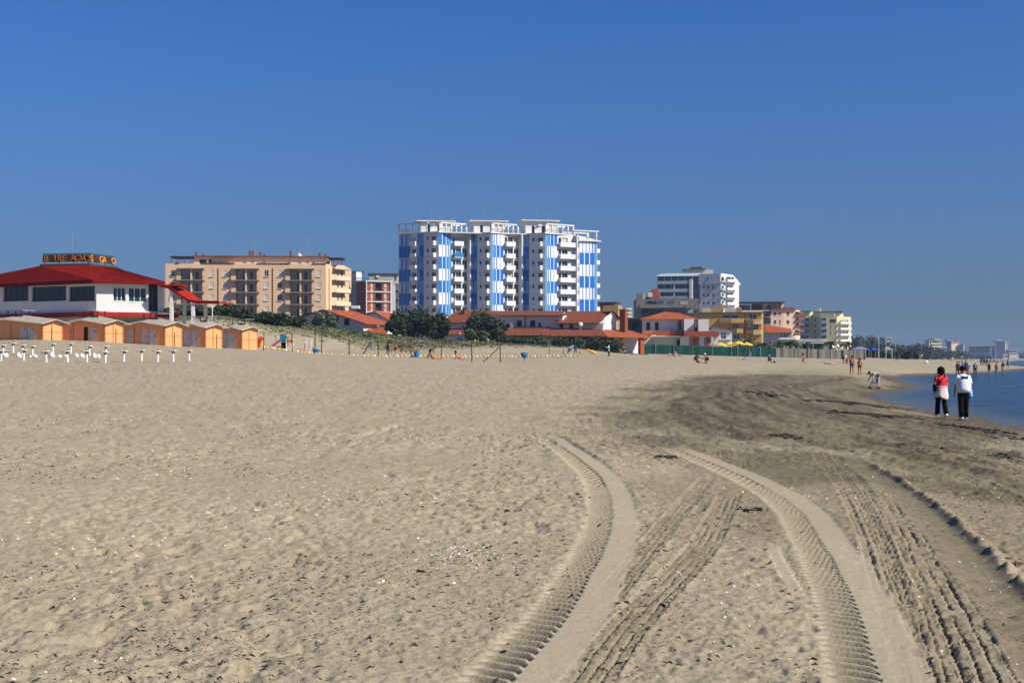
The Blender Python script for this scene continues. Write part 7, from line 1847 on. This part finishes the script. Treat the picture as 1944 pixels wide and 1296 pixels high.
person(1458, 170, 1.6, 10, 'sit', longsl('23242a') + trous('23242a'), 'person in dark clothes and pale cap sitting on the sand alone', 'd8d8d8', 'b9805c')
x, y, z = gpos(1470, 169.5); mb = MB(); mb.lathe([(.16, -.02), (.2, .08), (.12, .2), (.05, .24)], (x, y, z), 10); solo(mb, 'beach_bag', cloth('38302a'), 'small dark bag beside the person in dark clothes', 'bag', (x, y, z), smooth=True)
person(1424.5, 224, 1.7, 200, 'stand', top('c9cdb8') + trous('b8c8d8'), 'person in pale top and light blue trousers beside a dark pushchair', '17100c', 'b9805c')
pushchair(1414, 223, '16161a', '101014', 'dark pushchair with hood before the green fence')
x, y, z = gpos(1403, 222); mb = MB(); mb.hexa([(x - .2, y - .12, z), (x + .2, y - .12, z), (x + .2, y + .12, z), (x - .2, y + .12, z)], [(x - .17, y - .08, z + .42), (x + .17, y - .08, z + .42), (x + .17, y + .08, z + .42), (x - .17, y + .08, z + .42)]); solo(mb, 'green_bag', cloth('a8bc6a'), 'pale green bag left of the dark pushchair', 'bag', (x, y, z))
person(1318, 135, 1.66, 10, 'crouch', longsl('2c2c3c') + trous('3c4450'), 'person in dark top crouching left of a red bucket', '2a1810', 'b9805c')
person(1345, 134, 1.66, 170, 'crouch', [('torso', .12, 1.2, '1c1c20')] + trous('15151a'), 'person in white cap and black vest crouching right of a red bucket', 'f0f0f0', 'c98a64')
x, y, z = gpos(1325.5, 134.4); root = thing('red_bucket', 'red bucket on the sand between two crouching people', 'bucket', (x, y, z)); mb = MB(); mb.lathe([(.13, -.01), (.18, .2), (.19, .21), (.165, .21)], (x, y, z), 12); part(mb, 'pail', M['pred'], root); mb = MB()
for a, b in zip(np.linspace(.2, math.pi - .2, 7), np.linspace(.2, math.pi - .2, 7)[1:]): mb.tube((x + .18 * math.cos(a), y, z + .2 + .12 * math.sin(a)), (x + .18 * math.cos(b), y, z + .2 + .12 * math.sin(b)), .01, n=4)
part(mb, 'handle', M['plastic'], root)
x, y, z = gpos(1335, 134); mb = MB(); mb.slab([(x - .35, y - .5, z + .03), (x + .45, y - .5, z + .04), (x + .45, y + .4, z + .05), (x - .35, y + .4, z + .03)], .04); solo(mb, 'dark_towel', cloth('20222c'), 'dark towel spread before the person in black vest', 'towel', (x, y, z))
def deckchair(px, Y, c, label, i):
    x, y, z = gpos(px, Y); root = thing('low_beach_chair', label, 'chair', (x, y, z), 'low chairs before the green fence'); mb = MB()
    for s in (-.27, .27): mb.tube((x - .4, y + s, z + .7), (x + .05, y + s, z + .1), .018, n=5); mb.tube((x - .1, y + s, z), (x + .5, y + s, z + .28), .018, n=5); mb.tube((x + .3, y + s, z), (x - .15, y + s, z + .35), .018, n=5)
    part(mb, 'frame', M['plastic'], root); mb = MB(); mb.slab([(x - .05, y - .25, z + .2), (x + .45, y - .25, z + .27), (x + .45, y + .25, z + .27), (x - .05, y + .25, z + .2)], .03); part(mb, 'seat', cloth(c), root)
    mb = MB(); mb.slab([(x - .4, y - .25, z + .72), (x - .05, y - .25, z + .22), (x - .05, y + .25, z + .22), (x - .4, y + .25, z + .72)], .03); part(mb, 'backrest', cloth(c), root)
    return x, y, z
for i, (px, c, t_, lb) in enumerate(((1270, '22222a', '1a1a22', 'dark'), (1283, 'c8a890', 'e0b0a0', 'pale'))):
    x, y, z = deckchair(px, 200, c, lb + ' low beach chair before the green fence', i)
    person(px, 200, 1.66, 0, dict(lean=-32, head=0, thl=80, thr=86, knl=40, knr=46, shl=10, shr=12, ell=30, elr=30, ft=20), top(t_) + shorts('e8e4dc'), 'person in %s top reclining in the %s low chair' % (lb, lb), '17100c', 'c98a64', loc=(x + .12, y, z + .14))
person(1156, 175, 1.74, 175, dict(POSES['stand'], shl=45, shr=40, ell=60, elr=60), longsl('f4f4f0') + trous('18181c') + [('thigh', -1, .35, 'f4f4f0')], 'person in long white shirt and dark trousers before the painted wall', '0c0a0a', '6a4a38')
person(1093, 183, 1.7, 110, dict(POSES['kneel'], thl=60, knl=90, lean=8), longsl('2c4a78') + trous('22344e'), 'person in blue kneeling beside a grey parasol', '17100c', 'b9805c')
def sideparasol():
    x, y, z = gpos(1083, 184); root = thing('tilted_parasol', 'grey parasol lying tilted beside the kneeling person in blue', 'parasol', (x, y, z)); mb = MB(); n = 8; ax = Vector((-.75, -.25, .6)).normalized(); a = ax.orthogonal().normalized(); b = ax.cross(a); c = Vector((x, y, z + .85))
    rg = [c + (a * math.cos(2 * math.pi * k / n) + b * math.sin(2 * math.pi * k / n)) * .75 for k in range(n)]
    for k in range(n): mb.poly([rg[k], rg[(k + 1) % n], c + ax * .4])
    part(mb, 'canopy', M['greyblue'], root); mb = MB(); mb.tube(c + ax * .42, c - ax * 1.0, .02, n=5); part(mb, 'pole', M['steel'], root)
sideparasol()
def kayak():
    x, y, z = gpos(1123, 190); root = thing('yellow_kayak', 'yellow kayak tipped on its side before the painted wall', 'kayak', (x, y, z)); mb = MB(); rows_ = []
    for q in np.linspace(-1, 1, 9): w_ = max(.04, math.sqrt(1 - q * q * .96)); rows_.append([Vector((x + q * .85, y + .28 * w_ * math.cos(t_), z + .42 - q * .3 + .24 * w_ * math.sin(t_))) for t_ in np.linspace(0, 2 * math.pi, 11)[:-1]])
    mb.loft(rows_); part(mb, 'hull', M['pyel'], root, True); mb = MB(); mb.lathe([(.2, 0), (.24, .02), (.24, .06), (.18, .05)], (x - .1, y - .02, z + .66), 12, 1.3, .7); part(mb, 'cockpit_rim', M['dgrey'], root)
kayak()
# bathers by the wooden posts
person(821, 116, 1.66, 20, 'sitout', bikini('8a2a1c'), 'suntanned woman in bikini sitting upright by a wooden post', '1a0e0a', 'c07a50', cut='bob')
person(870, 116, 1.64, 186, 'prop', bikini('8a3a24'), 'woman lying face down, propped on her elbows between two posts', '1a0e0a', 'c98458', cut='bob')
person(736.5, 166, 1.7, 90, 'stand', [('torso', -1, 1.2, '20202a')] + trous('2a2a34'), 'person in dark clothes standing behind the beach slide', '17100c', 'b9805c')
person(751, 166, 1.72, 70, 'walk', shorts('7a2a22', .5), 'bare-chested person in red-brown shorts behind the play area', '17100c', 'c07a50')
person(815, 162, 1.68, 0, 'bend', longsl('22222c') + trous('5a5a62'), 'person in dark jacket bending over right of the blue barrel', '17100c', 'b9805c')
person(579, 160, 1.15, 200, 'stand', top('8a7a70') + shorts('5a4a48'), 'child in a white cap standing right of the play tower', 'f2f2f0', 'b9805c')
person(1702, 244, 1.72, 250, 'stand', longsl('0e0e12') + trous('0e0e12'), 'person dressed all in black before the dark green box canopy', '17100c', 'b9805c')
# bathers farther along the water
for px, Y, H, hd, po, wear, lb, hr, sk in ((1851, 150, 1.74, 255, 'stand', longsl('22304e') + trous('14161c') + [('torso', .2, .95, '6fb0e0')], 'man with white cap, light blue shirt and dark jacket at the waterline', 'f2f2f0', 'b9805c'),
        (1817, 165, 1.72, 300, 'stand', longsl('3a2424') + trous('1c1418'), 'person in dark brown leftmost of the group behind the walkers', '17100c', 'b9805c'), (1822, 168, 1.7, 250, 'stand', top('d8d8dc') + shorts('5a5a62'), 'person in white top second in the group behind the walkers', '17100c', 'b9805c'),
        (1827, 172, 1.76, 270, 'stand', longsl('6a8ab4') + trous('3a4a62'), 'person in blue shirt at the middle of the group behind the walkers', 'b8c4d0', 'b9805c'), (1838, 168, 1.7, 240, 'stand', top('e8e6e0') + shorts('d8d4cc'), 'person in white right end of the group behind the walkers', 'e8e8e4', 'b9805c'),
        (1833, 178, 1.7, 280, 'stand', longsl('20242c') + trous('20242c'), 'person in dark clothes near the right end of the group', '17100c', 'b9805c'),
        (1878, 163, 1.64, 230, 'stand', [('torso', -1, 1.2, '15131a'), ('thigh', -1, .4, '15131a')], 'woman in dark swimsuit wading ankle deep', '17100c', 'c98a64'), (1892, 170, 1.62, 260, 'stand', bikini('3a4a78'), 'woman in blue bikini wading between two others', '5a2418', 'c98a64'),
        (1904, 178, 1.72, 80, 'stand', top('15201c') + shorts('e8ecec'), 'man in dark top and white shorts wading', '17100c', 'b9805c'),
        (1863, 260, 1.7, 90, 'walk', longsl('2a2e3a') + trous('23262e'), 'far walker in dark clothes leftmost of three', '17100c', 'b9805c'), (1868, 265, 1.7, 90, 'walk', longsl('3a3a4a') + trous('23262e'), 'far walker in grey middle of three', '17100c', 'b9805c'), (1873, 255, 1.7, 80, 'walk', longsl('3a4668') + trous('23262e'), 'far walker in blue rightmost of three', '17100c', 'b9805c'),
        (1913, 250, 1.7, 90, 'walk', longsl('22304e') + trous('23262e'), 'far walker in dark blue at the water right of the man in white shorts', '17100c', 'b9805c')):
    X = XP(px, Y); zz = max(zsurf(X, Y), -.12); person(px, Y, H, hd, po, wear, lb, hr, sk, loc=(X, Y, zz))
FB = []
for i in range(22):
    g = random.Random(500 + i); Y = g.uniform(330, 620); X = float(shore(Y)) - g.uniform(3, 30)
    if X / Y * F + CX > 1930: X = XP(g.uniform(1790, 1925), Y)
    FB.append((X / Y * F + CX, X, Y, g))
NTH = ORD + ['fifteenth', 'sixteenth', 'seventeenth', 'eighteenth', 'nineteenth', 'twentieth', 'twenty-first', 'twenty-second']
for i, (px, X, Y, g) in enumerate(sorted(FB, key=lambda q: q[0])):
    c, cn = g.choice([('8a3a30', 'red-brown'), ('3a4a78', 'blue'), ('d8d4cc', 'white'), ('22242c', 'dark'), ('b07858', 'tan'), ('6a8ab4', 'pale blue')])
    person(px, Y, g.uniform(1.6, 1.78), g.choice([80, 100, 260, 280]), 'walk', top(c) + shorts(g.choice(['22242c', 'd8d4cc', '3a4a78'])), 'tiny bather with %s top on the far beach, %s from the left' % (cn, NTH[i]), '17100c', 'c98a64', 'tiny bathers scattered along the far beach', loc=(X, Y, max(zsurf(X, Y), 0)))
finish_people()
for px, Y, w_, lb in ((1758, 235, 10, 'small white upturned boat on the far sand above the dark weed line'),):
    x, y, z = gpos(px, Y); mb = MB(); rows_ = []
    for q in np.linspace(-1, 1, 7): k = max(.1, 1 - q * q * .85); rows_.append([Vector((x + q * w_ / F * Y / 2, y + .5 * k * math.cos(t_), z + .45 * k * math.sin(t_))) for t_ in np.linspace(0, math.pi, 8)])
    mb.loft(rows_); solo(mb, 'upturned_boat', M['plastic'], lb, 'boat', (x, y, z), smooth=True)

# ------------------------------------------------------------------ things washed up on the sand
def lumps(name, pts, n, sc_, label, mt='weed', cat='seaweed', spread=.25, seed=0, hz=.5, group=None):
    """a clump or line of dry weed: many small crumpled lumps and strands"""
    g = random.Random(seed); P = [unproject(*p) for p in pts]; mb = MB()
    for i in range(n):
        k = g.uniform(0, len(P) - 1) if len(P) > 1 else 0; j = min(int(k), max(0, len(P) - 2)); q = k - j
        bx, by = (P[j][0] + (P[j + 1][0] - P[j][0]) * q, P[j][1] + (P[j + 1][1] - P[j][1]) * q) if len(P) > 1 else P[0]
        x, y = bx + g.gauss(0, spread), by + g.gauss(0, spread * 1.3); s = sc_ * g.uniform(.4, 1.3); z = zsurf(x, y); a = (math.atan2(P[j + 1][1] - P[j][1], P[j + 1][0] - P[j][0]) + g.gauss(0, .25)) if len(P) > 2 and mt == 'weed' and n > 50 else g.uniform(0, 6.28); c_, s_ = math.cos(a), math.sin(a)
        L, W, Hh = s * g.uniform(.8, 2.2) * (1.6 if n > 50 else 1), s * g.uniform(.25, .6), s * g.uniform(.3, .8) * hz
        ring_ = [(-L, -W * .3), (-L * .2, -W), (L, -W * .2), (L * .5, W), (-L * .6, W * .8)]
        b = [(x + u_ * c_ - v_ * s_, y + u_ * s_ + v_ * c_, z - .02) for u_, v_ in ring_]; t_ = [(x + .5 * (u_ * c_ - v_ * s_), y + .5 * (u_ * s_ + v_ * c_), z + Hh * g.uniform(.5, 1.2)) for u_, v_ in ring_]
        mb.hexa(b, t_)
    o = solo(mb, name, M[mt], label, cat, (*P[0], zsurf(*P[0])), group)
    if name == 'seaweed_line': o['kind'] = 'stuff'
    return o
for i, (pts, n, s, sp, lb) in enumerate((([(1418, 744), (1440, 747), (1488, 754)], 120, .13, .35, 'dark weed streak on the damp flat left of the walkers, nearest the bay'), ([(1545, 760), (1600, 764), (1660, 771), (1718, 775)], 200, .13, .45, 'long dark weed line running towards the bay left of the walkers'),
        ([(1600, 783), (1650, 788), (1725, 793)], 160, .12, .4, 'dark weed line on the damp flat below the long one'), ([(1800, 806), (1860, 815), (1950, 836)], 220, .12, .35, 'dark weed line along the water right of the walkers'), ([(1460, 829), (1520, 835)], 60, .08, .2, 'short dark weed streak at the edge of the damp flat'),
        ([(1700, 845), (1770, 848)], 60, .07, .2, 'short dark weed streak below the walkers'), ([(1885, 866), (1960, 874)], 70, .06, .15, 'dark weed streak at the frame edge on the right'))):
    lumps('seaweed_line', pts, int(n * 1.8), s * .72, lb, spread=sp, seed=600 + i, hz=.35, group='dark weed lines on the damp sand')
lumps('seaweed_clump', [(1247, 871), (1262, 870), (1278, 873)], 40, .055, 'black dry seaweed clump lying left of the right tractor track', spread=.07, seed=620, hz=.7)
lumps('seaweed_clump', [(1418, 967), (1428, 970), (1440, 968)], 26, .032, 'dark dry weed clump on the right tractor track, left edge', spread=.06, seed=621, hz=.7)
lumps('driftwood_bits', [(1920, 1072), (1938, 1072)], 5, .06, 'small brown driftwood stick at the right frame edge', 'wood', 'driftwood', .01, 622)
for i, (px, py, s, m, lb) in enumerate(((720, 1106, .045, 'shell', 'largest white broken shell, lower middle of the dry sand'), (1503, 1247, .03, 'shell', 'white shell beside the right tractor track near the bottom'), (262, 1187, .03, 'shell', 'white shell low on the left of the dry sand'), (570, 1272, .03, 'shell', 'white shell near the bottom edge left of the left tractor track'), (690, 1143, .03, 'shell', 'white shell pair just below the largest shell'), (100, 1148, .04, 'weed', 'black mussel shell low on the far left'), (350, 1134, .04, 'weed', 'black mussel shell in the lower left sand'), (310, 1140, .05, 'weed', 'dark bark piece in the lower left sand'), (730, 1003, .04, 'weed', 'blue-black mussel shell in the middle of the dry sand'), (697, 1217, .035, 'weed', 'black mussel shell near the bottom, left of the left tractor track'), (802, 1085, .04, 'weed', 'dark pebble right of the largest white shell'))):
    lumps('sea_shell' if m == 'shell' else 'mussel_shell', [(px, py)], 3, s * .55, lb, m, 'shell', .018, 640 + i, .8)
def litter():
    """fine shell and weed fragments strewn over the dry sand"""
    g = np.random.default_rng(77)
    for nm, mt, n, lb, bias in (('shell_litter', 'shell', 3600, 'tiny white shell fragments strewn over the dry sand', 1), ('weed_litter', 'weed', 15000, 'tiny dark weed and mussel fragments strewn over the dry sand', 0)):
        N_ = n * 4; y = 5.9 * (5 ** (g.random(N_) ** 1.25)); x = g.uniform(-.46, .44, N_) * y
        d = np.clip(fbm(x * .6, y * .4, 701 + bias, 4) * 3.0 + .28, .015, 1) * np.where(x > .12 * y, .45, 1)
        fine_ = smooth_col[np.clip(np.searchsorted(rows, y) - 1, 0, NR - 1), np.clip(np.searchsorted(u, x / (y + .6)) - 1, 0, NC - 1)]
        k = np.where(g.random(N_) < d * (1 - fine_))[0][:n]; x, y = x[k], y[k]
        m_ = 300; q = np.array([unproject(a, b) for a, b in zip(g.normal(860, 48, m_), g.normal(1049, 15, m_))]); x, y = np.r_[x, q[:, 0]], np.r_[y, q[:, 1]]
        n = len(x); z = zsurf_v(x, y)
        s = (.0035 + .014 * g.random(n) ** 6) * (1 + np.maximum(0, y - 8) * .045)
        th = g.normal(0, .7, n) + (np.pi if bias else 0); L, W, H = s * g.uniform(.8, 1.4 if bias else 2.6, n), s * g.uniform(.35, .8, n), s * g.uniform(.3, .9, n); c_, s_ = np.cos(th), np.sin(th)
        V = np.stack([np.stack([x + (a * L) * c_ - (b * W) * s_, y + (a * L) * s_ + (b * W) * c_, z + h * H], -1) for a, b, h in ((-1, -1, -.3), (1, -.4, -.3), (.6, 1, -.3), (-.7, .8, -.3), (.1, 0, 1))], 1).reshape(-1, 3)
        o = np.arange(n)[:, None, None] * 5 + np.array([[0, 1, 4], [1, 2, 4], [2, 3, 4], [3, 0, 4]])[None]
        me = bpy.data.meshes.new(nm); me.from_pydata(V.tolist(), [], o.reshape(-1, 3).tolist()); me.materials.append(M[mt]); o = put(nm, me); o['kind'] = 'stuff'; o['label'] = lb; o['category'] = 'litter'
litter()

# ------------------------------------------------------------------ haze: one closed box of thin, even air round the whole scene
mb = MB(); mb.box(-1500, 2600, -30, 3600, -3.5, 62)
mh = bpy.data.materials.new('haze_air'); mh.use_nodes = True; t = mh.node_tree; t.nodes.clear()
pv = t.nodes.new('ShaderNodeVolumePrincipled'); pv.inputs['Color'].default_value = (.36, .50, .74, 1); pv.inputs['Density'].default_value = HAZE; pv.inputs['Anisotropy'].default_value = 0.0
mo = t.nodes.new('ShaderNodeOutputMaterial'); t.links.new(pv.outputs[0], mo.inputs['Volume'])
hz_o = put('haze', mb.mesh('haze', mh)); hz_o['kind'] = 'stuff'
